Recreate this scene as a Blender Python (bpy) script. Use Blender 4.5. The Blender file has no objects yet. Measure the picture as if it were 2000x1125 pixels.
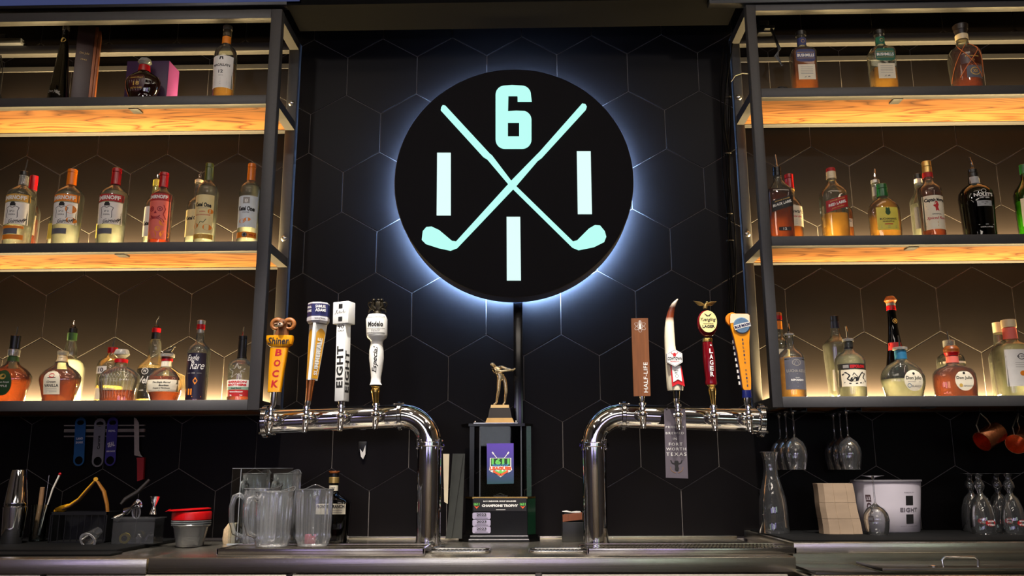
import bpy, bmesh, math, random
from mathutils import Vector, Matrix
random.seed(7)
S = bpy.context.scene
COL = S.collection
PI = math.pi

# ------------------------------------------------------------------ camera
FOC, PITCH, YAW, ROLL, CZ = 1690.85, 0.213199, 0.021818, -0.00357, 1.225
_cy, _sy, _cp, _sp = math.cos(YAW), math.sin(YAW), math.cos(PITCH), math.sin(PITCH)
_f = Vector((-_sy*_cp, _cy*_cp, _sp)); _r = Vector((_cy, _sy, 0)); _u = _r.cross(_f)
_R = math.cos(ROLL)*_r + math.sin(ROLL)*_u
_U = -math.sin(ROLL)*_r + math.cos(ROLL)*_u
cam_d = bpy.data.cameras.new('camera'); cam = bpy.data.objects.new('camera', cam_d); COL.objects.link(cam)
cam_d.sensor_fit = 'HORIZONTAL'; cam_d.sensor_width = 36; cam_d.lens = 36*FOC/2000
cam.matrix_world = Matrix(((_R.x, _U.x, -_f.x, 0), (_R.y, _U.y, -_f.y, 0), (_R.z, _U.z, -_f.z, CZ), (0, 0, 0, 1)))
cam_d.clip_start = 0.05
S.camera = cam

def W(x, y, Y):
    """world point at depth Y seen at photo position (x, y)"""
    d = _R*((x-1000)/FOC) + _U*((562.5-y)/FOC) + _f
    return Vector((d.x*Y/d.y, Y, d.z*Y/d.y+CZ))
def mpp(x, y, Y): return (W(x+1, y, Y)-W(x, y, Y)).x

# ------------------------------------------------------------------ world, lights, exposure
w = bpy.data.worlds.new('world'); S.world = w; w.use_nodes = True
w.node_tree.nodes['Background'].inputs[0].default_value = (0.5, 0.52, 0.6, 1)
w.node_tree.nodes['Background'].inputs[1].default_value = 0.02
S.view_settings.view_transform = 'Standard'; S.view_settings.look = 'None'
S.view_settings.exposure = 0.0; S.view_settings.gamma = 1.0; S.view_settings.use_curve_mapping = False
S.cycles.use_denoising = True
S.cycles.max_bounces = 12; S.cycles.transparent_max_bounces = 32; S.cycles.transmission_bounces = 10
S.cycles.glossy_bounces = 6; S.cycles.diffuse_bounces = 3
S.cycles.caustics_reflective = False; S.cycles.caustics_refractive = False
S.cycles.sample_clamp_indirect = 4.0

def area(name, loc, aim, sx, sy, power, color, spread=PI):
    l = bpy.data.lights.new(name, 'AREA'); l.shape = 'RECTANGLE'; l.size = sx; l.size_y = sy
    l.energy = power; l.color = color; l.spread = spread
    o = bpy.data.objects.new(name, l); COL.objects.link(o)
    o.location = loc
    o.rotation_euler = Vector(aim).to_track_quat('-Z', 'Y').to_euler()
    return o
WARM = (1.0, 0.72, 0.33)
F = 3.635                      # front plane of the shelves
BK = 3.99                      # back plane of the shelves
RAILS = [(1.497, 1.541), (2.188, 2.232), (2.877, 2.921), (3.304, 3.349)]
LED = [(0, 66.0), (1, 54.0), (2, 17.0)]
for sx, x0, x1 in ((-1, -2.75, -1.20), (1, 1.05, 2.75)):
    for k, p in LED:
        area('shelf_led_lamp', ((x0+x1)/2, 3.950, RAILS[k][1]+0.008), (0, 0.9, 1), x1-x0-0.05, 0.010, p*2.2, WARM)
        area('shelf_led_lamp', ((x0+x1)/2, 3.922, RAILS[k][1]+0.010), (0, -1.2, 1), x1-x0-0.05, 0.012, p*0.75, WARM)
# spot lamps in the ceiling over the guests' side of the bar
for x, y, p in ((-1.7, 1.0, 50), (1.7, 1.0, 50), (-0.2, 0.4, 34)):
    l = bpy.data.lights.new('ceiling_spot', 'SPOT'); l.energy = p*0.9; l.color = (1.0, 0.92, 0.86)
    l.spot_size = math.radians(100); l.spot_blend = 0.8; l.shadow_soft_size = 0.06
    o = bpy.data.objects.new('ceiling_spot', l); COL.objects.link(o); o.location = (x, y, 3.93)
    o.rotation_euler = (Vector((x*0.5, 4, 2.9))-Vector((x, y, 3.93))).to_track_quat('-Z', 'Y').to_euler()

# narrow spot lamps straight over the bar, shining down on the taps and the worktop
for x in (-1.05, -0.45, 0.25, 0.95, 1.6, -1.7):
    l = bpy.data.lights.new('bar_spot', 'SPOT'); l.energy = 420; l.color = (1.0, 0.93, 0.86)
    l.spot_size = math.radians(30); l.spot_blend = 0.6; l.shadow_soft_size = 0.05
    o = bpy.data.objects.new('bar_spot', l); COL.objects.link(o); o.location = (x, 2.45, 3.93)
    o.rotation_euler = (Vector((x*1.0, 3.35, 1.35))-Vector((x, 2.45, 3.93))).to_track_quat('-Z', 'Y').to_euler()

# ------------------------------------------------------------------ materials
def lin(c):
    return tuple(((v/255+0.055)/1.055)**2.4 if v/255 > 0.04045 else v/255/12.92 for v in c)
def rgb(*c): return lin(c)+(1,)
_M = {}
def mat(name, col=(128, 128, 128), rough=0.5, metal=0.0, emit=None, es=1.0, noise=0.0, nscale=20, bump=0.0, stretch=(1, 1, 1), spec=0.5, coat=0.0, trans=0.0, alpha=1.0):
    if name in _M: return _M[name]
    m = bpy.data.materials.new(name); m.use_nodes = True; _M[name] = m
    nt = m.node_tree; b = nt.nodes['Principled BSDF']
    b.inputs['Base Color'].default_value = rgb(*col)
    b.inputs['Roughness'].default_value = rough; b.inputs['Metallic'].default_value = metal
    b.inputs['Specular IOR Level'].default_value = spec
    b.inputs['Coat Weight'].default_value = coat
    b.inputs['Transmission Weight'].default_value = trans; b.inputs['Alpha'].default_value = alpha
    if emit is not None:
        b.inputs['Emission Color'].default_value = rgb(*emit); b.inputs['Emission Strength'].default_value = es
    if noise or bump:
        tc = nt.nodes.new('ShaderNodeTexCoord'); mp = nt.nodes.new('ShaderNodeMapping')
        mp.inputs['Scale'].default_value = stretch
        nz = nt.nodes.new('ShaderNodeTexNoise'); nz.inputs['Scale'].default_value = nscale; nz.inputs['Detail'].default_value = 4
        nt.links.new(tc.outputs['Object'], mp.inputs[0]); nt.links.new(mp.outputs[0], nz.inputs['Vector'])
        if noise:
            r = nt.nodes.new('ShaderNodeValToRGB'); c = lin(col)
            r.color_ramp.elements[0].position = 0.3; r.color_ramp.elements[1].position = 0.7
            r.color_ramp.elements[0].color = tuple(v*(1-noise) for v in c)+(1,)
            r.color_ramp.elements[1].color = tuple(min(1, v*(1+noise)) for v in c)+(1,)
            nt.links.new(nz.outputs['Fac'], r.inputs[0]); nt.links.new(r.outputs[0], b.inputs['Base Color'])
        if bump:
            bp = nt.nodes.new('ShaderNodeBump'); bp.inputs['Strength'].default_value = bump; bp.inputs['Distance'].default_value = 0.002
            nt.links.new(nz.outputs['Fac'], bp.inputs['Height']); nt.links.new(bp.outputs[0], b.inputs['Normal'])
    return m
def glass(name, tint=(245, 250, 248), edge=(150, 160, 155), boost=1.6, rough=0.02, milk=0.0):
    """thin wall of glass: see-through, mirror-like at grazing angles, a little darker at its edges"""
    if name in _M: return _M[name]
    m = bpy.data.materials.new(name); m.use_nodes = True; _M[name] = m
    nt = m.node_tree; nt.nodes.clear(); N = nt.nodes.new; L = nt.links.new
    out = N('ShaderNodeOutputMaterial'); mix = N('ShaderNodeMixShader'); t = N('ShaderNodeBsdfTransparent'); g = N('ShaderNodeBsdfGlossy')
    g.inputs['Roughness'].default_value = rough
    fr = N('ShaderNodeFresnel'); fr.inputs[0].default_value = 1.5
    mul = N('ShaderNodeMath'); mul.operation = 'MULTIPLY'; mul.inputs[1].default_value = boost; mul.use_clamp = True
    lw = N('ShaderNodeLayerWeight'); lw.inputs[0].default_value = 0.35
    mc = N('ShaderNodeMix'); mc.data_type = 'RGBA'
    mc.inputs[6].default_value = rgb(*tint); mc.inputs[7].default_value = rgb(*edge)
    L(lw.outputs['Facing'], mc.inputs[0]); L(mc.outputs[2], t.inputs[0])
    L(fr.outputs[0], mul.inputs[0]); L(mul.outputs[0], mix.inputs[0]); L(t.outputs[0], mix.inputs[1]); L(g.outputs[0], mix.inputs[2]); 
    if milk:
        df = N('ShaderNodeBsdfDiffuse'); df.inputs[0].default_value = rgb(*tint); m2 = N('ShaderNodeMixShader'); m2.inputs[0].default_value = milk
        L(mix.outputs[0], m2.inputs[1]); L(df.outputs[0], m2.inputs[2]); L(m2.outputs[0], out.inputs[0])
    else: L(mix.outputs[0], out.inputs[0])
    return m
def liquid(name, col, thin=0.35, glow=0.3, ior=1.33):
    if name in _M: return _M[name]
    m = bpy.data.materials.new(name); m.use_nodes = True; _M[name] = m
    nt = m.node_tree; nt.nodes.clear(); N = nt.nodes.new; L = nt.links.new
    out = N('ShaderNodeOutputMaterial'); a = N('ShaderNodeMixShader'); b = N('ShaderNodeMixShader')
    t = N('ShaderNodeBsdfTransparent'); g = N('ShaderNodeBsdfGlass'); s = N('ShaderNodeBsdfTranslucent')
    c = rgb(*col); sq = tuple(v**0.5 for v in c[:3])+(1,)
    t.inputs[0].default_value = sq; g.inputs[0].default_value = sq; g.inputs['Roughness'].default_value = 0.03; g.inputs['IOR'].default_value = ior
    nz = N('ShaderNodeTexNoise'); nz.inputs['Scale'].default_value = 45; tc = N('ShaderNodeTexCoord'); L(tc.outputs['Object'], nz.inputs['Vector'])
    bp = N('ShaderNodeBump'); bp.inputs['Strength'].default_value = 0.35; bp.inputs['Distance'].default_value = 0.004; L(nz.outputs[0], bp.inputs['Height']); L(bp.outputs[0], g.inputs['Normal'])
    lw = N('ShaderNodeLayerWeight'); lw.inputs[0].default_value = .45; n2 = N('ShaderNodeTexNoise'); n2.inputs['Scale'].default_value = 22; L(tc.outputs['Object'], n2.inputs['Vector'])
    rp = N('ShaderNodeValToRGB'); rp.color_ramp.elements[0].position = .15; rp.color_ramp.elements[1].position = .95
    rp.color_ramp.elements[0].color = c; rp.color_ramp.elements[1].color = tuple(v**1.6*.25 for v in c[:3])+(1,)
    ad = N('ShaderNodeMath'); ad.operation = 'MULTIPLY_ADD'; ad.inputs[1].default_value = .7; L(n2.outputs[0], ad.inputs[0]); L(lw.outputs['Facing'], ad.inputs[2])
    sb = N('ShaderNodeMath'); sb.operation = 'SUBTRACT'; sb.inputs[1].default_value = .28; L(ad.outputs[0], sb.inputs[0]); L(sb.outputs[0], rp.inputs[0]); L(rp.outputs[0], s.inputs[0])
    a.inputs[0].default_value = thin; b.inputs[0].default_value = glow
    L(g.outputs[0], a.inputs[1]); L(t.outputs[0], a.inputs[2]); L(a.outputs[0], b.inputs[1]); L(s.outputs[0], b.inputs[2]); L(b.outputs[0], out.inputs[0])
    return m
def oak(name):
    m = bpy.data.materials.new(name); m.use_nodes = True; nt = m.node_tree; b = nt.nodes['Principled BSDF']; N = nt.nodes.new; L = nt.links.new
    tc = N('ShaderNodeTexCoord'); mp = N('ShaderNodeMapping'); mp.inputs['Scale'].default_value = (0.8, 5, 5)
    nz = N('ShaderNodeTexNoise'); nz.inputs['Scale'].default_value = 2.2; nz.inputs['Detail'].default_value = 1.2; nz.inputs['Distortion'].default_value = 0.25
    mlt = N('ShaderNodeMath'); mlt.operation = 'MULTIPLY'; mlt.inputs[1].default_value = 60
    sn = N('ShaderNodeMath'); sn.operation = 'SINE'
    r = N('ShaderNodeValToRGB'); r.color_ramp.elements[0].position = 0.0; r.color_ramp.elements[1].position = 0.75
    r.color_ramp.elements[0].color = rgb(64, 34, 16); r.color_ramp.elements[1].color = rgb(124, 82, 44)
    e = r.color_ramp.elements.new(0.12); e.color = rgb(92, 56, 28)
    f2 = N('ShaderNodeTexNoise'); f2.inputs['Scale'].default_value = 60; mp2 = N('ShaderNodeMapping'); mp2.inputs['Scale'].default_value = (0.3, 6, 6)
    mx = N('ShaderNodeMix'); mx.data_type = 'RGBA'; mx.blend_type = 'MULTIPLY'; mx.inputs[0].default_value = 0.35
    ma = N('ShaderNodeMath'); ma.operation = 'MULTIPLY_ADD'; ma.inputs[1].default_value = 0.5; ma.inputs[2].default_value = 0.5
    pw = N('ShaderNodeMath'); pw.operation = 'POWER'; pw.inputs[1].default_value = 0.6
    L(tc.outputs['Object'], mp.inputs[0]); L(mp.outputs[0], nz.inputs['Vector']); L(nz.outputs['Fac'], mlt.inputs[0]); L(mlt.outputs[0], sn.inputs[0])
    L(sn.outputs[0], ma.inputs[0]); L(ma.outputs[0], pw.inputs[0]); L(pw.outputs[0], r.inputs[0])
    L(tc.outputs['Object'], mp2.inputs[0]); L(mp2.outputs[0], f2.inputs['Vector'])
    L(r.outputs[0], mx.inputs[6]); L(f2.outputs['Fac'], mx.inputs[7]); L(mx.outputs[2], b.inputs['Base Color'])
    b.inputs['Roughness'].default_value = 0.5; b.inputs['Specular IOR Level'].default_value = 0.2
    return m
OAK = oak('oak_plank')
STEEL_FRAME = mat('grey_powder_coat', (58, 57, 58), 0.5, 0.0, noise=0.06, nscale=60, bump=0.05)
TILE = mat('black_tile', (16, 13, 13), 0.42, 0.0, noise=0.12, nscale=4, bump=0.04, spec=0.09)
GROUT = mat('grey_grout', (128, 120, 114), 0.9, noise=0.1, nscale=90)
CHROME = mat('polished_chrome', (225, 225, 228), 0.06, 1.0, noise=0.01, nscale=30)
STAINLESS = mat('brushed_stainless', (205, 198, 182), 0.27, 1.0, noise=0.08, nscale=14, bump=0.10, stretch=(0.25, 30, 30))
BLACKM = mat('black_plastic', (14, 14, 15), 0.4, noise=0.1)
BLACKR = mat('black_rubber', (9, 9, 9), 0.8, noise=0.2, nscale=80, bump=0.2, spec=.1)
WHITEP = mat('white_paint', (236, 236, 234), 0.35, noise=0.02)
SILVER = mat('silver_metal', (190, 188, 184), 0.25, 1.0, noise=0.03)
GOLD = mat('gold_metal', (205, 170, 95), 0.25, 1.0, noise=0.05)
CLEAR = glass('clear_glass')
CLEARB = glass('clear_bottle_glass', (240, 243, 234), (150, 152, 138), 1.6, .03, .03)
DARKG = glass('dark_bottle_glass', (60, 28, 14), (10, 5, 4), 1.3)
AMBG = glass('amber_glass', (190, 110, 40), (70, 30, 10), 1.4)
GREENG = glass('green_glass', (40, 78, 34), (8, 20, 8), 1.4)
PLASTIC = glass('clear_plastic', (240, 241, 242), (215, 216, 220), 2.0, 0.08, .02)
INK = mat('black_ink', (18, 16, 16), 0.6, noise=0.05)
WINK = mat('white_ink', (235, 232, 225), 0.6, noise=0.03)
GINK = mat('grey_ink', (150, 145, 138), 0.6, noise=0.03)
RINK = mat('red_ink', (190, 22, 28), 0.5, noise=0.03)
GOLDINK = mat('gold_ink', (205, 165, 80), 0.45, noise=0.03)
def paper(name, col): return mat('paper_'+name, col, 0.6, noise=0.04, nscale=30)
def plas(name, col, rough=0.35): return mat('plastic_'+name, col, rough, noise=0.04, nscale=30)

# ------------------------------------------------------------------ mesh builder
def finish(me, angle=35):
    me.validate()
    me.shade_smooth(); me.set_sharp_from_angle(angle=math.radians(angle))
    me.update()
class MB:
    def __init__(s): s.v = []; s.f = []
    def add(s, vs, fs, M=None):
        o = len(s.v)
        for v in vs:
            v = Vector(v)
            s.v.append(M @ v if M else v)
        s.f += [tuple(i+o for i in f) for f in fs]
        return s
    def box(s, x0, x1, y0, y1, z0, z1, M=None, b=0.0):
        if x0 > x1: x0, x1 = x1, x0
        if y0 > y1: y0, y1 = y1, y0
        if z0 > z1: z0, z1 = z1, z0
        if b <= 0:
            vs = [(x, y, z) for x in (x0, x1) for y in (y0, y1) for z in (z0, z1)]
            return s.add(vs, [(0, 1, 3, 2), (4, 6, 7, 5), (0, 4, 5, 1), (2, 3, 7, 6), (0, 2, 6, 4), (1, 5, 7, 3)], M)
        bm = bmesh.new(); bmesh.ops.create_cube(bm, size=1)
        for v in bm.verts: v.co = Vector(((x0+x1)/2+v.co.x*(x1-x0), (y0+y1)/2+v.co.y*(y1-y0), (z0+z1)/2+v.co.z*(z1-z0)))
        bmesh.ops.bevel(bm, geom=bm.edges[:], offset=b, segments=2, affect='EDGES', profile=0.5)
        bm.verts.index_update()
        s.add([v.co.copy() for v in bm.verts], [tuple(v.index for v in f.verts) for f in bm.faces], M); bm.free()
        return s
    def lathe(s, prof, n=32, M=None, sup=2.0, dr=1.0, cap=True, flute=0, fd=0.0):
        """prof: (radius, z) bottom to top or any order; sup: superellipse power of the cross-section, dr: depth / width"""
        vs = []
        for r, z in prof:
            for i in range(n):
                a = 2*PI*i/n; c, q = math.cos(a), math.sin(a)
                e = sup(z) if callable(sup) else sup
                k = 1+(fd*math.cos(flute*a) if flute else 0)
                d = dr(z) if callable(dr) else dr
                vs.append((r*k*math.copysign(abs(c)**(2/e), c), r*k*d*math.copysign(abs(q)**(2/e), q), z))
        fs = []
        for j in range(len(prof)-1):
            for i in range(n):
                k = (i+1) % n
                fs.append((j*n+i, j*n+k, (j+1)*n+k, (j+1)*n+i))
        if cap:
            fs.append(tuple(range(n))[::-1]); m = (len(prof)-1)*n; fs.append(tuple(m+i for i in range(n)))
        return s.add(vs, fs, M)
    def cyl(s, p, q, r, r2=None, n=16):
        p, q = Vector(p), Vector(q); r2 = r if r2 is None else r2
        M = Matrix.Translation(p) @ (q-p).to_track_quat('Z', 'Y').to_matrix().to_4x4()
        return s.lathe([(r, 0), (r2, (q-p).length)], n, M)
    def tube(s, pts, rad, n=10, cap=True, flat=1.0):
        pts = [Vector(p) for p in pts]; N = len(pts)
        rad = rad if isinstance(rad, (list, tuple)) else [rad]*N
        t0 = (pts[1]-pts[0]).normalized(); up = Vector((0, 0, 1)) if abs(t0.z) < 0.9 else Vector((0, 1, 0))
        a = t0.cross(up).normalized(); vs = []
        for i, p in enumerate(pts):
            t = ((pts[min(i+1, N-1)]-pts[i]).normalized()+(pts[i]-pts[max(i-1, 0)]).normalized()).normalized()
            a = (a-t*a.dot(t)).normalized(); b = t.cross(a)
            for k in range(n):
                g = 2*PI*k/n; vs.append(p+(a*math.cos(g)+b*math.sin(g)*flat)*rad[i])
        fs = [(j*n+i, j*n+(i+1) % n, (j+1)*n+(i+1) % n, (j+1)*n+i) for j in range(N-1) for i in range(n)]
        if cap: fs += [tuple(range(n))[::-1], tuple((N-1)*n+i for i in range(n))]
        return s.add(vs, fs)
    def ball(s, c, r, M=None, n=14):
        r = r if isinstance(r, (list, tuple)) else (r, r, r); h = n//2; vs = [(c[0], c[1], c[2]-r[2])]
        for j in range(1, h):
            t = PI*j/h
            for i in range(n):
                a = 2*PI*i/n; vs.append((c[0]+r[0]*math.sin(t)*math.cos(a), c[1]+r[1]*math.sin(t)*math.sin(a), c[2]-r[2]*math.cos(t)))
        vs.append((c[0], c[1], c[2]+r[2])); L = len(vs)-1
        fs = [(0, 1+(i+1) % n, 1+i) for i in range(n)]
        fs += [(1+j*n+i, 1+j*n+(i+1) % n, 1+(j+1)*n+(i+1) % n, 1+(j+1)*n+i) for j in range(h-2) for i in range(n)]
        fs += [(1+(h-2)*n+i, 1+(h-2)*n+(i+1) % n, L) for i in range(n)]
        return s.add(vs, fs, M)
    def prism(s, poly, y0, y1, M=None):
        """closed outline in x-z, thick from y0 to y1"""
        n = len(poly); vs = [(x, y0, z) for x, z in poly]+[(x, y1, z) for x, z in poly]
        fs = [tuple(range(n)), tuple(range(2*n-1, n-1, -1))]+[((i+1) % n, i, n+i, n+(i+1) % n) for i in range(n)]
        return s.add(vs, fs, M)
    def build(s, name, m, parent=None, loc=None, angle=35):
        me = bpy.data.meshes.new(name); me.from_pydata([tuple(v) for v in s.v], [], s.f)
        bm = bmesh.new(); bm.from_mesh(me); bmesh.ops.recalc_face_normals(bm, faces=bm.faces); bm.to_mesh(me); bm.free()
        finish(me, angle)
        me.materials.append(m)
        o = bpy.data.objects.new(name, me); COL.objects.link(o)
        if parent: o.parent = parent
        if loc: o.location = loc
        return o
def thing(name, label, cat, loc=(0, 0, 0), rz=0, group=None):
    o = bpy.data.objects.new(name, None); COL.objects.link(o); o.empty_display_size = 0.05
    o.location = loc; o.rotation_euler = (0, 0, rz); o['label'] = label; o['category'] = cat
    if group: o['group'] = group
    return o
def tag(o, label, cat, group=None):
    o['label'] = label; o['category'] = cat
    if group: o['group'] = group
    return o
def struct(o): o['kind'] = 'structure'; return o
def copytree(o, loc=None, rz=None, label=None, parent=None):
    c = o.copy(); COL.objects.link(c)
    if parent: c.parent = parent
    if loc is not None: c.location = loc
    if rz is not None: c.rotation_euler = (0, 0, rz)
    if label: c['label'] = label
    for ch in list(o.children): copytree(ch, parent=c)
    return c
# ------------------------------------------------------------------ lettering
_T = {}
def glyphs(s, bold=0.0, shear=0.0, space=1.0):
    k = (s, bold, shear, space)
    if k not in _T:
        c = bpy.data.curves.new('t', 'FONT'); c.body = s; c.offset = bold; c.shear = shear; c.space_character = space
        c.resolution_u = 2; c.fill_mode = 'FRONT'
        o = bpy.data.objects.new('t', c); me = bpy.data.meshes.new_from_object(o)
        vs = [(v.co.x, v.co.y) for v in me.vertices]; fs = [tuple(p.vertices) for p in me.polygons]
        bpy.data.objects.remove(o); bpy.data.meshes.remove(me); bpy.data.curves.remove(c)
        xs = [v[0] for v in vs] or [0, 1]; ys = [v[1] for v in vs] or [0, 1]
        x0, x1, y0, y1 = min(xs), max(xs), min(ys), max(ys)
        _T[k] = ([((x-(x0+x1)/2)/max(1e-6, x1-x0), (y-(y0+y1)/2)/max(1e-6, y1-y0)) for x, y in vs], fs, (x1-x0)/max(1e-6, y1-y0))
    return _T[k]
def write(mb, s, cx, cz, w, h, fn, rot=0, bold=0.0, shear=0.0, space=1.0, slant=0.0):
    """lettering w wide, h high centred at (cx, cz); fn maps (u, v) to a point on the surface"""
    vs, fs, asp = glyphs(s, bold, shear, space)
    if w is None: w = asp*h
    c, q = math.cos(math.radians(rot)), math.sin(math.radians(rot))
    mb.add([fn(cx+x*w*c-z*h*q, cz+x*w*q+z*h*c+slant*x*w) for x, z in vs], fs)
def shape2(mb, pts, fn):
    mb.add([fn(u, v) for u, v in pts], [tuple(range(len(pts)))])
def ell(cx, cz, a, b, n=20, a0=0, a1=2*PI):
    full = abs(a1-a0-2*PI) < 1e-6; m = n if full else n+1
    return [(cx+a*math.cos(a0+(a1-a0)*i/n), cz+b*math.sin(a0+(a1-a0)*i/n)) for i in range(m)]
def ring2(mb, cx, cz, a, b, t, fn, n=24):
    o, i = ell(cx, cz, a, b, n), ell(cx, cz, a-t, b-t, n)
    mb.add([fn(*p) for p in o]+[fn(*p) for p in i], [(k, (k+1) % n, n+(k+1) % n, n+k) for k in range(n)])
def stroke(mb, pts, t, fn):
    for (a, b), (c, d) in zip(pts, pts[1:]):
        L = math.hypot(c-a, d-b) or 1; nx, nz = -(d-b)/L*t/2, (c-a)/L*t/2
        mb.add([fn(a+nx, b+nz), fn(a-nx, b-nz), fn(c-nx, d-nz), fn(c+nx, d+nz)], [(0, 1, 2, 3)])
def flat(y): return lambda u, v: (u, y, v)

# ------------------------------------------------------------------ the setting
wall = struct(MB().box(-4, 4, 4.004, 4.12, 0, 4.1).build('wall_back', GROUT))
tw = 0.350742; ts = tw/math.sqrt(3); tx0 = -0.209189; tz0 = 2.06108+CZ
hexm = None
def clip(poly, zc, keep_above):
    out = []
    for (x0, z0), (x1, z1) in zip(poly, poly[1:]+poly[:1]):
        i0 = (z0 >= zc) == keep_above; i1 = (z1 >= zc) == keep_above
        if i0: out.append((x0, z0))
        if i0 != i1: t = (zc-z0)/(z1-z0); out.append((x0+t*(x1-x0), zc))
    return out
def hexpoly(r): return [(r*math.sin(PI/3*i), r*math.cos(PI/3*i)) for i in range(6)]
for k in range(-3, 8):
    for j in range(-9, 9):
        a = 2*j+(k % 2)
        cx = tx0+(a+1)*tw/2; cz = tz0-1.5*k*ts-ts/2
        if abs(cx) > 2.95 or cz < 0.80 or cz > 4.0: continue
        low = cz-ts < 0.957; high = cz+ts > 4.08
        def tilemesh(out, inn):
            mb = MB(); n = len(out)
            vs = [(x, 4.003-4.0, z) for x, z in out]+[(x, 0.0006, z) for x, z in out]+[(x, -0.0005, z) for x, z in inn]
            fs = [tuple(range(2*n, 3*n))]+[(i, (i+1) % n, n+(i+1) % n, n+i) for i in range(n)]+[(n+i, n+(i+1) % n, 2*n+(i+1) % n, 2*n+i) for i in range(n)]
            return mb.add(vs, fs)
        R0 = ts-0.0018
        if low or high:
            o2, i2 = hexpoly(R0), hexpoly(R0-0.0015)
            lim = (0.958-cz, True) if low else (4.08-cz, False)
            o2, i2 = clip(o2, *lim), clip(i2, lim[0]+0.0005, lim[1]) if low else clip(i2, lim[0]-0.0005, lim[1])
            if len(o2) < 3 or len(o2) != len(i2): continue
            t = tilemesh(o2, i2).build('tile', TILE, wall, (cx, 4.0, cz), angle=20)
        else:
            if hexm is None:
                t = tilemesh(hexpoly(R0), hexpoly(R0-0.0015)).build('tile', TILE, wall, (cx, 4.0, cz), angle=20); hexm = t.data
            else:
                t = bpy.data.objects.new('tile', hexm); COL.objects.link(t); t.parent = wall; t.location = (cx, 4.0, cz)
        t.rotation_euler = (random.uniform(-.0015, .0015), 0, random.uniform(-.0015, .0015))
DARKWALL = mat('dark_wall_paint', (90, 84, 78), 0.8, noise=0.08, nscale=5)
CEILM = mat('ceiling_paint', (130, 124, 118), 0.8, noise=0.08, nscale=5)
struct(MB().box(-4.1, -4, -4, 4.1, 0, 4.1).build('wall_left', DARKWALL))
struct(MB().box(4, 4.1, -4, 4.1, 0, 4.1).build('wall_right', DARKWALL))
struct(MB().box(-4.1, 4.1, -4.1, -4, 0, 4.1).build('wall_front', mat('charcoal_wall_paint', (44, 40, 42), .8, noise=.08, nscale=5)))
struct(MB().box(-4, 4, -4, -3.96, 0.0, 1.35, b=.004).build('added_panel_front', mat('pale_reflector', (214, 200, 178), .5, noise=.1, nscale=6)))  # pale panel added under the dark wall for the steel edge to mirror
struct(MB().box(-4.1, 4.1, -4.1, 4.1, -0.1, 0).build('floor', mat('dark_floor', (60, 52, 46), 0.4, noise=0.2, nscale=6)))
struct(MB().box(-4.1, 4.1, -4.1, 4.1, 4.1, 4.2).build('ceiling', CEILM))
# black beam over the middle of the bar
struct(MB().box(-1.12, 0.97, 3.62, 3.86, 3.358, 4.1).build('trim_1', mat('beam_black', (3, 3, 4), 0.8, noise=0.1, spec=0.1)))
# unseen linear lamps and panels, added as fill and for chrome and tiles to mirror
LAMPW = mat('added_diffuser', (255, 255, 255), 0.5, emit=(255, 236, 214), es=2.4)
LAMPB = mat('added_diffuser_bright', (255, 255, 255), 0.5, emit=(255, 240, 222), es=8.0)
def added_ceiling_lamp(x, y, lx, ly, lab):
    t = thing('added_ceiling_lamp', lab, 'lamp', (x, y, 4.1), 0, 'added ceiling lamps')
    MB().box(-lx/2-.02, lx/2+.02, -ly/2-.02, ly/2+.02, -0.05, 0).build('housing', BLACKM, t)
    MB().box(-lx/2, lx/2, -ly/2, ly/2, -0.056, -0.05).build('diffuser', LAMPW if y > 1 else LAMPB, t)
for x, y, lx, ly, lab in ((-1.5, 1.9, 1.9, .5, 'added linear ceiling lamp over the left part of the bar, nearest the shelves'), (1.6, 1.9, 1.9, .5, 'added linear ceiling lamp over the right part of the bar, nearest the shelves'), (-3.1, -.4, .16, 2.4, 'added linear ceiling lamp running along the left side wall'), (3.1, -.4, .16, 2.4, 'added linear ceiling lamp running along the right side wall'), (0, -1.8, 2.4, .5, 'added broad ceiling lamp panel in the middle of the guests room'), (0, -3.2, 2.4, .5, 'added broad ceiling lamp panel closest to the wall of screens')):
    added_ceiling_lamp(x, y, lx, ly, lab)
for x, y in ((-1.7, 1.0), (1.7, 1.0), (-.2, .4), (-1.05, 2.45), (-0.45, 2.45), (0.25, 2.45), (0.95, 2.45), (1.6, 2.45), (-1.7, 2.45)):
    t = thing('spot_lamp', 'small black ceiling spot lamp, the '+{-1.7: 'leftmost', 1.7: 'rightmost', -.2: 'middle', -1.05: 'second', -.45: 'third', .25: 'fourth', .95: 'fifth', 1.6: 'rightmost'}[x]+(' of the row over the bar' if y > 2 else ' of the three over the guests'), 'lamp', (x, y, 4.1), 0, 'ceiling spot lamps')
    MB().lathe([(0.06, 0), (0.06, -0.1), (0.07, -0.12)], 20).build('housing', BLACKM, t)
# unseen screens behind the viewer, added to give the chrome its bright streaks
for i, (x, z, c, e) in enumerate([(-2.9, 1.9, (200, 185, 255), 4), (-1.0, 2.0, (240, 242, 255), 6.0), (0.9, 1.9, (205, 190, 255), 4), (2.8, 2.0, (215, 240, 225), 3)]):
    t = thing('television', ('violet', 'white', 'lilac', 'green')[i]+' glowing screen added unseen behind the viewer for the chrome to mirror', 'television', (x, -3.99, z), 0, 'added screens behind the viewer')
    MB().box(-.75, .75, 0, .05, -.42, .42, b=.008).build('housing', BLACKM, t)
    MB().box(-.72, .72, .05, .053, -.39, .39).build('screen', mat('screen_%d' % i, (0, 0, 0), 0.3, emit=c, es=e), t)
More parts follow.
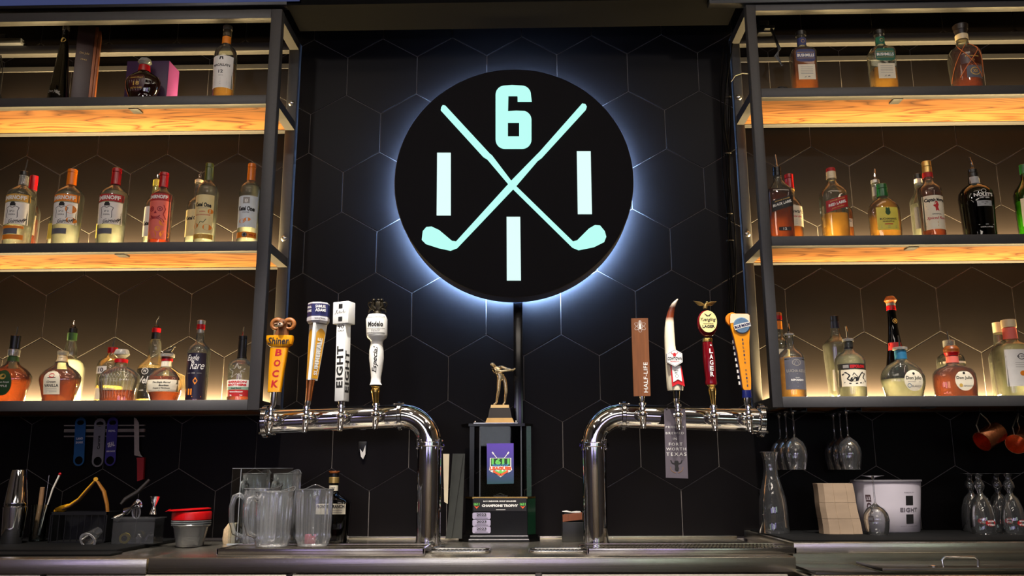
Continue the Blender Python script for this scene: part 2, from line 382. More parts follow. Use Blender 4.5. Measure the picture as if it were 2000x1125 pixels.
# ------------------------------------------------------------------ wall shelves
def shelf(side, xi, xo, far, lab):
    """xo: outer face of the upright in view, xi: its inner face, far: the end outside the frame"""
    t = thing('wall_shelf', lab, 'shelf', (0, 0, 0), 0, 'steel and oak wall shelves')
    a, b = min(xo, far), max(xo, far); s = 1 if xo > far else -1
    pw = abs(xo-xi)
    z0, z1 = RAILS[0][0], RAILS[-1][1]
    for x in (xo, far+s*pw):
        MB().box(x-s*pw, x, F, F+0.044, z0, z1, b=.003).build('upright', STEEL_FRAME, t)
        MB().box(x-s*pw, x, BK-0.044, BK, z0, z1, b=.003).build('upright', STEEL_FRAME, t)
    xa, xb = min(xi, far+s*pw), max(xi, far+s*pw)
    for k, (r0, r1) in enumerate(RAILS):
        MB().box(xa, xb, F+.0005, F+0.0435, r0, r1, b=.002).build('front_rail', STEEL_FRAME, t)
        MB().box(xa, xb, BK-0.0435, BK-.0005, r0, r1, b=.002).build('back_rail', STEEL_FRAME, t)
        for x in (xo, far+s*pw):
            MB().box(x-s*(pw-.003), x-s*.003, F+0.044, BK-0.044, r0+.0005, r1-.0005).build('side_rail', STEEL_FRAME, t)
        if k < 3:
            MB().box(xa-.002, xb+.002, F+0.0435, BK-0.0435, r0+0.004, r1-0.003).build('plank', OAK, t)
            led = MB().box(xa+.02, xb-.02, 3.916, 3.936, r1-.003, r1+.006).build('light_strip', SILVER, t)
            for q in range(3):
                x = xi-s*(0.62+0.75*q)
                MB().box(x-.022, x+.022, F+.030, F+.085, r0-.004, r0+.004, b=.001).build('bracket', STEEL_FRAME, t)
    MB().box(xa, xb, BK+.0005, 4.0, RAILS[3][0]-.075, RAILS[3][0]-.0505).build('mounting_bar', STEEL_FRAME, t)
    for x in (xo, far+s*pw):
        for z in (3.02, 2.33):
            o = MB().lathe([(0.004, 0), (.014, 0), (.015, .002), (.012, .006), (.006, .009), (0.001, .0095)], 20, Matrix.Rotation(PI/2, 4, 'X')).build('bolt', SILVER, t, (x-s*pw/2, BK-.0445, z))
    return t
LX, RX = -1.143, 1.0
shelf(-1, -1.194, LX, -2.75, 'steel frame wall shelf with oak planks holding vodka, whiskey and the purple box')
shelf(1, 1.0425, RX, 2.75, 'steel frame wall shelf with oak planks and black cables bundled down its side')
# cable bundle beside the right shelf
cb = thing('cable_bundle', 'loose bundle of black cables tied down the side of a shelf', 'cable', (0, 0, 0))
for i in range(6):
    pts = []
    for j in range(26):
        y = 80+j*22
        x = 1421+5*math.sin(y*0.016+i*1.3)+(i-2.5)*2.2+max(0, (y-330))*0.035 + (10*math.sin((y-80)/220*PI)*-1*(i % 3)/2 if y < 300 else 0)
        p = W(x, y, 3.955-0.006*(i % 3)); pts.append(p)
    MB().tube(pts, 0.0028, 6).build('cable', BLACKR, cb)
for y in (190, 300, 418, 470):
    p = W(1421+max(0, (y-330))*0.035, y, 3.95)
    MB().lathe([(.016, -.003), (.018, 0), (.016, .003)], 14, sup=3, dr=.7).build('cable_tie', BLACKM, cb, p)
pts = [W(x, y, 3.93) for x, y in ((1428, 160), (1436, 148), (1450, 143), (1462, 144))]
MB().tube(pts, .0022, 6).build('cable', mat('grey_cable', (120, 118, 112), .5, noise=.05), cb)
pc = thing('power_adapter', 'black power adapters with cables hung in the top corner above a cable coil', 'adapter', (0, 0, 0))
for (x, y, wd, h, dz) in ((1494, 62, .075, .03, 0), (1490, 48, .05, .024, .0), (1501, 56, .05, .02, -.02)):
    p = W(x, y, 3.90+dz); MB().box(-wd/2, wd/2, -.02, .02, -h/2, h/2, b=.004).build('adapter_body', BLACKM, pc, p)
for q in range(3):
    pts = [W(1502+q*2, 50, 3.87), W(1513+q, 75, 3.86), W(1520+q*2, 95, 3.86), W(1519-q*3, 110, 3.86), W(1527+q, 128, 3.87)]
    MB().tube(pts, .004, 6).build('cable', BLACKM, pc)
p = W(1494, 62, 3.9); MB().box(p.x-.012, p.x+.012, 3.9, BK-.04, p.z, p.z+.012).build('hook', BLACKM, pc)
cc = thing('cable_coil', 'tangled coil of thin black cable lying on the top plank', 'cable', (0, 0, 0))
c0 = W(1524, 158, 3.74)
for q in range(9):
    ph = random.random()*6; pts = []
    for j in range(25):
        a = 2*PI*j/24
        pts.append(Vector((c0.x+.038*math.cos(a)*random.uniform(.8, 1.1), 3.74+.03*math.sin(a), RAILS[2][1]+.004+.012+.02*abs(math.sin(a/2+ph))+random.uniform(-.003, .006))))
    MB().tube(pts, .0022, 6).build('cable', BLACKM, cc)
# left end: receiver box and dangling leads
rb = thing('receiver_box', 'flat grey receiver box on the back rail behind the tall dark bottle', 'box', W(14, 90, 3.95))
MB().box(-.10, .085, -.03, .03, 0, .03, b=.004).build('housing', mat('receiver_grey', (70, 72, 78), .4, noise=.05), rb)
MB().box(-.08, -.0, -.025, .03, .0305, .055, b=.004).build('housing', mat('receiver_dark', (40, 42, 46), .4, noise=.05), rb)
MB().box(.086, .092, -.02, .01, .008, .014).build('antenna', SILVER, rb)
cl = thing('cable_coil', 'black leads hanging down at the very left of the top shelf', 'cable', (0, 0, 0))
for q in range(5):
    pts = [W(2-q*3+3*math.sin(j*.8+q), 108+j*13, 3.86-.01*q) for j in range(6)] + [Vector((W(4+q*5, 188, 3.8).x, 3.8, RAILS[2][1]+.002))]
    MB().tube(pts, .0025, 6).build('cable', BLACKM, cl)

# ------------------------------------------------------------------ televisions above
def tv(x0, x1, zb, lab, lit):
    t = thing('television', lab, 'television', ((x0+x1)/2, 3.62, zb))
    w2 = (x1-x0)/2
    MB().box(-w2, w2, 0, .05, 0, .55, b=.006).build('bezel', BLACKM, t)
    m = mat('screen_blue', (4, 6, 14), .15, emit=(66, 78, 128), es=0.6) if lit else mat('screen_dark', (6, 7, 12), .15, emit=(20, 24, 40), es=.5)  # the dark screen also emits a faint glow
    MB().box(-w2+.012, w2-.012, -.002, 0.0, .016, .54).build('screen', m, t)
    MB().box(-.08, .08, .05, .37, .2, .36).build('wall_mount', BLACKM, t)
    return t
zb = W(560, 9, 3.62).z
a = tv(-2.75, W(590, 9, 3.62).x, zb, 'dark television with a blue lit screen above the vodka and whiskey shelf', True)
b = tv(W(1385, 3, 3.62).x, 2.5, W(1700, 2, 3.62).z+.0, 'dark faintly glowing television above the shelf beside the cables', False)

# ------------------------------------------------------------------ round sign
cyan = mat('sign_acrylic_lit', (90, 110, 108), .4, emit=(176, 250, 238), es=0.98)
cyan2 = mat('sign_acrylic_bar', (90, 110, 108), .4, emit=(222, 255, 250), es=.95)
SC = Vector((-0.074, 3.82, 2.566)); SR = 0.5555
sg = thing('round_sign', 'round black backlit wall sign with crossed golf clubs, a six and three ones', 'sign', SC)
MBY = Matrix.Rotation(PI/2, 4, 'X')     # z axis of a lathe -> -y
MB().lathe([(.002, -.10), (SR-.007, -.10), (SR-.007, -.128), (SR-.001, -.128), (SR, -.127), (SR, -.003), (SR-.003, 0), (.002, 0)], 128, MBY, cap=False).build('disc', mat('sign_black', (7, 5, 10), .7, noise=.05, spec=.15), sg)
RO = SR-.022
ringm = MB(); n = 96
for k in range(n):
    pass
vs = []; fs = []
for k in range(n):
    a = 2*PI*k/n
    for r, y in ((RO, .112), (RO, .127), (RO-.02, .127), (RO-.02, .112)): vs.append((r*math.cos(a), y, r*math.sin(a)))
for k in range(n):
    for q in range(4): fs.append((k*4+q, k*4+(q+1) % 4, ((k+1) % n)*4+(q+1) % 4, ((k+1) % n)*4+q))
ringm.add(vs, fs).build('halo_light', mat('halo_led', (255, 255, 255), .5, emit=(150, 194, 255), es=620), sg)
MB().box(-.06, .06, .11, .18, -.06, .06).build('standoff', BLACKM, sg)
Yf = 3.82
def sp(x, y):
    p = W(x, y, Yf)-SC; return (p.x, p.z)
def poly_part(pts, name, m, parent, y0=-.0055, y1=0.0):
    return MB().prism(pts, y0, y1).build(name, m, parent)
# the six : outer outline with two cut-outs, built as strips
def band(mb, out, inn, y0, y1):
    n = len(out); vs = [(x, y0, z) for x, z in out]+[(x, y0, z) for x, z in inn]+[(x, y1, z) for x, z in out]+[(x, y1, z) for x, z in inn]
    fs = []
    for i in range(n-1):
        fs += [(i, i+1, n+i+1, n+i), (i, 2*n+i, 2*n+i+1, i+1), (n+i, n+i+1, 3*n+i+1, 3*n+i)]
    fs += [(0, n, 3*n, 2*n), (n-1, 3*n-1, 4*n-1, 2*n-1)]
    mb.add(vs, fs)
def arcp(cx, cy, r, a0, a1, n=8): return [(cx+r*math.cos(math.radians(a0+(a1-a0)*i/n)), cy-r*math.sin(math.radians(a0+(a1-a0)*i/n))) for i in range(n+1)]
six = MB()
R1 = 17
out = [(1038.5, 199)]+arcp(1019, 186, 18, 0, 90)+[(1000, 167)]+arcp(986, 186, 18, 90, 180)+[(968, 230)]+arcp(986, 273, 18, 180, 270)+arcp(1020, 273, 18, 270, 360)+arcp(1020, 235, 18, 0, 75)+[(1008, 217), (992, 218)]
inn = [(1011, 199)]+[(1011, 191)]*1+[(1010.5, 188)]*8+[(1000, 188)]+[(993, 188)]*9+[(992, 230)]+[(992, 267)]*9+[(1014, 267)]*9+[(1014, 240)]*9+[(1003, 240), (992, 240)]
n = min(len(out), len(inn)); 
out = out[:n]; inn = inn[:n]
band(six, [sp(*p) for p in out], [sp(*p) for p in inn], -.0055, 0)
six.build('numeral_six', cyan, sg)
for nm, q in (('bar', [(854, 299), (880.5, 299), (880.5, 421), (853, 421)]), ('bar', [(1126.5, 296), (1153.5, 296), (1156, 418.5), (1128.5, 418.5)]), ('bar', [(989.5, 424), (1016, 424), (1017.5, 548), (990, 548)])):
    poly_part([sp(*p) for p in q], 'numeral_one', cyan2, sg)
def club(pts_grip, head, m, off):
    g = MB().prism([sp(*p) for p in pts_grip], -.0055-off, 0).build('golf_club', cyan, sg)
    return g
club([(862, 210), (865, 206), (870, 207), (957, 301), (961, 304), (1002, 358), (1119, 472), (1127, 470), (1150, 447), (1162, 440), (1172, 441), (1181, 452), (1184, 463), (1180, 473), (1160, 483), (1130, 489), (1118, 484), (996, 364), (952, 312), (944, 307), (861, 216)], 0, 0, 0)
club([(1146, 209), (1143, 204), (1137, 203), (1054, 297), (1046, 305), (1002, 350), (891, 472), (883, 471), (858, 450), (843, 443), (833, 444), (826, 452), (824, 469), (832, 477), (857, 485), (880, 490), (893, 485), (1009, 363), (1050, 315), (1058, 309), (1144, 215)], 0, 0, .0006)

# trunking under the sign
p0 = W(1003, 700, 3.96); p1 = W(1021, 700, 3.96)
MBx = MB().box(p0.x, p1.x, 3.952, 3.9995, .955, 2.12, b=.002)
tag(MBx.build('cable_trunking', mat('trunk_black', (8, 8, 10), .15, noise=.05), None), 'narrow glossy black trunking running up the tiles to the round sign', 'trunking')
# hook with a scrap of paper
hk = thing('paper_scrap', 'torn white paper scrap on a small black wall clip behind the left tap tower', 'paper', W(708, 882, 3.985))
MB().prism([(-.012, .012), (.002, -.004), (.013, .028), (.014, -.012), (.004, -.034), (-.006, -.022)], -.003, 0).build('scrap', paper('scrap', (225, 222, 215)), hk)
MB().box(-.02, .018, .0, .013, .0, .045, b=.003).build('clip', BLACKM, hk)

# ------------------------------------------------------------------ counter
CT = 0.95; CF = 3.11
def edge_prof(x0, x1, yf, yb, zt, th, name, m, parent, r=.006):
    return MB().box(x0, x1, yf, yb, zt-th, zt, b=r).build(name, m, parent, angle=40)
xl = W(288, 1100, CF).x; xr = W(1555, 1098, CF).x
ct = thing('worktop', 'long stainless steel bar worktop carrying both tap towers', 'worktop', (0, 0, 0))
edge_prof(xl+.002, xr, CF, 3.995, CT, .052, 'top_sheet', STAINLESS, ct, .004)
MB().box(xl+.002, xr, 3.975, 3.996, CT, CT+.012, b=.002).build('upstand', STAINLESS, ct)
ct2 = thing('worktop', 'shorter stainless worktop under the black bar mat and shaker', 'worktop', (0, 0, 0))
edge_prof(-2.7, xl-.002, CF-.003, 3.995, CT-.003, .052, 'top_sheet', STAINLESS, ct2, .004)
cab = thing('bar_cabinet', 'stainless steel bar cabinet under the worktops, only its top edge showing', 'cabinet', (0, 0, 0))
MB().box(-2.6, xr-.03, CF+.08, 3.98, .1, CT-.0562).build('body', STAINLESS, cab)
for i in range(4):
    x = -2.55+i*.86
    d = MB().box(x, x+.84, CF-.0, CF+.08, .14, .893, b=.004).build('door', mat('light_steel', (215, 205, 190), .4, .6, noise=.05), cab)
    MB().box(x+.3, x+.54, CF-.012, CF, .85, .87, b=.003).build('handle', SILVER, d)
for x in (-2.5, .7): MB().box(x, x+.1, 3.3, 3.9, 0, .1).build('foot', BLACKM, cab)

def tray(x0, x1, yb, lab):
    t = thing('drip_tray', lab, 'tray', (0, 0, 0), 0, 'drip trays under the taps')
    yf = 3.215; zt = CT+.021
    pan = MB()
    pan.box(x0, x1, yf, yf+.006, CT+.0005, zt, b=.0015); pan.box(x0, x1, yb-.006, yb, CT+.0005, zt); pan.box(x0, x0+.006, yf, yb, CT+.0005, zt); pan.box(x1-.006, x1, yf, yb, CT+.0005, zt)
    pan.box(x0+.006, x1-.006, yf+.006, yb-.006, CT+.0005, CT+.004)
    pan.build('pan', mat('tray_steel', (165, 158, 152), .2, 1.0, noise=.05, nscale=14, bump=.05, stretch=(.3, 20, 20)), t)
    g = MB(); n = int((x1-x0-.02)/.0135)
    for r, (ya, yc) in enumerate(((yf+.012, (yf+yb)/2-.01), ((yf+yb)/2+.01, yb-.012))):
        for i in range(n):
            xx = x0+.014+i*.0135
            if xx+.03 > x1-.008: break
            vs = [(xx, ya, zt-.002), (xx+.0075, ya, zt-.002), (xx+.0075+.022, yc, zt-.002), (xx+.022, yc, zt-.002)]
            vs += [(a, b, c-.003) for a, b, c in vs]
            g.add(vs, [(0, 1, 2, 3), (4, 7, 6, 5), (0, 4, 5, 1), (1, 5, 6, 2), (2, 6, 7, 3), (3, 7, 4, 0)])
    for ya, yc in ((yf+.006, yf+.013), ((yf+yb)/2-.011, (yf+yb)/2+.011), (yb-.013, yb-.006)): g.box(x0+.006, x1-.006, ya, yc, zt-.005, zt-.0015)
    o = g.build('grate', mat('grate_steel', (185, 175, 150), .25, 1.0, noise=.05), t); o['kind'] = 'stuff'
    o2 = MB().box(x0+.007, x1-.007, yf+.007, yb-.007, CT+.0045, CT+.006).build('mesh_floor', BLACKM, t)
    return t
tray(W(423, 1075, 3.215).x, W(829, 1075, 3.215).x, 3.44, 'slotted steel drip tray with the front clear pitchers standing on it')
tray(W(1147, 1075, 3.215).x, W(1556, 1075, 3.215).x, 3.44, 'slotted steel drip tray beneath the hanging texas sign, nothing on it')
# black rubber mats on the left worktop, one above the other
mt = MB().box(-2.4, W(322, 1060, 3.75).x, 3.32, 3.93, CT-.0025, CT+.012, b=.004).build('bar_mat', BLACKR, None)
tag(mt, 'black rubber bar mat under the shaker and tool caddy', 'mat')
mt2 = MB().box(-2.4, W(215, 1085, 3.2).x, 3.20, 3.30, CT-.0025, CT+.006, b=.003).build('bar_mat', BLACKR, None)
tag(mt2, 'narrow black rubber strip mat along the front edge of the shorter worktop', 'mat')
for k, (xa, xb, ya, zt) in enumerate(((0, 168/3.36, 3.315, .012), (245/3.36, 958/3.36, 3.315, .012))):
    pass
# recessed oval plates each side of the trophy (cup rinsers)
def rinser(x0, x1, lab):
    a, b = W(x0, 1076, 3.33), W(x1, 1076, 3.33); t = thing('glass_rinser', lab, 'rinser', ((a.x+b.x)/2, 3.33, CT), 0, 'sunken glass rinsers')
    w2 = (b.x-a.x)/2; pts = []
    for cx, cy, a0 in ((w2-.03, .04, 0), (-w2+.03, .04, 90), (-w2+.03, -.04, 180), (w2-.03, -.04, 270)):
        for i in range(7): g = math.radians(a0+i*15); pts.append((cx+.03*math.cos(g), cy+.03*math.sin(g), .0045))
    MB().tube(pts+[pts[0]], .0045, 8, cap=False).build('rim', SILVER, t)
    MB().add([(x, y, .0012) for x, y, z in pts], [tuple(range(len(pts)))]).build('basin', BLACKM, t)
    g = MB()
    for i in range(12):
        x = -w2+.03+i*(2*w2-.06)/11; g.box(x-.003, x+.003, -.055, .055, .0015, .004)
    g.build('grate', SILVER, t)['kind'] = 'stuff'
rinser(838, 957, 'oval sunken rinser plate between the trophy and the tower with the ram handle')
rinser(1035, 1146, 'oval sunken rinser plate between the trophy and the tower with the hanging sign')

# right unit: raised ledge, ice bin lid with bow handle
lg = thing('glass_ledge', 'raised stainless ledge with a dark mat holding the glasses and white bucket', 'counter', (0, 0, 0))
xq = .915; LZ = CT+.034
MB().box(xq+.02, 2.6, 3.26, 3.995, LZ-.034, LZ, b=.003).build('top_sheet', STAINLESS, lg)
MB().box(xq+.02, 2.6, 3.245, 3.2655, LZ-.034, LZ+.001, b=.002).build('front_lip', STAINLESS, lg)
MB().box(xq+.04, 2.6, 3.32, 3.96, LZ-.0005, LZ+.006, b=.002).build('rubber_mat', BLACKR, lg)
MB().box(xq+.03, 2.6, 3.30, 3.98, .05, LZ-.034).build('cabinet_body', STAINLESS, lg)
for x in (1.0, 2.4): MB().box(x, x+.1, 3.4, 3.9, 0, .05).build('foot', BLACKM, lg)
ib = thing('ice_bin', 'low stainless ice bin with a flat lid and bow handle under the glass ledge', 'ice bin', (0, 0, 0))
xb0 = W(1560, 1100, 3.1).x+.0
MB().box(xb0, 2.6, 2.98, 3.295, .1, .895, b=.004).build('body', STAINLESS, ib)
MB().box(xb0, 2.6, 2.955, 2.98, .84, .905, b=.004).build('front_rail', STAINLESS, ib)
lid = MB().box(xb0+.02, W(1700, 1100, 3.1).x-.01, 2.99, 3.24, .900, .912, b=.003).build('lid', mat('lid_dark', (70, 68, 64), .3, .9, noise=.08, nscale=10), ib)
lid2 = MB().box(W(1700, 1100, 3.1).x, 2.6, 3.0, 3.24, .912, .924, b=.003).build('lid', mat('lid_dark2', (90, 86, 78), .28, .9, noise=.08, nscale=10), ib)
for x in (xb0+.1, 2.4): MB().box(x, x+.08, 3.0, 3.28, 0, .1).build('foot', BLACKM, ib)
ha, hb = W(1843, 1108, 3.03), W(1910, 1108, 3.03); hz = W(1875, 1087, 3.03).z
MB().tube([(ha.x, 3.03, .92), (ha.x-.003, 3.03, hz-.012), (ha.x+.008, 3.03, hz-.002), (hb.x-.008, 3.03, hz-.002), (hb.x+.003, 3.03, hz-.012), (hb.x, 3.03, .92)], .004, 8).build('handle', SILVER, lid2)
MB().lathe([(.014, 0), (.014, .004), (.008, .007), (.001, .008)], 16).build('knob', SILVER, lid2, (W(1822, 1105, 3.03).x, 3.03, .924))

# ------------------------------------------------------------------ tap towers
TY = 3.52; TR = 0.0485
def tower(xc, s, x_end, faucets, lab):
    """s = -1: arm reaches to the left, +1: to the right"""
    vx = W(xc, 1000, TY).x
    az = W(xc+s*60, 812, TY).z
    BR = 0.115
    t = thing('tap_tower', lab, 'tap tower', (vx, TY, CT))
    az -= CT
    ex = W(x_end, 815, TY).x-vx
    drop = 0.022
    MB().lathe([(.072, 0), (.072, .006), (.066, .010), (TR+.004, .012), (TR+.004, .02)], 48).build('base_flange', CHROME, t)
    MB().lathe([(TR, .012), (TR, az-BR)], 64, cap=False).build('column', CHROME, t, angle=60)
    pts = [(0+s*BR*(1-math.cos(PI/2*i/14)), 0, az-BR+BR*math.sin(PI/2*i/14)) for i in range(15)]
    MB().tube(pts, TR, 48, cap=False).build('elbow', CHROME, t, angle=60)
    L = abs(ex)-BR; tilt = drop/L
    d = Vector((s, 0, -tilt)).normalized()
    A = Vector((s*BR, 0, az)); B = A+d*L
    MB().tube([A, B], TR, 64, cap=True).build('arm', CHROME, t, angle=60)
    def flange(P, dr, nm='clamp_flange', bolts=8, ro=.061):
        q = dr.to_track_quat('Z', 'Y').to_matrix().to_4x4()
        M = Matrix.Translation(P) @ q
        f = MB().lathe([(TR+.001, -.010), (ro-.004, -.009), (ro, -.006), (ro, -.0015), (ro-.004, -.001), (ro-.004, .001), (ro, .0015), (ro, .006), (ro-.004, .009), (TR+.001, .010)], 48, M).build(nm, CHROME, t)
        for i in range(bolts):
            a = 2*PI*(i+.5)/bolts
            c = Vector(((ro+.001)*math.cos(a), (ro+.001)*math.sin(a), 0))
            b = MB(); b.cyl(M @ (c+Vector((0, 0, -.016))), M @ (c+Vector((0, 0, .016))), .0042, n=8)
            b.ball(M @ (c+Vector((0, 0, .0175))), .0055, n=8); b.ball(M @ (c+Vector((0, 0, -.0175))), .0055, n=8)
            b.build('bolt', CHROME, f)
    flange(Vector((0, 0, az-BR)), Vector((0, 0, 1)), bolts=4)
    flange(A+d*.005, d, bolts=4)
    flange(B-d*.008, d, bolts=4, ro=.066)
    e = MB().lathe([(.066, 0), (.066, .004), (.05, .007), (.002, .009)], 48, Matrix.Translation(B) @ d.to_track_quat('Z', 'Y').to_matrix().to_4x4()).build('end_cap', CHROME, t)
    out = []
    for k, fx in enumerate(faucets):
        X = W(fx, 820, TY-.1).x-vx
        zc = (A.z-(abs(X)-BR)*tilt)
        f = MB()
        f.lathe([(.026, 0), (.026, .006), (.018, .010), (.014, .018), (.013, .030), (.017, .032), (.017, .042), (.013, .046), (.011, .060)], 24, Matrix.Translation((X, -TR+.004, zc)) @ Matrix.Rotation(PI/2, 4, 'X'))
        fa = f.build('faucet', CHROME, t)
        yb = -TR-.068
        b = MB()
        b.ball((X, yb, zc), (.016, .018, .017), n=18)
        b.lathe([(.0085, .010), (.010, .016), (.0135, .018), (.0135, .026), (.009, .030), (.009, .034), (.0145, .036), (.0145, .044), (.009, .046), (.007, .052)], 20, Matrix.Translation((X, yb, zc)))
        b.cyl((X-.018, yb, zc+.002), (X+.018, yb, zc+.002), .007, n=14)
        b.build('valve_body', CHROME, fa)
        sp_ = MB()
        sp_.tube([(X, yb+.004, zc-.006), (X, yb-.002, zc-.022), (X, yb-.008, zc-.038), (X, yb-.012, zc-.056)], [.013, .0125, .0115, .0105], 18)
        sp_.lathe([(.0105, 0), (.013, .002), (.013, .006), (.0105, .008)], 18, Matrix.Translation((X, yb-.006, zc-.034)) @ Matrix.Rotation(-.25, 4, 'X'))
        sp_.build('spout', CHROME, fa)
        tg = MB(); tg.box(X+.022, X+.042, -TR*.86, -TR*.86+.002, zc-.032, zc-.014, Matrix.Identity(4))
        num = MB(); write(num, str(k+1 if s < 0 else k+1), X+.032, zc-.023, None, .012, flat(-TR*.86-.0007))
        tp = tg.build('number_plate', mat('plate_steel', (180, 170, 150), .3, 1, noise=.05), t); num.build('numeral', INK, tp)
        out.append((vx+X, TY+yb, CT+zc+.048))
    return out
FL = tower(837, -1, 519, (531, 600, 667.5, 735.5), 'polished chrome tap tower carrying the ram, summer ale, white box and lion handles')
FR = tower(1163, 1, 1487, (1254.5, 1323.5, 1393, 1460.5), 'polished chrome tap tower carrying the brown plank, horn, eagle and orange handles')
# ------------------------------------------------------------------ tap handles
def local(org):
    def f(x, y):
        p = W(x, y, org.y)-org; return (p.x, p.z)
    return f
def loft(mb, secs, n=24, sup=2.0):
    """secs: (cx, z, half width x, half depth y, cy)"""
    vs = []
    for cx, z, a, b, cy in secs:
        for i in range(n):
            t = 2*PI*i/n; c, q = math.cos(t), math.sin(t)
            vs.append((cx+a*math.copysign(abs(c)**(2/sup), c), cy+b*math.copysign(abs(q)**(2/sup), q), z))
    fs = [(j*n+i, j*n+(i+1) % n, (j+1)*n+(i+1) % n, (j+1)*n+i) for j in range(len(secs)-1) for i in range(n)]
    fs += [tuple(range(n))[::-1], tuple((len(secs)-1)*n+i for i in range(n))]
    return mb.add(vs, fs)
def handle_thing(k, FLR, label):
    org = Vector(FLR[k]); t = thing('tap_handle', label, 'tap handle', org, 0, None)  # the pull handle alone; its faucet is part of the tower
    return t, local(org), org
def ferrule(t, L, x0, y0, x1, y1, m=SILVER, r0=.0085, r1=.012):
    a = L(x0, y0); b = L(x1, y1)
    # down to the valve body
    return MB().tube([(0, 0, 0), (a[0]*.5, 0, a[1]*.4), (a[0], 0, a[1]), ((a[0]+b[0])/2, 0, (a[1]+b[1])/2), (b[0], 0, b[1])], [r0, r0*.95, r0, r1, r1*1.05], 20).build('ferrule', m, t, angle=50)
def sec(L, y, xl, xr, dr=.8, cy=0):
    a, b = L(xl, y), L(xr, y); h = (b[0]-a[0])/2
    return ((a[0]+b[0])/2, (a[1]+b[1])/2, h, h*dr, cy)

# 1 ram
t, L, org = handle_thing(0, FL, 'orange yellow tap handle topped with a brown curly horned ram bust')
ferrule(t, L, 533.5, 792, 536, 766, SILVER, .009, .0125)
YEL = plas('orange_yellow', (238, 160, 12), .25)
body = MB(); loft(body, [sec(L, 766, 523.7, 549, .6), sec(L, 720, 526, 556, .5), sec(L, 680, 528.5, 563, .45)], 32, 5)
bodo = body.build('body', YEL, t)
bn = MB(); loft(bn, [sec(L, 678, 529, 563, .5), sec(L, 673, 523, 571, .42), sec(L, 662, 520.6, 573.5, .40), sec(L, 656, 521.5, 573, .38)], 32, 4)
ban = bn.build('banner', YEL, t)
a = L(547, 667); yb = -0.0225
m = MB(); write(m, 'Shiner', a[0], a[1], .085, .028, flat(-.0222), shear=.15, bold=.02); m.build('lettering', INK, ban)
m = MB()
for s, x, y in (('B', 546, 689.5), ('O', 543.5, 710), ('C', 540.5, 730.5), ('K', 538.3, 750.5)):
    q = L(x, y); write(m, s, q[0], q[1], .027, .028, flat(-.0160), bold=.04, shear=.1)
m.build('lettering', RINK, bodo)
FUR = mat('ram_fur', (120, 72, 34), .7, noise=.3, nscale=90, bump=.3); HORN = mat('ram_horn', (160, 98, 44), .45, noise=.25, nscale=70, bump=.3, stretch=(1, 1, 4))
c = L(553, 634); hd = MB()
nb = L(551, 656)
loft(hd, [(nb[0]-.006, nb[1]-.004, .034, .020, 0), (nb[0]-.002, nb[1]+.006, .029, .020, 0), (c[0]+.002, c[1]-.010, .021, .019, -.002), (c[0]+.003, c[1]+.004, .019, .018, -.004), (c[0]+.003, c[1]+.016, .013, .014, 0), (c[0]+.003, c[1]+.021, .005, .006, 0)], 24)
hd.ball((c[0]-.001, -.022, c[1]-.004), (.0125, .019, .013)); hd.ball((c[0], -.014, c[1]+.004), (.019, .016, .018))
rh = hd.build('ram_head', FUR, t, angle=60)
mz = MB().ball((c[0]-.001, -.036, c[1]-.007), (.0115, .008, .0095), n=14).build('muzzle', mat('ram_muzzle', (200, 180, 160), .6, noise=.1), rh)
m = MB(); m.ball((c[0]-.001, -.0435, c[1]-.003), (.0045, .002, .0028), n=10)
m.ball((c[0]-.0105, -.029, c[1]+.006), .0026, n=8); m.ball((c[0]+.0095, -.029, c[1]+.006), .0026, n=8); m.build('eyes_and_nostrils', INK, rh)
for s in (-1, 1):
    pts = []; rr = []
    for i in range(26):
        f = i/25; g = PI*.98-f*PI*1.8; r = .021*(1-.25*f)
        pts.append((c[0]+.002+s*(.019+r*math.cos(g)*-1*-1*1.0 if False else .026+r*math.cos(g)), -.002-.010*f, c[1]-.002+r*math.sin(g))); rr.append(.0105*(1-f)**.6+.0018)
    MB().tube(pts, rr, 12).build('horn', HORN, rh, angle=60)
    MB().tube([(c[0]+s*.017, -.008, c[1]+.004), (c[0]+s*.030, -.012, c[1]), (c[0]+s*.036, -.012, c[1]-.006)], [.004, .0055, .001], 8).build('ear', mat('ram_ear', (140, 100, 66), .6, noise=.1), rh)

# 2 summer ale
t, L, org = handle_thing(1, FL, 'faceted tap handle with white spine, yellow panels and navy collar on top')
ferrule(t, L, 600.5, 795, 602, 783, SILVER, .0085, .011)
cop = MB(); loft(cop, [sec(L, 783, 597, 608.5, 1), sec(L, 765, 598, 611.5, 1), sec(L, 742, 598.5, 616, 1)], 24)
cop.build('copper_stem', mat('copper', (196, 120, 70), .25, .9, noise=.06), t)
bo = L(608, 743); to = L(620.5, 634); h0 = L(619, 743)[0]-L(597, 743)[0]; h1 = L(638.5, 634)[0]-L(603, 634)[0]
def wedge(z, cx, wd, off=0.0):   # triangular section, blunt edge to the front
    return [(cx-wd/2+off, .010, z), (cx-.008, -wd*.42, z), (cx+.002, -wd*.42, z), (cx+wd/2-off, .010, z), (cx+wd*.2, .03, z), (cx-wd*.2, .03, z)]
b0, b1 = wedge(bo[1], bo[0], h0), wedge(to[1], to[0], h1)
n = 6
MB().add(b0+b1, [(i, (i+1) % n, n+(i+1) % n, n+i) for i in range(n)]+[tuple(range(n))[::-1], tuple(range(n, 2*n))]).build('body', plas('pale_silver', (205, 205, 202), .25), t, angle=20)
def face_fn(i, j):
    A0, A1, B0, B1 = Vector(b0[i]), Vector(b0[j]), Vector(b1[i]), Vector(b1[j])
    nn = (A1-A0).cross(B0-A0).normalized()
    if nn.y > 0: nn = -nn
    def fn(u, v):   # u, v in 0..1
        return A0.lerp(A1, u).lerp(B0.lerp(B1, u), v)+nn*.0008
    return fn
YP = plas('ale_yellow', (222, 160, 30), .3)
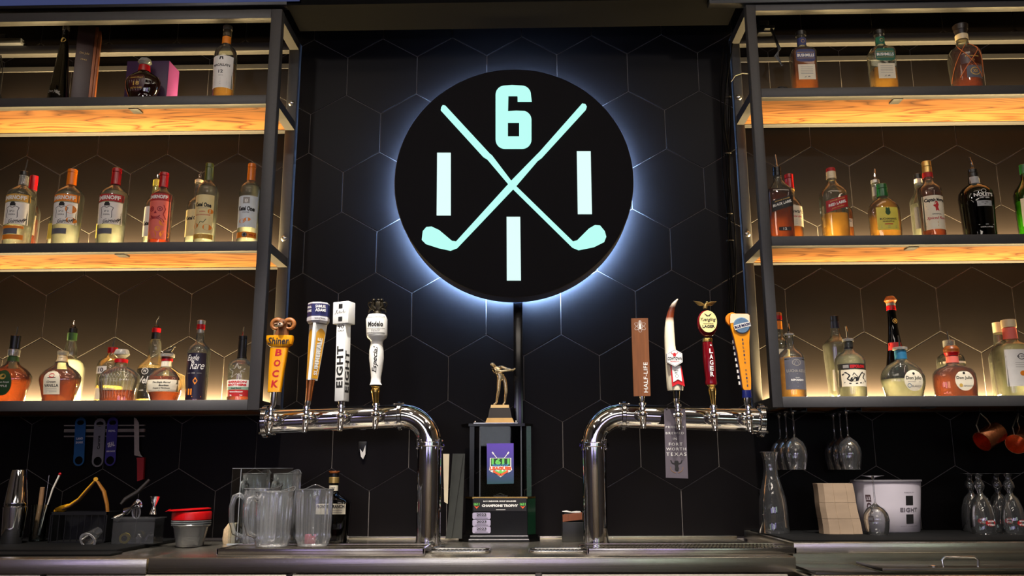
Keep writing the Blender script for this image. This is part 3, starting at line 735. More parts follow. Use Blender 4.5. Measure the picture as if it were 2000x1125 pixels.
for i, j in ((0, 1), (2, 3)):
    fn = face_fn(i, j); m = MB(); us = (.08, .93) if i == 2 else (.1, .9)
    top = [(us[1]-(us[1]-us[0])*k/8, .84+.08*math.sin(PI*k/8)) for k in range(9)]
    shape2(m, [(us[0], .03), (us[1], .03)]+top, fn); m.build('panel', YP, t)
fn = face_fn(2, 3); m = MB()
f2 = lambda u, v: fn(u, v)+Vector((.0006, -.0006, 0))
vs, fs, asp = glyphs('SUMMER ALE', .03, 0, 1)
m.add([f2(.52-z*.5, .42+x*.66) for x, z in vs], fs); m.build('lettering', WINK, t)
m = MB(); Wd = wedge(0, 0, 1)
m = MB()
for k in range(5):
    q = (k+.5)/5; z = bo[1]+(to[1]-bo[1])*q; x = bo[0]+(to[0]-bo[0])*q-.003; wd = h0+(h1-h0)*q
    m.ball((x, -wd*.42-.0005, z), (.002, .0012, .002), n=8)
m.build('rivets', INK, t)
cA = L(622, 631); cB = L(622, 594); cr = (L(643.5, 610)[0]-L(600, 610)[0])/2; cc_ = (L(643.5, 610)[0]+L(600, 610)[0])/2
col = MB(); col.lathe([(cr*.86, cA[1]-.004), (cr, cA[1]+.006), (cr, cA[1]+.018), (cr*.97, cA[1]+.019), (cr*.96, cB[1]), (cr*.9, cB[1]+.003)], 8, Matrix.Translation((cc_, 0.004, 0)) @ Matrix.Rotation(PI/8, 4, 'Z'))
co = col.build('collar', plas('collar_silver', (190, 188, 192), .25), t, angle=20)
nv = MB().lathe([(cr*.985, cA[1]+.024), (cr*.975, cB[1]-.004)], 8, Matrix.Translation((cc_, 0.004, 0)) @ Matrix.Rotation(PI/8, 4, 'Z'), cap=False).build('navy_band', plas('navy', (34, 36, 84), .35), co, angle=20)
m = MB(); R_ = cr*.985
cyl = lambda r, x0=0: (lambda u, v: (x0+r*math.sin(u/r), -r*math.cos(u/r), v))
cf = cyl(cr*1.0, cc_)
write(m, 'SAMUEL', .020, cB[1]-.016, .044, .012, lambda u, v: Vector(cf(u, v))+Vector((0, .004-.001, 0)), bold=.02)
write(m, 'ADAMS', .020, cB[1]-.031, .044, .012, lambda u, v: Vector(cf(u, v))+Vector((0, .004-.001, 0)), bold=.02)
write(m, 'SAMUEL', -.034, cB[1]-.018, .03, .010, lambda u, v: Vector(cf(u, v))+Vector((0, .004-.001, 0)), bold=.02)
write(m, 'ADAMS', -.034, cB[1]-.033, .03, .010, lambda u, v: Vector(cf(u, v))+Vector((0, .004-.001, 0)), bold=.02)
m.build('lettering', WINK, co)
m = MB(); write(m, 'SEASONAL', .020, cA[1]+.012, .046, .008, lambda u, v: Vector(cf(u, v))+Vector((0, .001, 0)), bold=.02); m.build('lettering', INK, co)
sp1, sp2 = b0, b1
MB().box(-.0055, .0055, 0, .004, 0, 1, Matrix(((1, 0, to[0]-bo[0], bo[0]-.003), (0, 1, -(h1-h0)*.42, -h0*.42-.0035), (0, 0, to[1]-bo[1]+.03, bo[1]), (0, 0, 0, 1)))).build('spine', plas('spine_white', (228, 226, 222), .25), t)

# 3 white box handle
t, L, org = handle_thing(2, FL, 'white square box tap handle with a wider head and black block letters')
ferrule(t, L, 666, 796, 667.5, 783)
z0, z1, z2 = L(666, 784)[1], L(670, 634)[1], L(672, 591)[1]
xc0, xc1 = L(667.5, 784)[0], L(671.5, 634)[0]
RZ = Matrix.Rotation(math.radians(-14), 4, 'Z'); sw = .0285
tl = math.atan2(xc1-xc0, z1-z0); TM = Matrix.Translation((xc0, 0, z0)) @ Matrix.Rotation(tl, 4, 'Y') @ Matrix.Rotation(math.radians(20), 4, 'Z')
TM = Matrix.Translation((xc0, 0, z0)) @ Matrix.Rotation(tl, 4, 'Y') @ Matrix.Rotation(math.radians(-20), 4, 'Z')
WB = plas('white_box', (232, 232, 228), .3)
H1 = z1-z0; hs = .0205
sh = MB().box(-hs, hs, -hs, hs, 0, H1, TM, b=.002).build('shaft', WB, t)
fr = lambda u, v: TM @ Vector((u, -hs-.0006, v)); sd = lambda u, v: TM @ Vector((hs+.0006, u, v))
m = MB(); write(m, '90', 0, H1-.011, .028, .015, fr, bold=.01); write(m, 'CALS', 0, H1-.027, .028, .007, fr, bold=.02)
write(m, 'EIGHT', 0, H1*.44, .165, .030, fr, rot=90, bold=.035, space=1.15)
write(m, 'EIGHT', 0, H1*.38, .165, .030, sd, rot=90, bold=.035, space=1.15); m.build('lettering', INK, sh)
hh = .036; H2 = z2-z1
hb_ = MB().box(-hh, hh, -hs-.006, hs+.006, H1, H1+H2, TM, b=.003).build('head', WB, t)
fr2 = lambda u, v: TM @ Vector((u, -hs-.0068, v))
m = MB()
for v in (.019, H2-.019): shape2(m, [(-.009, H1+v-.009), (.009, H1+v-.009), (.009, H1+v+.009), (-.009, H1+v+.009)], fr2)
fr3 = lambda u, v: TM @ Vector((u, -hs-.0074, v))
import itertools
sig = [(-.026, -.006), (-.018, .004), (-.014, .012), (-.018, .008), (-.014, -.004), (-.006, .004), (-.002, .009), (-.004, -.003), (.004, .003), (.006, -.002), (.012, .003), (.016, .012), (.015, -.002), (.026, .004)]
stroke(m, [(a, H1+H2/2+b) for a, b in sig], .0013, fr3); m.build('print', INK, hb_)

# 4 lion mug
t, L, org = handle_thing(3, FL, 'white mug shaped tap handle with a dark rearing lion crest on top')
GOLDF = GOLD
fe = MB(); loft(fe, [(0, 0, .008, .008, 0), sec(L, 790, 729.5, 739, 1), sec(L, 768, 726, 741, 1), sec(L, 762, 724.5, 743, 1), sec(L, 758, 727, 741, 1), sec(L, 755, 724, 743.5, 1), sec(L, 752, 726, 741, 1)], 28); fe.build('ferrule', GOLD, t, angle=50)
bd = MB(); loft(bd, [sec(L, 752, 722, 746, .95), sec(L, 747, 724, 743.5, .95), sec(L, 738, 725, 744, .95), sec(L, 722, 723.6, 747, .95), sec(L, 700, 721, 749.7, .95), sec(L, 685, 721.5, 749.2, .95), sec(L, 670, 724.5, 747.5, .95), sec(L, 665, 723.5, 749, .95), sec(L, 660, 717.5, 755, .9), sec(L, 655, 716, 756.5, .9), sec(L, 624, 715, 756.6, .9), sec(L, 620, 717, 755, .9), sec(L, 615, 719.5, 752.5, .9)], 36)
bdy = bd.build('body', plas('mug_white', (234, 233, 226), .22), t, angle=50)
a = L(736, 638); hw4 = (L(756.5, 638)[0]-L(715.5, 638)[0])/2
def ef(cx, a_, b_): return lambda u, v: (cx+u, -b_*math.sqrt(max(0, 1-(u/a_)**2))-.0008, v)
f4 = ef(a[0], hw4*1.015, hw4*1.015*.9)
m = MB(); write(m, 'Modelo', 0, a[1]+.006, .060, .020, f4, bold=.03); write(m, 'Especial', .002, a[1]-.020, .036, .010, f4, shear=.4)
for dz, th in ((-.0115, .0014), (-.030, .0022), (-.034, .001), (.033, .0012), (.036, .0012)):
    m.add([f4(-hw4*.85+hw4*1.7*i/16, a[1]+dz+s*th/2) for i in range(17) for s in (-1, 1)], [(2*i, 2*i+2, 2*i+3, 2*i+1) for i in range(16)])
m.build('lettering', INK, bdy)
a = L(735, 702); E5 = [sec(L, y, a_, b_, .95) for y, a_, b_ in ((752, 722, 746), (738, 725, 744), (722, 723.6, 747), (700, 721, 749.7), (685, 721.5, 749.2), (670, 724.5, 747.5), (660, 724, 748))]
def f5(u, v):
    v = min(max(v, E5[0][1]), E5[-1][1]-1e-5)
    for p_, q_ in zip(E5, E5[1:]):
        if p_[1] <= v <= q_[1]:
            f_ = (v-p_[1])/(q_[1]-p_[1]); h_ = p_[2]+(q_[2]-p_[2])*f_; c_ = p_[0]+(q_[0]-p_[0])*f_
            return (c_+u, -h_*.95*math.sqrt(max(0, 1-(u/h_)**2))-.0012, v)
    return (u, -.03, v)
m = MB(); write(m, 'Especial', 0, a[1]-.002, .104, .024, f5, rot=86, shear=.3, bold=.01); m.build('lettering', INK, bdy)
cr_ = mat('crest_bronze', (40, 34, 20), .35, .6, noise=.3, nscale=80, bump=.3)
m = MB(); b = L(737, 612); loft(m, [(b[0], b[1]-.006, .018, .014, 0), (b[0], b[1], .014, .012, 0), (b[0], b[1]+.006, .010, .010, 0)], 20)
m.box(b[0]-.006, b[0]+.010, -.006, .006, b[1]+.005, b[1]+.036, b=.002)
m.ball((b[0]+.002, 0, b[1]+.040), (.006, .005, .006))
for s in (-1, 1):
    m.tube([(b[0]+s*.006, 0, b[1]+.012), (b[0]+s*.016, 0, b[1]+.022), (b[0]+s*.012, 0, b[1]+.034)], [.007, .006, .006], 8)
    m.ball((b[0]+s*.012, 0, b[1]+.040), (.006, .006, .006)); m.tube([(b[0]+s*.012, 0, b[1]+.028), (b[0]+s*.022, 0, b[1]+.034), (b[0]+s*.026, 0, b[1]+.030)], [.003, .0025, .0015], 6)
    m.tube([(b[0]+s*.010, 0, b[1]+.014), (b[0]+s*.024, 0, b[1]+.010), (b[0]+s*.027, 0, b[1]+.002)], [.005, .004, .002], 6)
    m.tube([(b[0]+s*.014, .003, b[1]+.012), (b[0]+s*.024, .003, b[1]+.018), (b[0]+s*.030, .003, b[1]+.028), (b[0]+s*.026, .003, b[1]+.036)], [.002, .0015, .0015, .002], 6)
CM = Matrix.Translation((b[0], 0, b[1]-.002)) @ Matrix.Scale(1.3, 4) @ Matrix.Translation((-b[0], 0, -b[1]+.002)); m.v = [CM @ v for v in m.v]; m.build('lion_crest', cr_, t, angle=60)

# 5 brown plank
t, L, org = handle_thing(0, FR, 'flat brown wooden plank tap handle with white atom emblem and vertical letters')
ferrule(t, L, 1254, 790, 1254, 774, SILVER, .008, .010)
pts = [L(1237.5, 774), L(1270, 773.5), L(1265, 622), L(1232.5, 622.5)]
pk = MB().prism(pts, -.009, .009).build('plank', mat('brown_wood', (122, 72, 34), .4, noise=.18, nscale=12, stretch=(8, 8, .6), bump=.1), t)
m = MB(); q = L(1260.5, 737.5); write(m, 'HALF-LIFE', q[0], q[1], .118, .0155, flat(-.0098), rot=89, bold=.01, space=1.05)
q = L(1249.5, 638)
for g in (0, PI/3, -PI/3):
    pt = [(q[0]+.024*math.cos(a)*math.cos(g+PI/2)-.0085*math.sin(a)*math.sin(g+PI/2), q[1]+.024*math.cos(a)*math.sin(g+PI/2)+.0085*math.sin(a)*math.cos(g+PI/2)) for a in [2*PI*i/28 for i in range(29)]]
    stroke(m, pt, .0008, flat(-.0098))
shape2(m, [(q[0]-.004, q[1]-.012), (q[0]+.004, q[1]-.012), (q[0]+.0045, q[1]+.004), (q[0]+.002, q[1]+.010), (q[0]+.0015, q[1]+.022), (q[0]-.0015, q[1]+.022), (q[0]-.002, q[1]+.010), (q[0]-.0045, q[1]+.004)], flat(-.0099))
m.build('lettering', WINK, pk)

# 6 horn
t, L, org = handle_thing(1, FR, 'curved cream cattle horn tap handle with brown tip, hexagon badge and red ribbon')
ferrule(t, L, 1321, 792, 1321, 779, SILVER, .0085, .011)
st = MB(); loft(st, [sec(L, 779, 1315.5, 1327, 1), sec(L, 763, 1314, 1328, 1)], 20); st.build('black_stem', BLACKM, t)
hm = bpy.data.materials.new('horn_cream'); hm.use_nodes = True; nt = hm.node_tree; bb = nt.nodes['Principled BSDF']
tc = nt.nodes.new('ShaderNodeTexCoord'); sx = nt.nodes.new('ShaderNodeSeparateXYZ'); rp = nt.nodes.new('ShaderNodeValToRGB'); mr = nt.nodes.new('ShaderNodeMapRange')
zt, zb_ = L(1324, 585)[1], L(1315, 650)[1]
mr.inputs['From Min'].default_value = zb_; mr.inputs['From Max'].default_value = zt
rp.color_ramp.elements[0].position = .30; rp.color_ramp.elements[0].color = rgb(238, 228, 200)
rp.color_ramp.elements[1].position = .92; rp.color_ramp.elements[1].color = rgb(190, 178, 160)
e = rp.color_ramp.elements.new(.46); e.color = rgb(120, 52, 26); e = rp.color_ramp.elements.new(.75); e.color = rgb(66, 28, 18)
nt.links.new(tc.outputs['Object'], sx.inputs[0]); nt.links.new(sx.outputs['Z'], mr.inputs['Value']); nt.links.new(mr.outputs[0], rp.inputs[0]); nt.links.new(rp.outputs[0], bb.inputs['Base Color'])
bb.inputs['Roughness'].default_value = .25
hs_ = [(763, 1304, 1334), (757, 1302.5, 1334.5), (735, 1301, 1331), (715, 1300, 1327), (695, 1299, 1322), (675, 1298, 1319), (657, 1297.7, 1317.7), (640, 1298.3, 1316.5), (622, 1300.5, 1315.7), (610, 1303.5, 1317), (600, 1307.5, 1319), (592, 1312.5, 1321.5), (587, 1318, 1324), (584, 1322, 1325)]
hr = MB(); loft(hr, [sec(L, y, a, b, .9) for y, a, b in hs_], 28); hr.build('horn', hm, t, angle=70)
q = L(1314.5, 701.5); r = .0345
hexo = [(q[0]+r*math.sin(PI/3*i), q[1]+r*math.cos(PI/3*i)) for i in range(6)]
bg = MB().prism(hexo, -.040, -.020).build('badge', plas('badge_white', (236, 234, 230), .3), t)
m = MB()
for a, b in zip(hexo, hexo[1:]+hexo[:1]): stroke(m, [(q[0]+(a[0]-q[0])*.9, q[1]+(a[1]-q[1])*.9), (q[0]+(b[0]-q[0])*.9, q[1]+(b[1]-q[1])*.9)], .0008, flat(-.0406))
write(m, 'COWTOWN', q[0], q[1]-.003, .056, .0125, flat(-.0407), bold=.03); m.build('lettering', INK, bg)
m = MB(); write(m, 'BREWING CO', q[0], q[1]-.014, .034, .004, flat(-.0407), bold=.02)
shape2(m, [(q[0]-.005, q[1]+.006), (q[0]+.005, q[1]+.006), (q[0]+.006, q[1]+.014), (q[0]+.003, q[1]+.020), (q[0]-.003, q[1]+.020), (q[0]-.006, q[1]+.014)], flat(-.0407))
for s in (-1, 1): stroke(m, [(q[0]+s*.005, q[1]+.015), (q[0]+s*.011, q[1]+.017), (q[0]+s*.012, q[1]+.022)], .002, flat(-.0407))
m.build('bull_mark', RINK, bg)
rp_ = [L(1307, 716), L(1328, 716), L(1335, 756), L(1321.5, 751), L(1310.5, 757)]
rb_ = MB().prism(rp_, -.031, -.026).build('ribbon', plas('ribbon_red', (196, 18, 26), .35), t)
MB().prism([L(1309.5, 716), L(1326, 716), L(1329.5, 747), L(1321.5, 742.5), L(1312.5, 748)], -.033, -.031).build('ribbon_centre', plas('badge_white', (236, 234, 230), .3), rb_)
m = MB(); q = L(1318, 729); write(m, 'ALL FORT WORTH', q[0], q[1]+.006, .018, .004, flat(-.0336), bold=.03); write(m, 'BEER', q[0], q[1]-.002, .010, .004, flat(-.0336), bold=.03); ring2(m, q[0]+.002, q[1]-.014, .006, .006, .0008, flat(-.0336)); m.build('lettering', INK, rb_)

# 7 eagle, maroon
t, L, org = handle_thing(2, FR, 'maroon turned tap handle with cream oval plaque and golden eagle on top')
fe = MB(); loft(fe, [(0, 0, .008, .008, 0), sec(L, 790, 1389, 1398, 1), sec(L, 778, 1387, 1397.5, 1), sec(L, 765, 1383.5, 1398, 1), sec(L, 760, 1382.5, 1398.5, 1), sec(L, 756, 1384, 1396, 1), sec(L, 752, 1380, 1399, 1)], 28); fe.build('ferrule', GOLD, t, angle=50)
MAR = plas('maroon', (104, 8, 20), .15)
bd = MB(); loft(bd, [sec(L, 752, 1378, 1400, .9), sec(L, 748, 1377, 1400.5, .9), sec(L, 740, 1378, 1399, .9), sec(L, 720, 1375, 1398, .9), sec(L, 700, 1373, 1396.5, .9), sec(L, 685, 1372.6, 1394.6, .9), sec(L, 668, 1372, 1390.5, .9)], 28); bdy = bd.build('body', MAR, t, angle=60)
lo = MB(); loft(lo, [sec(L, 668, 1371.5, 1391, .9), sec(L, 664, 1372, 1392, .9), sec(L, 661, 1373, 1391, .9)], 28); lo.build('collar', GOLD, t, angle=60)
m = MB()
for i, s in enumerate('LAGER'):
    q = L(1386.3+i*.55, 687+i*11.2); write(m, s, q[0], q[1], .0135, .0185, flat(-.0245), bold=.03)
q = L(1386, 676); pts = [(q[0]+(.005 if i % 2 else .002)*math.sin(PI*i/5+PI), q[1]+(.005 if i % 2 else .002)*math.cos(PI*i/5+PI)) for i in range(10)]; shape2(m, pts, flat(-.0245))
m.build('lettering', WINK, bdy)
q = L(1381, 632.5); ov = MB()
ov.ball((q[0], 0, q[1]), (.0395, .019, .055), n=36); ov.build('plaque_body', MAR, t, angle=60)
q = L(1381.3, 629.5)
pl = MB().prism(ell(q[0], q[1], .034, .0435, 40), -.0215, -.010).build('plaque', plas('plaque_cream', (240, 224, 150), .35), t)
m = MB(); write(m, 'Yuengling', q[0], q[1]+.006, .060, .018, flat(-.0221), shear=.35, bold=.02); write(m, 'TRADITIONAL', q[0], q[1]-.009, .042, .0045, flat(-.0221), bold=.02); write(m, 'LAGER', q[0], q[1]-.020, .048, .0115, flat(-.0221), bold=.04)
for s in (-1, 1): shape2(m, [(q[0], q[1]+.024), (q[0]+s*.016, q[1]+.033), (q[0]+s*.010, q[1]+.026), (q[0]+s*.003, q[1]+.018)][::s], flat(-.0221))
m.build('lettering', INK, pl)
eg = MB(); q = L(1377.5, 597)
eg.tube([(q[0]-.002, 0, q[1]-.012), (q[0], 0, q[1]-.002), (q[0]+.005, -.002, q[1]+.010)], [.008, .0085, .004], 12); eg.ball((q[0]+.007, -.003, q[1]+.012), (.0055, .005, .005))
for s, tip in ((-1, L(1354, 587)), (1, L(1400, 588))):
    dx = tip[0]-q[0]
    for k in range(4):
        eg.tube([(q[0], 0, q[1]+.002), (q[0]+dx*.45, .002*k, q[1]+.014-k*.004), (tip[0]-dx*.10*k, .002*k, tip[1]-.002-k*.004)], [.005, .0048, .001], 8, flat=.5)
eg.tube([(q[0]-.002, 0, q[1]-.006), (q[0]-.008, 0, q[1]-.012)], [.006, .002], 8)
eg.build('eagle', mat('eagle_gold', (176, 148, 92), .3, .9, noise=.3, nscale=60, bump=.2), t, angle=60)

# 8 orange paddle
t, L, org = handle_thing(3, FR, 'orange paddle tap handle with round blue grey moon badge and orange slice behind')
ferrule(t, L, 1459, 792, 1459, 777, SILVER, .0085, .013)
st = MB(); loft(st, [sec(L, 777, 1449, 1468, .8), sec(L, 770, 1449.5, 1467.5, .8), sec(L, 762, 1449, 1466, .7)], 24, 2.6); st.build('blue_collar', plas('collar_blue', (18, 28, 92), .25), t)
out = [L(*p) for p in ((1466, 760), (1464, 762.5), (1452, 761.5), (1450, 757), (1447, 735), (1440, 690), (1433, 660), (1427, 640), (1425, 620), (1426, 614), (1430, 613), (1459, 613.5), (1463, 616), (1464, 630), (1462.5, 670), (1464, 710), (1466, 740))]
pb = MB().prism(out, -.008, .006).build('paddle', plas('paddle_orange', (240, 152, 14), .25), t)
MB().prism([L(*p) for p in ((1425.3, 632), (1425.4, 620), (1426.3, 614.4), (1430, 613.4), (1459, 613.9), (1462.6, 616.2), (1463.4, 632), (1444, 629))], -.0088, -.008).build('pale_top', plas('paddle_cream', (244, 226, 190), .3), pb)
q = L(1433.5, 622); c8 = MB(); c8.lathe([(.026, 0), (.028, .003), (.028, .011), (.026, .014)], 32, Matrix.Translation((q[0]-.003, .022, q[1]-.002)) @ MBY); c8.build('orange_slice', plas('slice_orange', (236, 138, 24), .35), t)
q = L(1447.5, 636.5); md = MB().lathe([(.0325, 0), (.0325, .003), (.029, .006)], 40, Matrix.Translation((q[0], -.0082, q[1])) @ MBY).build('moon_badge', mat('moon_blue', (96, 128, 160), .35, noise=.25, nscale=30), pb)
m = MB(); stroke(m, [(q[0]-.031, q[1]-.010), (q[0], q[1]-.001), (q[0]+.033, q[1]+.006)], .0185, flat(-.0149)); m.build('name_band', WINK, md)
m = MB(); write(m, 'BLUE MOON', q[0]+.001, q[1]-.001, .062, .012, flat(-.0156), rot=14, bold=.05); m.build('lettering', plas('navy', (34, 36, 84), .35), md)
m = MB()
for i, s in enumerate('BELGIAN WHITE'):
    q = L(1449.5+i*.80, 664+i*7.45)
    if s != ' ': write(m, s, q[0], q[1], .0055, .0085, flat(-.0088), bold=.04)
m.build('lettering', plas('navy', (34, 36, 84), .35), pb)
out = [L(*p) for p in ((1429, 645), (1434, 672), (1443, 720), (1448, 757), (1452, 757), (1452, 645))]
MB().prism(out, .006, .018).build('side_board', plas('navy_board', (16, 22, 66), .3), pb)
m = MB()
for i in range(8):
    a = L(1433.6+i*1.75, 667+i*11.5); m.box(a[0]-.0042, a[0]+.004, .007, .013, a[1]-.007, a[1]+.006)
m.build('side_letters', WINK, pb)

# hanging sign
org = W(1319, 800, 3.425); L = local(org)
t = thing('hanging_sign', 'grey vertical card hung on the horn tap reading proudly brewed in texas', 'sign', org)
pts = [L(1297, 799), L(1338.5, 799), L(1344, 934.5), L(1300.5, 933)]
cd = MB().prism(pts, 0, .0016).build('card', paper('slate', (92, 84, 92)), t)
m = MB()
for s, x, y, wd, h in (('PROUDLY', 1318.5, 834, .072, .0085), ('BREWED', 1318, 846, .070, .0085), ('IN', 1318, 857, .014, .0085), ('FORT', 1319.5, 867.5, .052, .0115), ('WORTH', 1320.5, 877, .076, .0105), ('TEXAS', 1321, 887, .078, .0125)):
    q = L(x, y); write(m, s, q[0], q[1], wd, h, flat(-.0006), space=1.3)
m.build('lettering', WINK, cd)
q = L(1321.5, 909); m = MB()
shape2(m, [(q[0]+a*.001, q[1]+b*.001) for a, b in ((-9, 8), (-6, -4), (-8, -16), (-2, -22), (6, -21), (9, -12), (6, -2), (9, 8), (5, 12), (-5, 12))], flat(-.0006))
shape2(m, [(q[0]+a*.001, q[1]+b*.001) for a, b in ((-9, 13), (-5, 18), (5, 18), (9, 13), (9, 11), (-9, 11))], flat(-.0007))
for s in (-1, 1): stroke(m, [(q[0]+s*.007, q[1]+.006), (q[0]+s*.017, q[1]+.009), (q[0]+s*.022, q[1]+.020)], .004, flat(-.0007))
m.build('bull_mark', INK, cd)
m = MB(); [stroke(m, [(q[0]+.024*math.cos(a)*s, q[1]-.008+.02*math.sin(a)) for a in [PI*(-.45+.06*i) for i in range(9)]], .002, flat(-.0006)) for s in (-1, 1)]
m.build('laurel', mat('bronze_ink', (130, 96, 66), .6, noise=.05), cd)
MB().prism([L(1302, 802), L(1304, 799), L(1304, 796), L(1300, 799)], 0, .001).build('tab', paper('slate', (92, 84, 92)), t)

# ------------------------------------------------------------------ trophy
TYF = 3.80
org = Vector((W(968, 1057, TYF).x-.013, TYF, CT)); L = local(org)
t = thing('trophy', 'tall black champions trophy stand with glass case, league poster and golfer figure', 'trophy', org)
BG = mat('trophy_black', (9, 9, 10), .22, noise=.05, spec=.3); DG = mat('trophy_green', (16, 44, 28), .25, noise=.08)
def oct_prism(mb, xl, xr, z0, z1, dep, ch, yf=0, chl=None):
    chl = ch if chl is None else chl
    pts = [(xl, yf), (xr, yf), (xr+ch, yf+ch*1.3), (xr+ch, yf+dep), (xl-chl, yf+dep), (xl-chl, yf+chl*1.3)]
    n = 6; mb.add([(x, y, z0) for x, y in pts]+[(x, y, z1) for x, y in pts], [(i, (i+1) % n, n+(i+1) % n, n+i) for i in range(n)]+[tuple(range(n)), tuple(range(2*n-1, n-1, -1))])
    return mb
a = L(915, 1057); b = L(1034, 1057)
oct_prism(MB(), a[0], b[0], .0005, .014, .150, .045, -.012).build('plinth', BG, t, angle=20)
oct_prism(MB(), a[0]+.006, b[0]-.004, .014, .028, .145, .04, -.006).build('plinth_step', BG, t, angle=20)
z1 = L(970, 970)[1]
xa, xb_ = L(923, 1010)[0], L(1030, 1010)[0]
bx = oct_prism(MB(), xa, xb_, .028, z1, .138, .034).build('base_box', BG, t, angle=20)
oct_prism(MB(), xa-.001, xb_+.001, z1-.008, z1-.001, .137, .0345, -.0015).build('base_rim', GOLD, t, angle=20)
MB().add([(xb_+.0015, .0, .03), (xb_+.035, .042, .03), (xb_+.035, .042, z1-.009), (xb_+.0015, 0, z1-.009)], [(0, 1, 2, 3)]).build('green_panel', DG, bx)
MB().box(a[0]+.002, b[0]-.002, -.0135, -.012, .009, .0135).build('silver_line', SILVER, t); MB().box(a[0]+.008, b[0]-.006, -.0075, -.006, .023, .0275).build('silver_line', SILVER, t)
hdp = MB().prism([L(925, 998), L(1028, 998), L(1028, 973), L(925, 973)], -.002, -.0002).build('header_plate', mat('header_black', (20, 19, 20), .4, noise=.05), bx)
m = MB(); q = L(976, 979); write(m, '1611 INDOOR GOLF LEAGUES', q[0], q[1], .140, .0065, flat(-.0028), bold=.05)
q = L(976.5, 987.5); write(m, 'CHAMPIONS TROPHY', q[0], q[1], .155, .0105, flat(-.0028), bold=.06); q = L(978, 995.5); stroke(m, [(q[0]-.02, q[1]), (q[0]+.02, q[1])], .002, flat(-.0028))
m.build('lettering', WINK, bx)
GRN = mat('league_green', (110, 200, 90), .5, noise=.04); ORG = mat('league_orange', (236, 96, 50), .5, noise=.04); BLU = mat('league_blue', (70, 150, 210), .5, noise=.04)
for x in (931, 1021):
    q = L(x, 986); m = MB(); write(m, '1611', q[0], q[1]+.003, .024, .012, flat(-.0028), bold=.05); m.build('emblem_numerals', GRN, bx)
    m = MB(); shape2(m, [(q[0]-.011, q[1]-.004), (q[0], q[1]-.008), (q[0]+.011, q[1]-.004), (q[0], q[1]-.016)], flat(-.0028)); m.build('emblem_chevron', ORG, bx)
PLM = mat('plate_lilac', (196, 186, 206), .3, .5, noise=.04)
for i, s in enumerate(('2022', '2023', '2023')):
    y = 1007.5+i*13.7; q = L(940.5, y); w2, h2 = .0385, .0135
    p = MB().prism([(q[0]-w2, q[1]-h2+.004), (q[0]-w2+.004, q[1]-h2), (q[0]+w2-.004, q[1]-h2), (q[0]+w2, q[1]-h2+.004), (q[0]+w2, q[1]+h2-.004), (q[0]+w2-.004, q[1]+h2), (q[0]-w2+.004, q[1]+h2), (q[0]-w2, q[1]+h2-.004)], -.002, -.0002).build('name_plate', PLM, bx)
    m = MB(); write(m, s, q[0], q[1]+.005, .042, .0105, flat(-.0026), bold=.03)
    for dz, wd in ((-.004, .04), (-.0095, .056)): stroke(m, [(q[0]-wd/2, q[1]+dz), (q[0]+wd/2, q[1]+dz)], .0016, flat(-.0026))
    m.build('numerals', INK, p)
# columns, case and top
z2 = L(970, 832)[1]; zt = L(970, 826)[1]
for x, yy, r in ((937, .015, .0025), (1018, .015, .0025)):
    q = L(x, 900); MB().box(q[0]-r, q[0]+r, yy, yy+.005, z1, z2).build('case_edge', mat('edge_grey', (70, 72, 72), .25, .3, noise=.04), t)
for x in (921, 1033):
    q = L(x, 900); MB().box(q[0]-.010, q[0]+.010, .02, .135, z1, z2).build('side_board', BG if x < 1000 else DG, t)
q0, q1 = L(937, 900), L(1018, 900)
MB().box(q0[0], q1[0], .132, .136, z1, z2).build('back_board', mat('trophy_felt', (9, 9, 10), .9, noise=.1, spec=.05), t)
MB().box(q0[0]+.003, q1[0]-.003, .016, .018, z1+.001, z2-.001).build('case_glass', glass('case_glass', (235, 238, 236), (180, 190, 185), .3), t)
oct_prism(MB(), L(915, 830)[0], L(1025, 830)[0], z2, zt-.002, .135, .035, .005).build('top_board', BG, t, angle=20)
tp = MB().box(L(925, 828)[0], L(1011, 828)[0], .0, .10, zt-.002, zt+.001).build('silver_tray', SILVER, t)
for x in (928, 1008): MB().ball((L(x, 825)[0], .006, zt+.005), .005, n=10).build('knob', SILVER, t)
# poster
Lp = lambda x, y: L(x, y)
pts = [Lp(951, 945.5), Lp(1003.5, 944.5), Lp(1003, 865.5), Lp(950.5, 866)]
pm = bpy.data.materials.new('poster_purple'); pm.use_nodes = True; nt = pm.node_tree; bb = nt.nodes['Principled BSDF']
tc = nt.nodes.new('ShaderNodeTexCoord'); sx = nt.nodes.new('ShaderNodeSeparateXYZ'); rp = nt.nodes.new('ShaderNodeValToRGB'); mr = nt.nodes.new('ShaderNodeMapRange')
mr.inputs['From Min'].default_value = Lp(970, 945)[1]; mr.inputs['From Max'].default_value = Lp(970, 866)[1]
rp.color_ramp.elements[0].color = rgb(36, 70, 76); rp.color_ramp.elements[1].color = rgb(92, 66, 170)
nt.links.new(tc.outputs['Object'], sx.inputs[0]); nt.links.new(sx.outputs['Z'], mr.inputs['Value']); nt.links.new(mr.outputs[0], rp.inputs[0]); nt.links.new(rp.outputs[0], bb.inputs['Base Color']); bb.inputs['Roughness'].default_value = .4
po = MB().prism(pts, .0105, .012).build('poster', pm, t)
MB().box(Lp(977, 950)[0]-.03, Lp(977, 950)[0]+.03, .012, .09, z1, z1+.004).build('poster_base', BLACKM, t)
MB().tube([(Lp(977, 950)[0]-.018, .03, z1+.006), (Lp(977, 950)[0], .02, z1+.014), (Lp(977, 950)[0]+.018, .03, z1+.006)], .003, 8).build('poster_clip', SILVER, t)
c = Lp(977.5, 908)
m = MB()
for s in (-1, 1): stroke(m, [(c[0]+s*.034, c[1]+.052), (c[0]-s*.030, c[1]-.030)], .0028, flat(.0099)); 
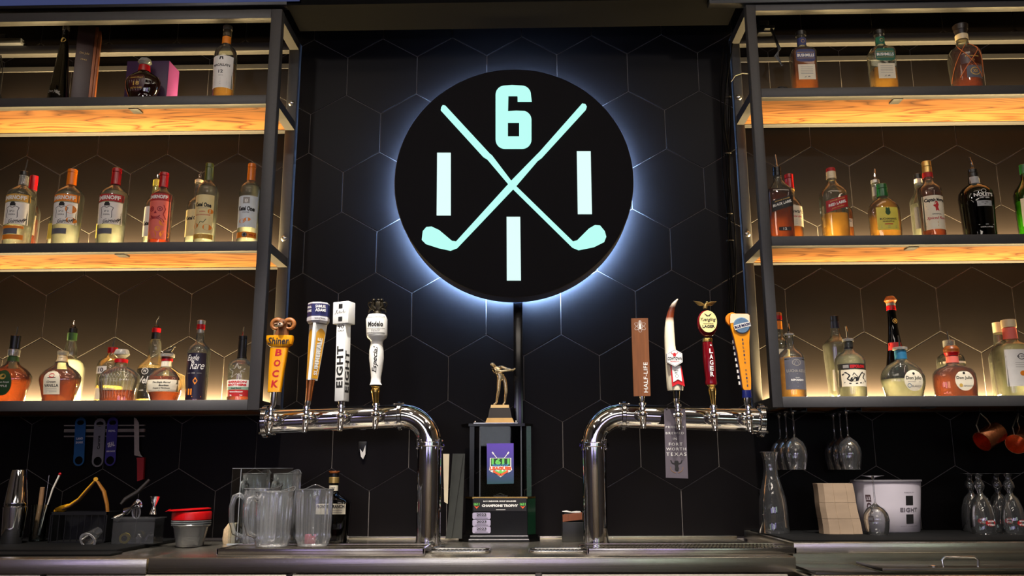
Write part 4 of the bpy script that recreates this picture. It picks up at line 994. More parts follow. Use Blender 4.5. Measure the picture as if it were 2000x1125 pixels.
for s in (-1, 1): stroke(m, [(c[0]+s*.030, c[1]+.046), (c[0]+s*.036, c[1]+.055)], .006, flat(.0098)); stroke(m, [(c[0]+s*.028, c[1]-.030), (c[0]+s*.042, c[1]-.024)], .009, flat(.0098))
shape2(m, [(c[0]-.046, c[1]+.030), (c[0]-.046, c[1]-.006), (c[0]-.050, c[1]-.022), (c[0]-.040, c[1]-.026), (c[0], c[1]-.052), (c[0]+.040, c[1]-.026), (c[0]+.050, c[1]-.022), (c[0]+.046, c[1]-.006), (c[0]+.046, c[1]+.030)], flat(.0097)); m.build('emblem_outline', WINK, po)
m = MB(); shape2(m, [(c[0]-.042, c[1]+.028), (c[0]-.042, c[1]-.004), (c[0]+.042, c[1]-.004), (c[0]+.042, c[1]+.028)], flat(.0093)); m.build('emblem_field', mat('league_dark', (26, 60, 40), .5, noise=.04), po)
m = MB(); write(m, '1611', c[0], c[1]+.014, .078, .026, flat(.0089), bold=.06); m.build('emblem_numerals', GRN, po)
m = MB(); write(m, 'Indoor Golf', c[0], c[1]+.000, .070, .012, flat(.0085), shear=.35, bold=.01); m.build('emblem_script', BLU, po)
m = MB(); write(m, 'LEAGUES', c[0], c[1]-.014, .092, .014, flat(.0085), bold=.06); m.build('emblem_word', ORG, po)
m = MB(); stroke(m, [(c[0]-.032, c[1]-.025), (c[0], c[1]-.043), (c[0]+.032, c[1]-.025)], .009, flat(.0085)); m.build('emblem_chevron', ORG, po)
m = MB(); stroke(m, [(c[0]-.022, c[1]-.024), (c[0], c[1]-.034), (c[0]+.022, c[1]-.024)], .006, flat(.0083)); shape2(m, ell(c[0], c[1]-.027, .006, .006), flat(.0081)); m.build('emblem_inner', GRN, po)
# figure pedestal
def tr(z, hw_, d): return (hw_, z)
za, zb2, zc, zd = L(975, 822)[1], L(975, 816)[1], L(975, 796)[1], L(975, 790)[1]
cx = L(976, 800)[0]; yc = .05
PD = mat('pedestal_brown', (34, 26, 22), .3, noise=.1)
pd = MB()
def fr_(mb, z0, z1_, a0, a1): mb.add([(cx+sx_*a0, yc+sy_*a0*.75, z0) for sx_, sy_ in ((-1, -1), (1, -1), (1, 1), (-1, 1))]+[(cx+sx_*a1, yc+sy_*a1*.75, z1_) for sx_, sy_ in ((-1, -1), (1, -1), (1, 1), (-1, 1))], [(0, 1, 5, 4), (1, 2, 6, 5), (2, 3, 7, 6), (3, 0, 4, 7), (3, 2, 1, 0), (4, 5, 6, 7)])
fr_(pd, zb2, zc, .052, .044); pd.build('pedestal', PD, t, angle=20)
m = MB(); fr_(m, zt+.0012, zb2, .063, .055); m.build('pedestal_step', mat('pedestal_gold', (150, 118, 70), .3, .6, noise=.1), t, angle=20)
m = MB(); fr_(m, zc, zd, .041, .039); m.build('pedestal_top', mat('pedestal_cream', (225, 190, 130), .35, .3, noise=.05), t, angle=20)
# golfer: one skin surface
G = lambda x, y, dy=0: (L(x, y)[0], yc+dy, L(x, y)[1])
J = {'pel': G(978, 733, 0), 'chest': G(969, 722, -.004), 'neck': G(966.5, 714, -.008), 'head': G(962.5, 711, -.012), 'crown': G(960, 708.5, -.012),
     'lh': G(974, 737, -.004), 'lk': G(973, 762, -.012), 'la': G(968.5, 785, 0), 'lt': G(963.5, 789, -.012),
     'rh': G(985, 738, .004), 'rk': G(988, 762, .0), 'ra': G(985, 784, .010), 'rt': G(982, 788.5, -.004),
     'ls': G(963, 721, -.014), 'le': G(977, 724.5, -.030), 'lw': G(996, 721.5, -.024), 'hand': G(1004, 720.5, -.016),
     'rs': G(978, 713, .008), 're': G(990, 718, .004), 'rw': G(997, 719.5, -.012)}
Rr = {'pel': .0135, 'chest': .0150, 'neck': .0060, 'head': .0100, 'crown': .0085, 'lh': .0105, 'lk': .0078, 'la': .0050, 'lt': .0042, 'rh': .0105, 'rk': .0078, 'ra': .0050, 'rt': .0042, 'ls': .0085, 'le': .0062, 'lw': .0050, 'hand': .0050, 'rs': .0085, 're': .0060, 'rw': .0048}
ED = [('pel', 'chest'), ('chest', 'neck'), ('neck', 'head'), ('head', 'crown'), ('pel', 'lh'), ('lh', 'lk'), ('lk', 'la'), ('la', 'lt'), ('pel', 'rh'), ('rh', 'rk'), ('rk', 'ra'), ('ra', 'rt'), ('chest', 'ls'), ('ls', 'le'), ('le', 'lw'), ('lw', 'hand'), ('chest', 'rs'), ('rs', 're'), ('re', 'rw')]
ks = list(J); me = bpy.data.meshes.new('golfer_figure'); me.from_pydata([J[k] for k in ks], [(ks.index(a), ks.index(b)) for a, b in ED], [])
gf = bpy.data.objects.new('golfer_figure', me); COL.objects.link(gf); gf.parent = t
sk = gf.modifiers.new('skin', 'SKIN'); 
for i, k in enumerate(ks): me.skin_vertices[0].data[i].radius = (Rr[k], Rr[k]); me.skin_vertices[0].data[i].use_root = (k == 'pel')
sk.use_smooth_shade = True
ss = gf.modifiers.new('sub', 'SUBSURF'); ss.levels = 2; ss.render_levels = 2
BRZ = mat('trophy_bronze', (236, 212, 168), .3, .9, noise=.25, nscale=120, bump=.25); me.materials.append(BRZ)
hp = G(961, 711, -.012)
m = MB(); m.ball((hp[0], hp[1], hp[2]+.003), (.0098, .0100, .0078), n=14); m.box(hp[0]-.001, hp[0]+.011, hp[1]-.014, hp[1]-.004, hp[2]-.001, hp[2]+.001, b=.0004); m.build('cap', BRZ, gf, angle=60)
m = MB(); m.cyl(G(1000, 722.5, -.018), G(1005.5, 717.5, -.010), .0035, n=10); m.build('club_grip', BRZ, gf)
m = MB(); loft(m, [(J['pel'][0]-.002, J['pel'][2]+.004, .0150, .0135, yc), (J['pel'][0]-.001, J['pel'][2]+.010, .0145, .0125, yc)], 18); m.build('belt', BRZ, gf)

# book and menu behind the left tower
org = W(880, 1050, 3.8); org.z = CT; L = local(org)
t = thing('menu_folder', 'dark grey menu folder leaning beside the trophy with a cream sheet inside', 'menu', org)
MB().prism([L(870, 1052), L(882, 1052), L(905, 887), L(893, 887)], -.006, .0).build('front_cover', mat('folder_dark', (46, 48, 44), .55, noise=.2, nscale=15), t)
MB().prism([L(868, 980), L(875, 984), L(878, 886.5), L(866, 886.5)], -.012, -.009).build('sheet', paper('cream', (228, 212, 180)), t)
MB().prism([L(872, 1052), L(902, 1052), L(908, 886), L(884, 886)], .002, .012).build('back_cover', mat('folder_dark', (46, 48, 44), .55, noise=.2, nscale=15), t)
# match box / caddy with napkin by the right tower
org = W(1117, 1045, 3.80); org.z = CT; L = local(org)
t = thing('napkin_caddy', 'small black caddy of brown stirrers with white napkin beside the trophy', 'caddy', org)
zc_ = L(1117, 1003)[1]
MB().box(L(1098, 1010)[0], L(1148, 1010)[0], 0, .10, .0008, zc_-.035, b=.003).build('box', BLACKM, t)
MB().box(L(1102, 1010)[0], L(1148, 1010)[0], .02, .10, zc_-.035, zc_, b=.003).build('back_box', BLACKM, t)
for i in range(16):
    x = L(1100, 1010)[0]+i*.0052; MB().box(-.0021, .0021, 0, .004, 0, .030).build('stirrer', mat('stirrer_wood', (140, 80, 50), .5, noise=.15), t, (x, .004, zc_-.034+i*.0006))
MB().prism([L(1099, 1000), L(1135, 1003), L(1135, 1000), L(1128, 999.5), L(1118, 1001), L(1108, 998.5)], .02, .09).build('napkin', paper('napkin', (235, 232, 225)), t)
# ------------------------------------------------------------------ bottles
def bottle(label, xb, yr, Y, base, prof, glassm=None, caps=(), liq=None, labs=(), sup=2.0, dr=1.0, rz=0, pour=None, sh=None, extra=None, name='bottle', cat='bottle', bulge=0):
    """prof: (photo row, half width in photo pixels) from the top down; sh: rows between which the round neck turns into the body's cross-section"""
    glassm = glassm or CLEARB
    org = W(xb, yr, Y); org.z = base
    k = mpp(xb, yr, Y); Z = lambda y: W(xb, y, Y).z-base
    t = thing(name, label, cat, org, math.radians(rz), None)
    P = [(Z(y), h*k) for y, h in prof]; hb = P[-1][1]
    if P[-1][0] > .006: P.append((.006, hb))
    P = [p for p in P if p[0] >= .0055]
    P.append((.0005, hb*.94))
    sh_ = sh or (prof[0][0], prof[0][0]+1)
    za, zb = Z(sh_[0]), Z(sh_[1])
    def bl(z, a, b): f = min(1, max(0, (za-z)/max(1e-5, za-zb))); return a+(b-a)*f
    drf = lambda z: bl(z, 1.0, dr); sf = lambda z: bl(z, 2.0, sup)
    def hw(z):
        for (z0, h0), (z1, h1) in zip(P, P[1:]):
            if z1 <= z <= z0: return h1+(h0-h1)*(z-z1)/max(1e-6, z0-z1)
        return P[0][1] if z > P[0][0] else P[-1][1]
    # smooth the outline a little
    zs = []
    for (z0, h0), (z1, h1) in zip(P, P[1:]):
        nseg = max(1, min(4, int((z0-z1)/.012))); zs += [z0+(z1-z0)*i/nseg for i in range(nseg)]
    zs.append(P[-1][0])
    MB().lathe([(hw(z), z) for z in reversed(zs)], 40, sup=sf, dr=drf).build('glass_body', glassm, t, angle=50)
    if liq:
        zl = Z(liq[0]); zz = [z for z in zs if z < zl-.001]
        pr = [(max(.003, hw(zl)-.0032), zl)]+[(max(.003, hw(z)-.0032), max(z, .006)) for z in zz if z > .0065]+[(max(.003, hw(.006)-.0045), .005)]
        MB().lathe(list(reversed(pr)), 36, sup=sf, dr=drf).build('liquid', liq[1], t, angle=50)
    for c in caps:
        y0, y1, h0, h1, m = c[:5]; nm = c[5] if len(c) > 5 else 'cap'
        z0, z1 = Z(y0), Z(y1); a, b = h0*k, h1*k; e = min(.0015, (z0-z1)*.2)
        MB().lathe([(b, z1), (b, z1+e), (a, z0-e), (a-e, z0)], 32).build(nm, m, t, angle=40)
    if pour:
        (x1, y1), (x0, y0) = pour[:2]; q0 = W(x0, y0, Y)-org; q1 = W(x1, y1, Y)-org
        q0 = Vector((0, 0, P[0][0])); dx = (W(x1, y0, Y)-W(x0, y0, Y)).x
        s = MB().lathe([(.010, 0), (.012, .002), (.012, .006), (.0085, .010), (.005, .014), (.004, .016)], 20, Matrix.Translation(q0)).build('pourer', BLACKM, t)
        zt = Z(y1)
        MB().tube([q0+Vector((0, 0, .012)), q0+Vector((0, 0, .012+(zt-q0.z)*.4)), Vector((q0.x+dx*.55, 0, q0.z+(zt-q0.z)*.75)), Vector((q0.x+dx, 0, zt))], [.0045, .0042, .0035, .0028], 10).build('spout', CHROME, s)
    def fn_at(cx, off):
        def fn(u, v):
            h = hw(v); d = drf(v); e = sf(v); x = max(-.985*h, min(.985*h, cx+u))
            return (x, -(h*d*(1-abs(x/h)**e)**(1/e))-off, v)
        return fn
    for L in labs:
        y0, y1, h, m = L[:4]; texts = L[4] if len(L) > 4 else (); o = L[5] if len(L) > 5 else {}
        cx = o.get('cx', 0)*k; z0, z1 = Z(y0), Z(y1); h = h*k; off = o.get('off', .0006); fn = fn_at(cx, off); shp = o.get('shape', 'r'); sl = o.get('slant', 0)
        mb = MB(); nu, nv = 14, (8 if shp == 'r' else 14)
        vs = []
        for j in range(nv+1):
            f = j/nv; v = z1+(z0-z1)*f; sc = 1
            if shp == 'e': f = .5-.5*math.cos(PI*f); v = z1+(z0-z1)*f; sc = math.sqrt(max(0, 1-(2*f-1)**2))
            if shp == 'a' and f > .6: sc = math.sqrt(max(0, 1-((f-.6)/.4)**2*.99))
            if shp == 's': sc = (1-abs(2*f-1)**5)**(1/5) if abs(2*f-1) < 1 else .55
            for i in range(nu+1):
                u = -h*sc+2*h*sc*i/nu; vs.append(fn(u, v+sl*u))
        fs = [(j*(nu+1)+i, j*(nu+1)+i+1, (j+1)*(nu+1)+i+1, (j+1)*(nu+1)+i) for j in range(nv) for i in range(nu)]
        mb.add(vs, fs)
        lo = mb.build(o.get('name', 'label'), m, t, angle=80) if m else t
        by = {}
        for tx in texts:
            s, y, wd, hh, ink = tx[:5]; oo = tx[5] if len(tx) > 5 else {}
            mm = by.setdefault(ink.name, (MB(), ink))[0]; f3 = fn_at(cx+oo.get('dx', 0)*k, off+.0006)
            zc = Z(y)
            if s == '|line': stroke(mm, [(-wd*k/2, zc), (0, zc), (wd*k/2, zc)], hh*k, f3)
            elif s == '|oval': shape2(mm, ell(0, zc, wd*k/2, hh*k/2, 18), f3)
            elif s == '|ring': ring2(mm, 0, zc, wd*k/2, hh*k/2, min(wd, hh)*k*.1, f3)
            elif s == '|box': mm.add([f3(a*wd*k/2, zc+b*hh*k/2) for a, b in ((-1, -1), (0, -1), (1, -1), (-1, 1), (0, 1), (1, 1))], [(0, 1, 4, 3), (1, 2, 5, 4)])
            elif s == '|poly': shape2(mm, [(a*wd*k/2, zc+b*hh*k/2) for a, b in oo['pts']], f3)
            elif s == '|stroke': stroke(mm, [(a*wd*k/2, zc+b*hh*k/2) for a, b in oo['pts']], oo.get('t', 1)*k, f3)
            else: write(mm, s, 0, zc, wd*k if wd else None, hh*k, f3, rot=oo.get('rot', 0), bold=oo.get('bold', .02), shear=oo.get('shear', 0), slant=oo.get('slant', 0), space=oo.get('space', 1))
        for nm_, (mm, ink) in by.items():
            if mm.v: mm.build('lettering', ink, lo)
    if extra: extra(t, Z, k, fn_at, hw)
    return t
def lines(ys, w, ink, h=.8, dx=0): return [('|line', y, w, h, ink, {'dx': dx}) for y in ys]
AMB = liquid('whiskey_amber', (208, 140, 62), .4, .45); AMBR = liquid('whiskey_red', (170, 98, 50), .4, .4); AMBL = liquid('whiskey_light', (240, 194, 104), .4, .5)
VOD = liquid('spirit_clear', (250, 252, 248), .4, .6); TEQ = liquid('spirit_pale', (250, 252, 240), .35, .72); GRL = liquid('gin_dark', (20, 44, 16), .35, .2)
ORL = liquid('orange_liquor', (236, 110, 30), .4, .4)
CREAM = paper('label_cream', (232, 222, 196)); WHITE = paper('label_white', (236, 232, 224)); BLK = paper('label_black', (20, 18, 18)); REDL = paper('label_red', (170, 22, 26)); ORAN = paper('label_orange', (226, 128, 20))
NAVY = paper('label_navy', (56, 62, 108)); TEAL = paper('label_teal', (20, 96, 76)); YELL = paper('label_yellow', (222, 206, 80)); GREY = paper('label_grey', (92, 92, 102)); GRNL = paper('label_green', (34, 74, 30)); SILL = paper('label_silver', (168, 170, 170)); PINK = paper('label_pink', (230, 110, 96)); BLUL = paper('label_blue', (30, 110, 150)); GOLL = paper('label_gold', (196, 150, 60))
CB = plas('cap_black', (16, 15, 16), .3); CR = plas('cap_red', (158, 12, 22), .25); CO = plas('cap_orange', (226, 118, 14), .3); CGN = plas('cap_green', (18, 92, 40), .3); COL_ = plas('cap_olive', (74, 84, 28), .3); CC = plas('cap_cream', (220, 200, 160), .3)
CWOOD = mat('cap_wood', (140, 74, 30), .35, noise=.25, nscale=40); CGOLD = mat('cap_gold', (204, 170, 100), .3, .8, noise=.05); CNAVY = plas('cap_navy', (20, 26, 44), .3); CSIL = mat('cap_silver', (170, 168, 164), .3, .8, noise=.05)
GSTOP = glass('cut_glass', (238, 238, 232), (190, 190, 180), 2.6, .04, .22)
Z3, Z2, Z1 = RAILS[2][1]-.003, RAILS[1][1]-.003, RAILS[0][1]-.003
FY, BY = 3.742, 3.862

# --- left shelf, top row
def dj_extra(t, Z, k, fn_at, hw):
    f = fn_at(0, .0012); m = MB(); shape2(m, ell(0, Z(81), 5*k, 5*k), f); m.build('gold_seal', GOLDINK, t)
    f = fn_at(0, .0008); m = MB(); write(m, '1942', 0, Z(63), 14*k, 4*k, f, rot=90); write(m, 'Don Julio', 0, Z(186), 22*k, 7*k, f, shear=.2); m.build('lettering', GINK, t)
bottle('tall tapering dark brown bottle with gold seal in front of the brown box', 114, 189, FY, Z3, [(54, 5), (58, 5.4), (76, 6), (90, 8), (110, 10), (130, 12), (150, 14), (172, 17), (189, 19)], DARKG, [(52, 60, 6.4, 6.2, GSTOP, 'stopper')], (70, liquid('dark_tequila', (60, 18, 8), .4, .15)), extra=dj_extra)
o = W(160, 189, 3.83); o.z = Z3
t = thing('gift_box', 'tall open brown presentation box standing behind the tapering dark bottle', 'box', o, math.radians(24))
hgt = W(160, 50, 3.80).z-Z3
BRN = mat('box_brown', (52, 28, 20), .45, noise=.15); BRC = mat('box_copper', (128, 70, 34), .4, .3, noise=.15)
MB().box(-.044, .030, -.035, .035, .0005, hgt, b=.001).build('case', BRN, t)
MB().box(.0305, .044, -.037, .045, .0005, hgt-.002, b=.001).build('side_panel', BRC, t)
MB().box(.045, .056, -.030, .050, .0005, hgt-.018, b=.001).build('lid_panel', BRC, t)
m = MB(); write(m, 'Don Julio', -.006, hgt*.67, .042, .014, flat(-.0356), shear=.2); write(m, '1942', -.006, hgt*.60, .026, .008, flat(-.0356)); m.build('lettering', GOLDINK, t)
def cr_facets(t, Z, k, fn_at, hw):
    m = MB(); f = fn_at(0, .0015)
    for i in range(-4, 5): stroke(m, [(i*6*k, Z(150)), (i*5.2*k+3*k, Z(165)), (i*5*k, Z(184))], .7*k, f); stroke(m, [(i*6*k, Z(150)), (i*5.2*k-3*k, Z(165)), (i*5*k, Z(184))], .7*k, f)
    m.build('cut_lines', GSTOP, t)
bottle('squat ruby whisky decanter with faceted glass stopper before the purple box', 277, 188, FY+.005, Z3, [(128, 9), (136, 10), (142, 12), (147, 22), (154, 31), (162, 34), (175, 32), (189, 26)], glass('ruby_glass', (150, 60, 44), (60, 14, 10), 2.0, .03, .02),
       [(129, 141, 10.5, 11.5, CR, 'collar'), (123, 129, 12, 8, GSTOP, 'stopper'), (116, 123, 10, 13, GSTOP, 'stopper')], (146, AMBR), [(148, 186, 17, mat('decal_dark', (60, 12, 14), .4, noise=.1), [('Crown Royal', 160, 24, 4, GOLDINK), ('18', 171, 12, 8, GOLDINK), ('EXTRA RARE', 179, 22, 3, GOLDINK)], {'shape': 'e', 'cx': -4})], dr=.62, sh=(136, 150), extra=cr_facets)
o = W(291, 188, 3.85); o.z = Z3; t = thing('gift_box', 'purple cardboard gift box with its lit side painted magenta behind the squat decanter', 'box', o)
k = mpp(291, 188, 3.83); hgt = W(291, 117, 3.80).z-Z3
MB().box(-41*k, 41*k, -.04, .08, .0005, hgt, b=.001).build('box_front', mat('purple_dark', (54, 26, 66), .5, noise=.1), t)
MB().box(41*k+.0002, 41*k+.0012, -.039, .079, .001, hgt-.0005).build('side_panel', mat('purple_lit_side', (112, 48, 104), .5, noise=.06), t)  # light on the right side put into a brighter magenta
bottle('tall clear bottle with cream label and amber whisky alone near the shelf corner', 435.5, 188, FY, Z3, [(72, 8.5), (88, 9), (92, 11), (97, 17), (103, 20.5), (112, 21.8), (125, 21.8), (188, 20)], CLEARB,
       [(52, 60, 8.8, 8.8, CSIL), (60, 72.5, 8.2, 8.6, mat('cap_smoke', (96, 84, 64), .3, noise=.1), 'cap_skirt')], (128, AMBL),
       [(74, 88, 9.3, ORAN, [], {'name': 'neck_label'}), (118, 179, 19.5, WHITE, [('|poly', 123, 8, 6, INK, {'pts': [(-1, -1), (1, -1), (.8, 1), (-.8, 1)]}), ('MACALLAN', 136, 31, 5.4, INK), ('12', 148.5, 9, 6.5, INK), ('YEARS OLD', 156, 10, 1.6, GINK)]+lines([141, 162, 166, 169, 172], 24, GINK, .6))])

# --- left shelf, middle row (vodkas)
SM = [(363, 8.5), (367, 12), (372, 19), (378, 24.5), (384, 26.3), (392, 26.3), (440, 25.2), (474, 24.3)]
def smir(label, x, top, banner, ink, bodyl, pic, liq, caps, pour=None, prof=SM, sc=1, strip=None):
    labs = [(386.5, 400.5, 24.5, banner, [('SMIRNOFF', 393.5, 42, 8.5, ink, {'bold': .04})], {'name': 'banner', 'slant': 0}),
            (402, 444, 23.5, bodyl, [('|stroke', 421, 24, 30, INK, {'pts': [(-1, .55), (-.5, .75), (0, .55), (.5, .75), (1, .55), (.8, .1), (.85, -.7), (0, -1), (-.85, -.7), (-.8, .1), (-1, .55)], 't': 1}),
              ('|box', 407, 11, 5, INK), ('|oval', 403.5, 9, 4, INK), ('Nº 21', 420, 9, 3.5, INK), ('VODKA', 426, 13, 2.6, INK), ('Smirnoff', 438, 30, 8, INK, {'shear': .4, 'dx': 8, 'slant': .18})]+([('|oval', 415, 16, 17, pic, {'dx': 15}), ('|oval', 436, 14, 12, pic, {'dx': 17})] if pic else []), {}),
            (452, 463, 16, GREY, [], {'cx': -4, 'name': 'strip_label'})]
    if strip: labs.append((447, 452, 20, strip, [], {'name': 'foot_label'})); labs.append((464, 473, 20, strip, [], {'name': 'foot_label'}))
    return bottle(label, x, 473, FY, Z2, prof, CLEARB, caps, (liq[0], liq[1]), labs, pour=pour)
smir('clear vodka bottle with steel pour spout, gold banner label, leftmost in the vodka row', 32, 0, GOLL, WINK, WHITE, None, (392, VOD), [(336, 344, 8.5, 9, CB, 'collar'), (344, 363, 8.2, 8.8, GSTOP, 'neck_ring')], pour=((45, 312), (42, 336)), strip=ORAN)
smir('clear vodka bottle with orange cap and orange banner label', 127, 0, ORAN, WINK, WHITE, ORAN, (380, VOD), [(332, 338, 9, 9, CO), (338.5, 363, 8.8, 9.2, CO, 'cap_skirt')])
smir('clear vodka bottle with red cap, red banner and white crest label', 215, 0, REDL, WINK, WHITE, None, (378, VOD), [(330, 337, 9, 9, CR), (337.5, 362, 8.8, 9.2, CR, 'cap_skirt')])
def skull(t, Z, k, fn_at, hw):
    f = fn_at(-2*k, .0014); m = MB(); c = Z(414)
    for s in (-1, 1): ring2(m, s*8*k, c, 5*k, 5*k, 1.6*k, f); shape2(m, ell(s*8*k, c, 2*k, 2*k), f)
    shape2(m, [(-3*k, c-9*k), (3*k, c-9*k), (0, c-3*k)], f)
    stroke(m, [(-9*k, c-13*k), (-5*k, c-17*k), (5*k, c-17*k), (9*k, c-13*k)], 2.2*k, f)
    for i in range(-3, 4): stroke(m, [(i*2.6*k, c-14*k), (i*2.6*k, c-20*k)], .8*k, f)
    for r in (12, 16): stroke(m, [(r*k*math.cos(a), c-26*k+r*.6*k*math.sin(a)) for a in [PI*i/10 for i in range(11)]], 1.2*k, f)
    stroke(m, [(14*k, c+8*k), (17*k, c), (14*k, c-10*k), (18*k, c-20*k)], 1.4*k, f)
    m.build('skull_print', mat('skull_red', (150, 16, 36), .5, noise=.05), t)
    m = MB(); f = fn_at(0, .0012)
    for a, b, r in ((12, 440, 6), (15, 462, 7), (-6, 464, 9), (4, 452, 5)): shape2(m, ell(a*k, Z(b), r*k, r*k), f)
    m.build('fruit_print', mat('fruit_orange', (240, 140, 30), .5, noise=.08), t)
bottle('red and pink sugar skull printed vodka bottle with red cap', 310, 472.5, FY, Z2, [(367, 8), (372, 10), (378, 17), (383, 21), (392, 21.5), (440, 21), (473, 20.5)], CLEARB, [(338, 344, 8.6, 8.6, CR), (344.5, 367, 8.3, 9, CR, 'cap_skirt')], (379, ORL),
       [(384, 397, 20.5, REDL, [('SMIRNOFF', 390.5, 34, 7.5, WINK, {'bold': .04})], {'name': 'banner'}), (397.5, 472, 20.3, PINK, [], {})], extra=skull)
KO = [(354, 8), (358, 11), (362, 16), (368, 19.5), (374, 21), (382, 21.3), (386, 20.4), (440, 20.4), (473, 20.3)]
bottle('clear rounded vodka bottle with olive green cap and botanical print label', 398.5, 472.5, FY, Z2, KO, CLEARB, [(320, 328, 7.6, 7.8, COL_), (328.5, 354, 7.6, 8.2, COL_, 'cap_skirt')], (368, VOD),
       [(386, 461, 18, paper('label_straw', (226, 208, 150)), [('Ketel One', 405.5, 30, 9, INK, {'bold': .05, 'shear': .1, 'slant': -.08}), ('BOTANICAL', 412, 18, 2.2, GINK), ('VODKA', 419, 12, 3, RINK), ('PEACH & ORANGE BLOSSOM', 425, 28, 2.6, RINK), ('|oval', 446, 11, 10, ORAN, {'dx': -12}), ('|oval', 449, 15, 12, ORAN, {'dx': 10}), ('|oval', 418, 8, 10, ORAN, {'dx': 14}), ('|stroke', 440, 16, 14, GRNL, {'pts': [(-1, -1), (-.3, .3), (.4, 0), (1, 1)], 't': 1.2})], {}), (462, 471, 19, GOLL, [('|line', 466, 28, 1, INK), ('|oval', 466, 8, 8, GOLDINK)], {'name': 'foot_label'})])
bottle('clear rounded vodka bottle with orange cap and white label showing orange slices', 483, 472, FY, Z2, [(y, h) for y, h in KO], CLEARB, [(320.5, 328, 7.6, 7.8, CO), (328.5, 354, 7.6, 8.2, CO, 'cap_skirt')], (366, VOD),
       [(388, 449, 18.5, paper('label_pale_blue', (214, 222, 228)), [('|box', 397, 13, 13, GINK), ('|oval', 398, 6, 8, WINK), ('Ketel One', 413, 31, 9.5, INK, {'bold': .05, 'shear': .1, 'slant': -.05}), ('ORANJE', 420.5, 14, 2.6, INK), ('|oval', 437, 13, 9, ORAN, {'dx': -6}), ('|ring', 437, 10, 7, WINK, {'dx': -6}), ('|oval', 434, 12, 7, ORAN, {'dx': 4}), ('|line', 447, 32, .8, GINK)], {}), (458, 469, 19, ORAN, [('|oval', 463.5, 10, 10, INK), ('|ring', 463.5, 8, 8, SILL), ('|line', 463.5, 9, 2, RINK, {'dx': 13})], {'name': 'foot_label'})])
# behind them
bottle('small orange filled bottle peeking out behind the pour spout vodka bottle', 52, 473, BY, Z2, [(348, 6), (380, 7), (395, 9), (406, 15), (415, 18), (440, 18.5), (474, 18)], CLEARB, [(344, 372, 7.2, 7.2, CR)], (430, ORL), [(424, 462, 17, CREAM, [], {})])
bottle('small yellow filled bottle half hidden behind the orange capped vodka bottle', 108, 473, BY, Z2, [(395, 6), (415, 8), (425, 13), (433, 15), (474, 15)], CLEARB, [(384, 400, 6.5, 6.5, CC)], (434, TEQ), [(440, 470, 14, YELL, [], {})])
bottle('clear bottle half hidden behind the red capped crest label vodka bottle', 204, 473, BY, Z2, [(380, 6), (405, 8), (414, 13), (422, 17), (474, 16.5)], CLEARB, [(370, 390, 6.5, 6.5, CB)], (420, VOD), [(440, 468, 15.5, YELL, [('Vanilla', 455, 20, 6, INK, {'rot': 90})], {})])
bottle('clear vodka bottle with pour spout behind the sugar skull bottle', 297, 473, BY, Z2, [(354, 6.5), (372, 8), (386, 9), (391, 14), (400, 18.5), (440, 18.8), (474, 18.5)], CLEARB, [(352, 377, 7.4, 7.4, YELL, 'neck_label')], (396, VOD), [(408, 466, 17.5, WHITE, [('Ketel One', 441, 28, 9, INK, {'bold': .05})], {})], pour=((311, 336), (306, 354)))
bottle('clear vodka bottle with pour spout behind the olive green capped bottle', 380, 473, BY, Z2, [(353, 7), (372, 7.5), (388, 8.5), (392, 14), (400, 18.3), (408, 19.3), (474, 19)], CLEARB, [(352, 358, 7.8, 7.8, CC, 'collar')], (398, VOD), [(414, 466, 17.5, paper('label_straw', (226, 208, 150)), [('Ketel One', 431, 28, 8, INK, {'bold': .05})], {})], pour=((394, 336), (391, 353)))

# --- left shelf, bottom row (whiskies)
CRW = [(706, 10.5), (712, 13), (717, 20), (722, 28), (728, 34), (735, 38.5), (742, 39), (752, 37), (765, 33.5), (778, 30.5), (783, 30)]
def crown(label, x, caps, lab, liqm, dy=0, pour=None):
    return bottle(label, x, 783, FY, Z1, [(y+dy, h) for y, h in CRW[:-1]]+[(783, 30)], CLEARB, caps, (722+dy, liqm), lab, dr=.62, sup=2.3, sh=(708+dy, 724+dy), pour=pour)
crown('squat red brown whisky bottle with green oval label and black topped pour spout', 16, [(656, 683, 9.5, 9.5, CB, 'collar'), (683, 696, 11, 10.5, GSTOP, 'stopper'), (696, 706, 9, 10.5, GRNL, 'neck_label')], [(725, 774, 17.5, GRNL, [('|oval', 738, 13, 11, GOLDINK), ('Crown Royal', 749, 26, 4, WINK), ('APPLE', 756, 20, 4, WINK)], {'shape': 'e', 'cx': -2})], AMBR, 0, ((32, 638), (30, 656)))
crown('squat red brown whisky bottle with cream arched label and clear stopper', 113, [(686, 694, 10.5, 9.5, GSTOP, 'stopper'), (694.5, 700, 8.5, 9, CC, 'stopper'), (700, 707, 9, 10.5, CC, 'neck_label')], [(726, 772, 16.5, CREAM, [('|oval', 736, 11, 9, RINK), ('|line', 740, 16, 1.4, INK), ('Crown', 748, 18, 4, INK, {'shear': .3}), ('VANILLA', 755, 28, 5.5, INK)]+lines([761, 764, 767], 22, GINK, .6), {'shape': 'a', 'cx': -4})], AMBR, 1)
bottle('large clear spirit bottle with bulbous neck and green black collar behind the cream label whisky', 128, 783, BY+.02, Z1, [(641, 7), (665, 8), (672, 9.5), (684, 12.5), (692, 12), (699, 13), (704, 20), (710, 26), (720, 28.5), (783, 27)], CLEARB, [(641, 650, 8, 8, CB, 'collar'), (650.5, 665, 8.8, 8.8, GRNL, 'neck_label')], (704, TEQ), [(726, 775, 20, CREAM, [], {})], pour=((133, 625), (133, 642)))
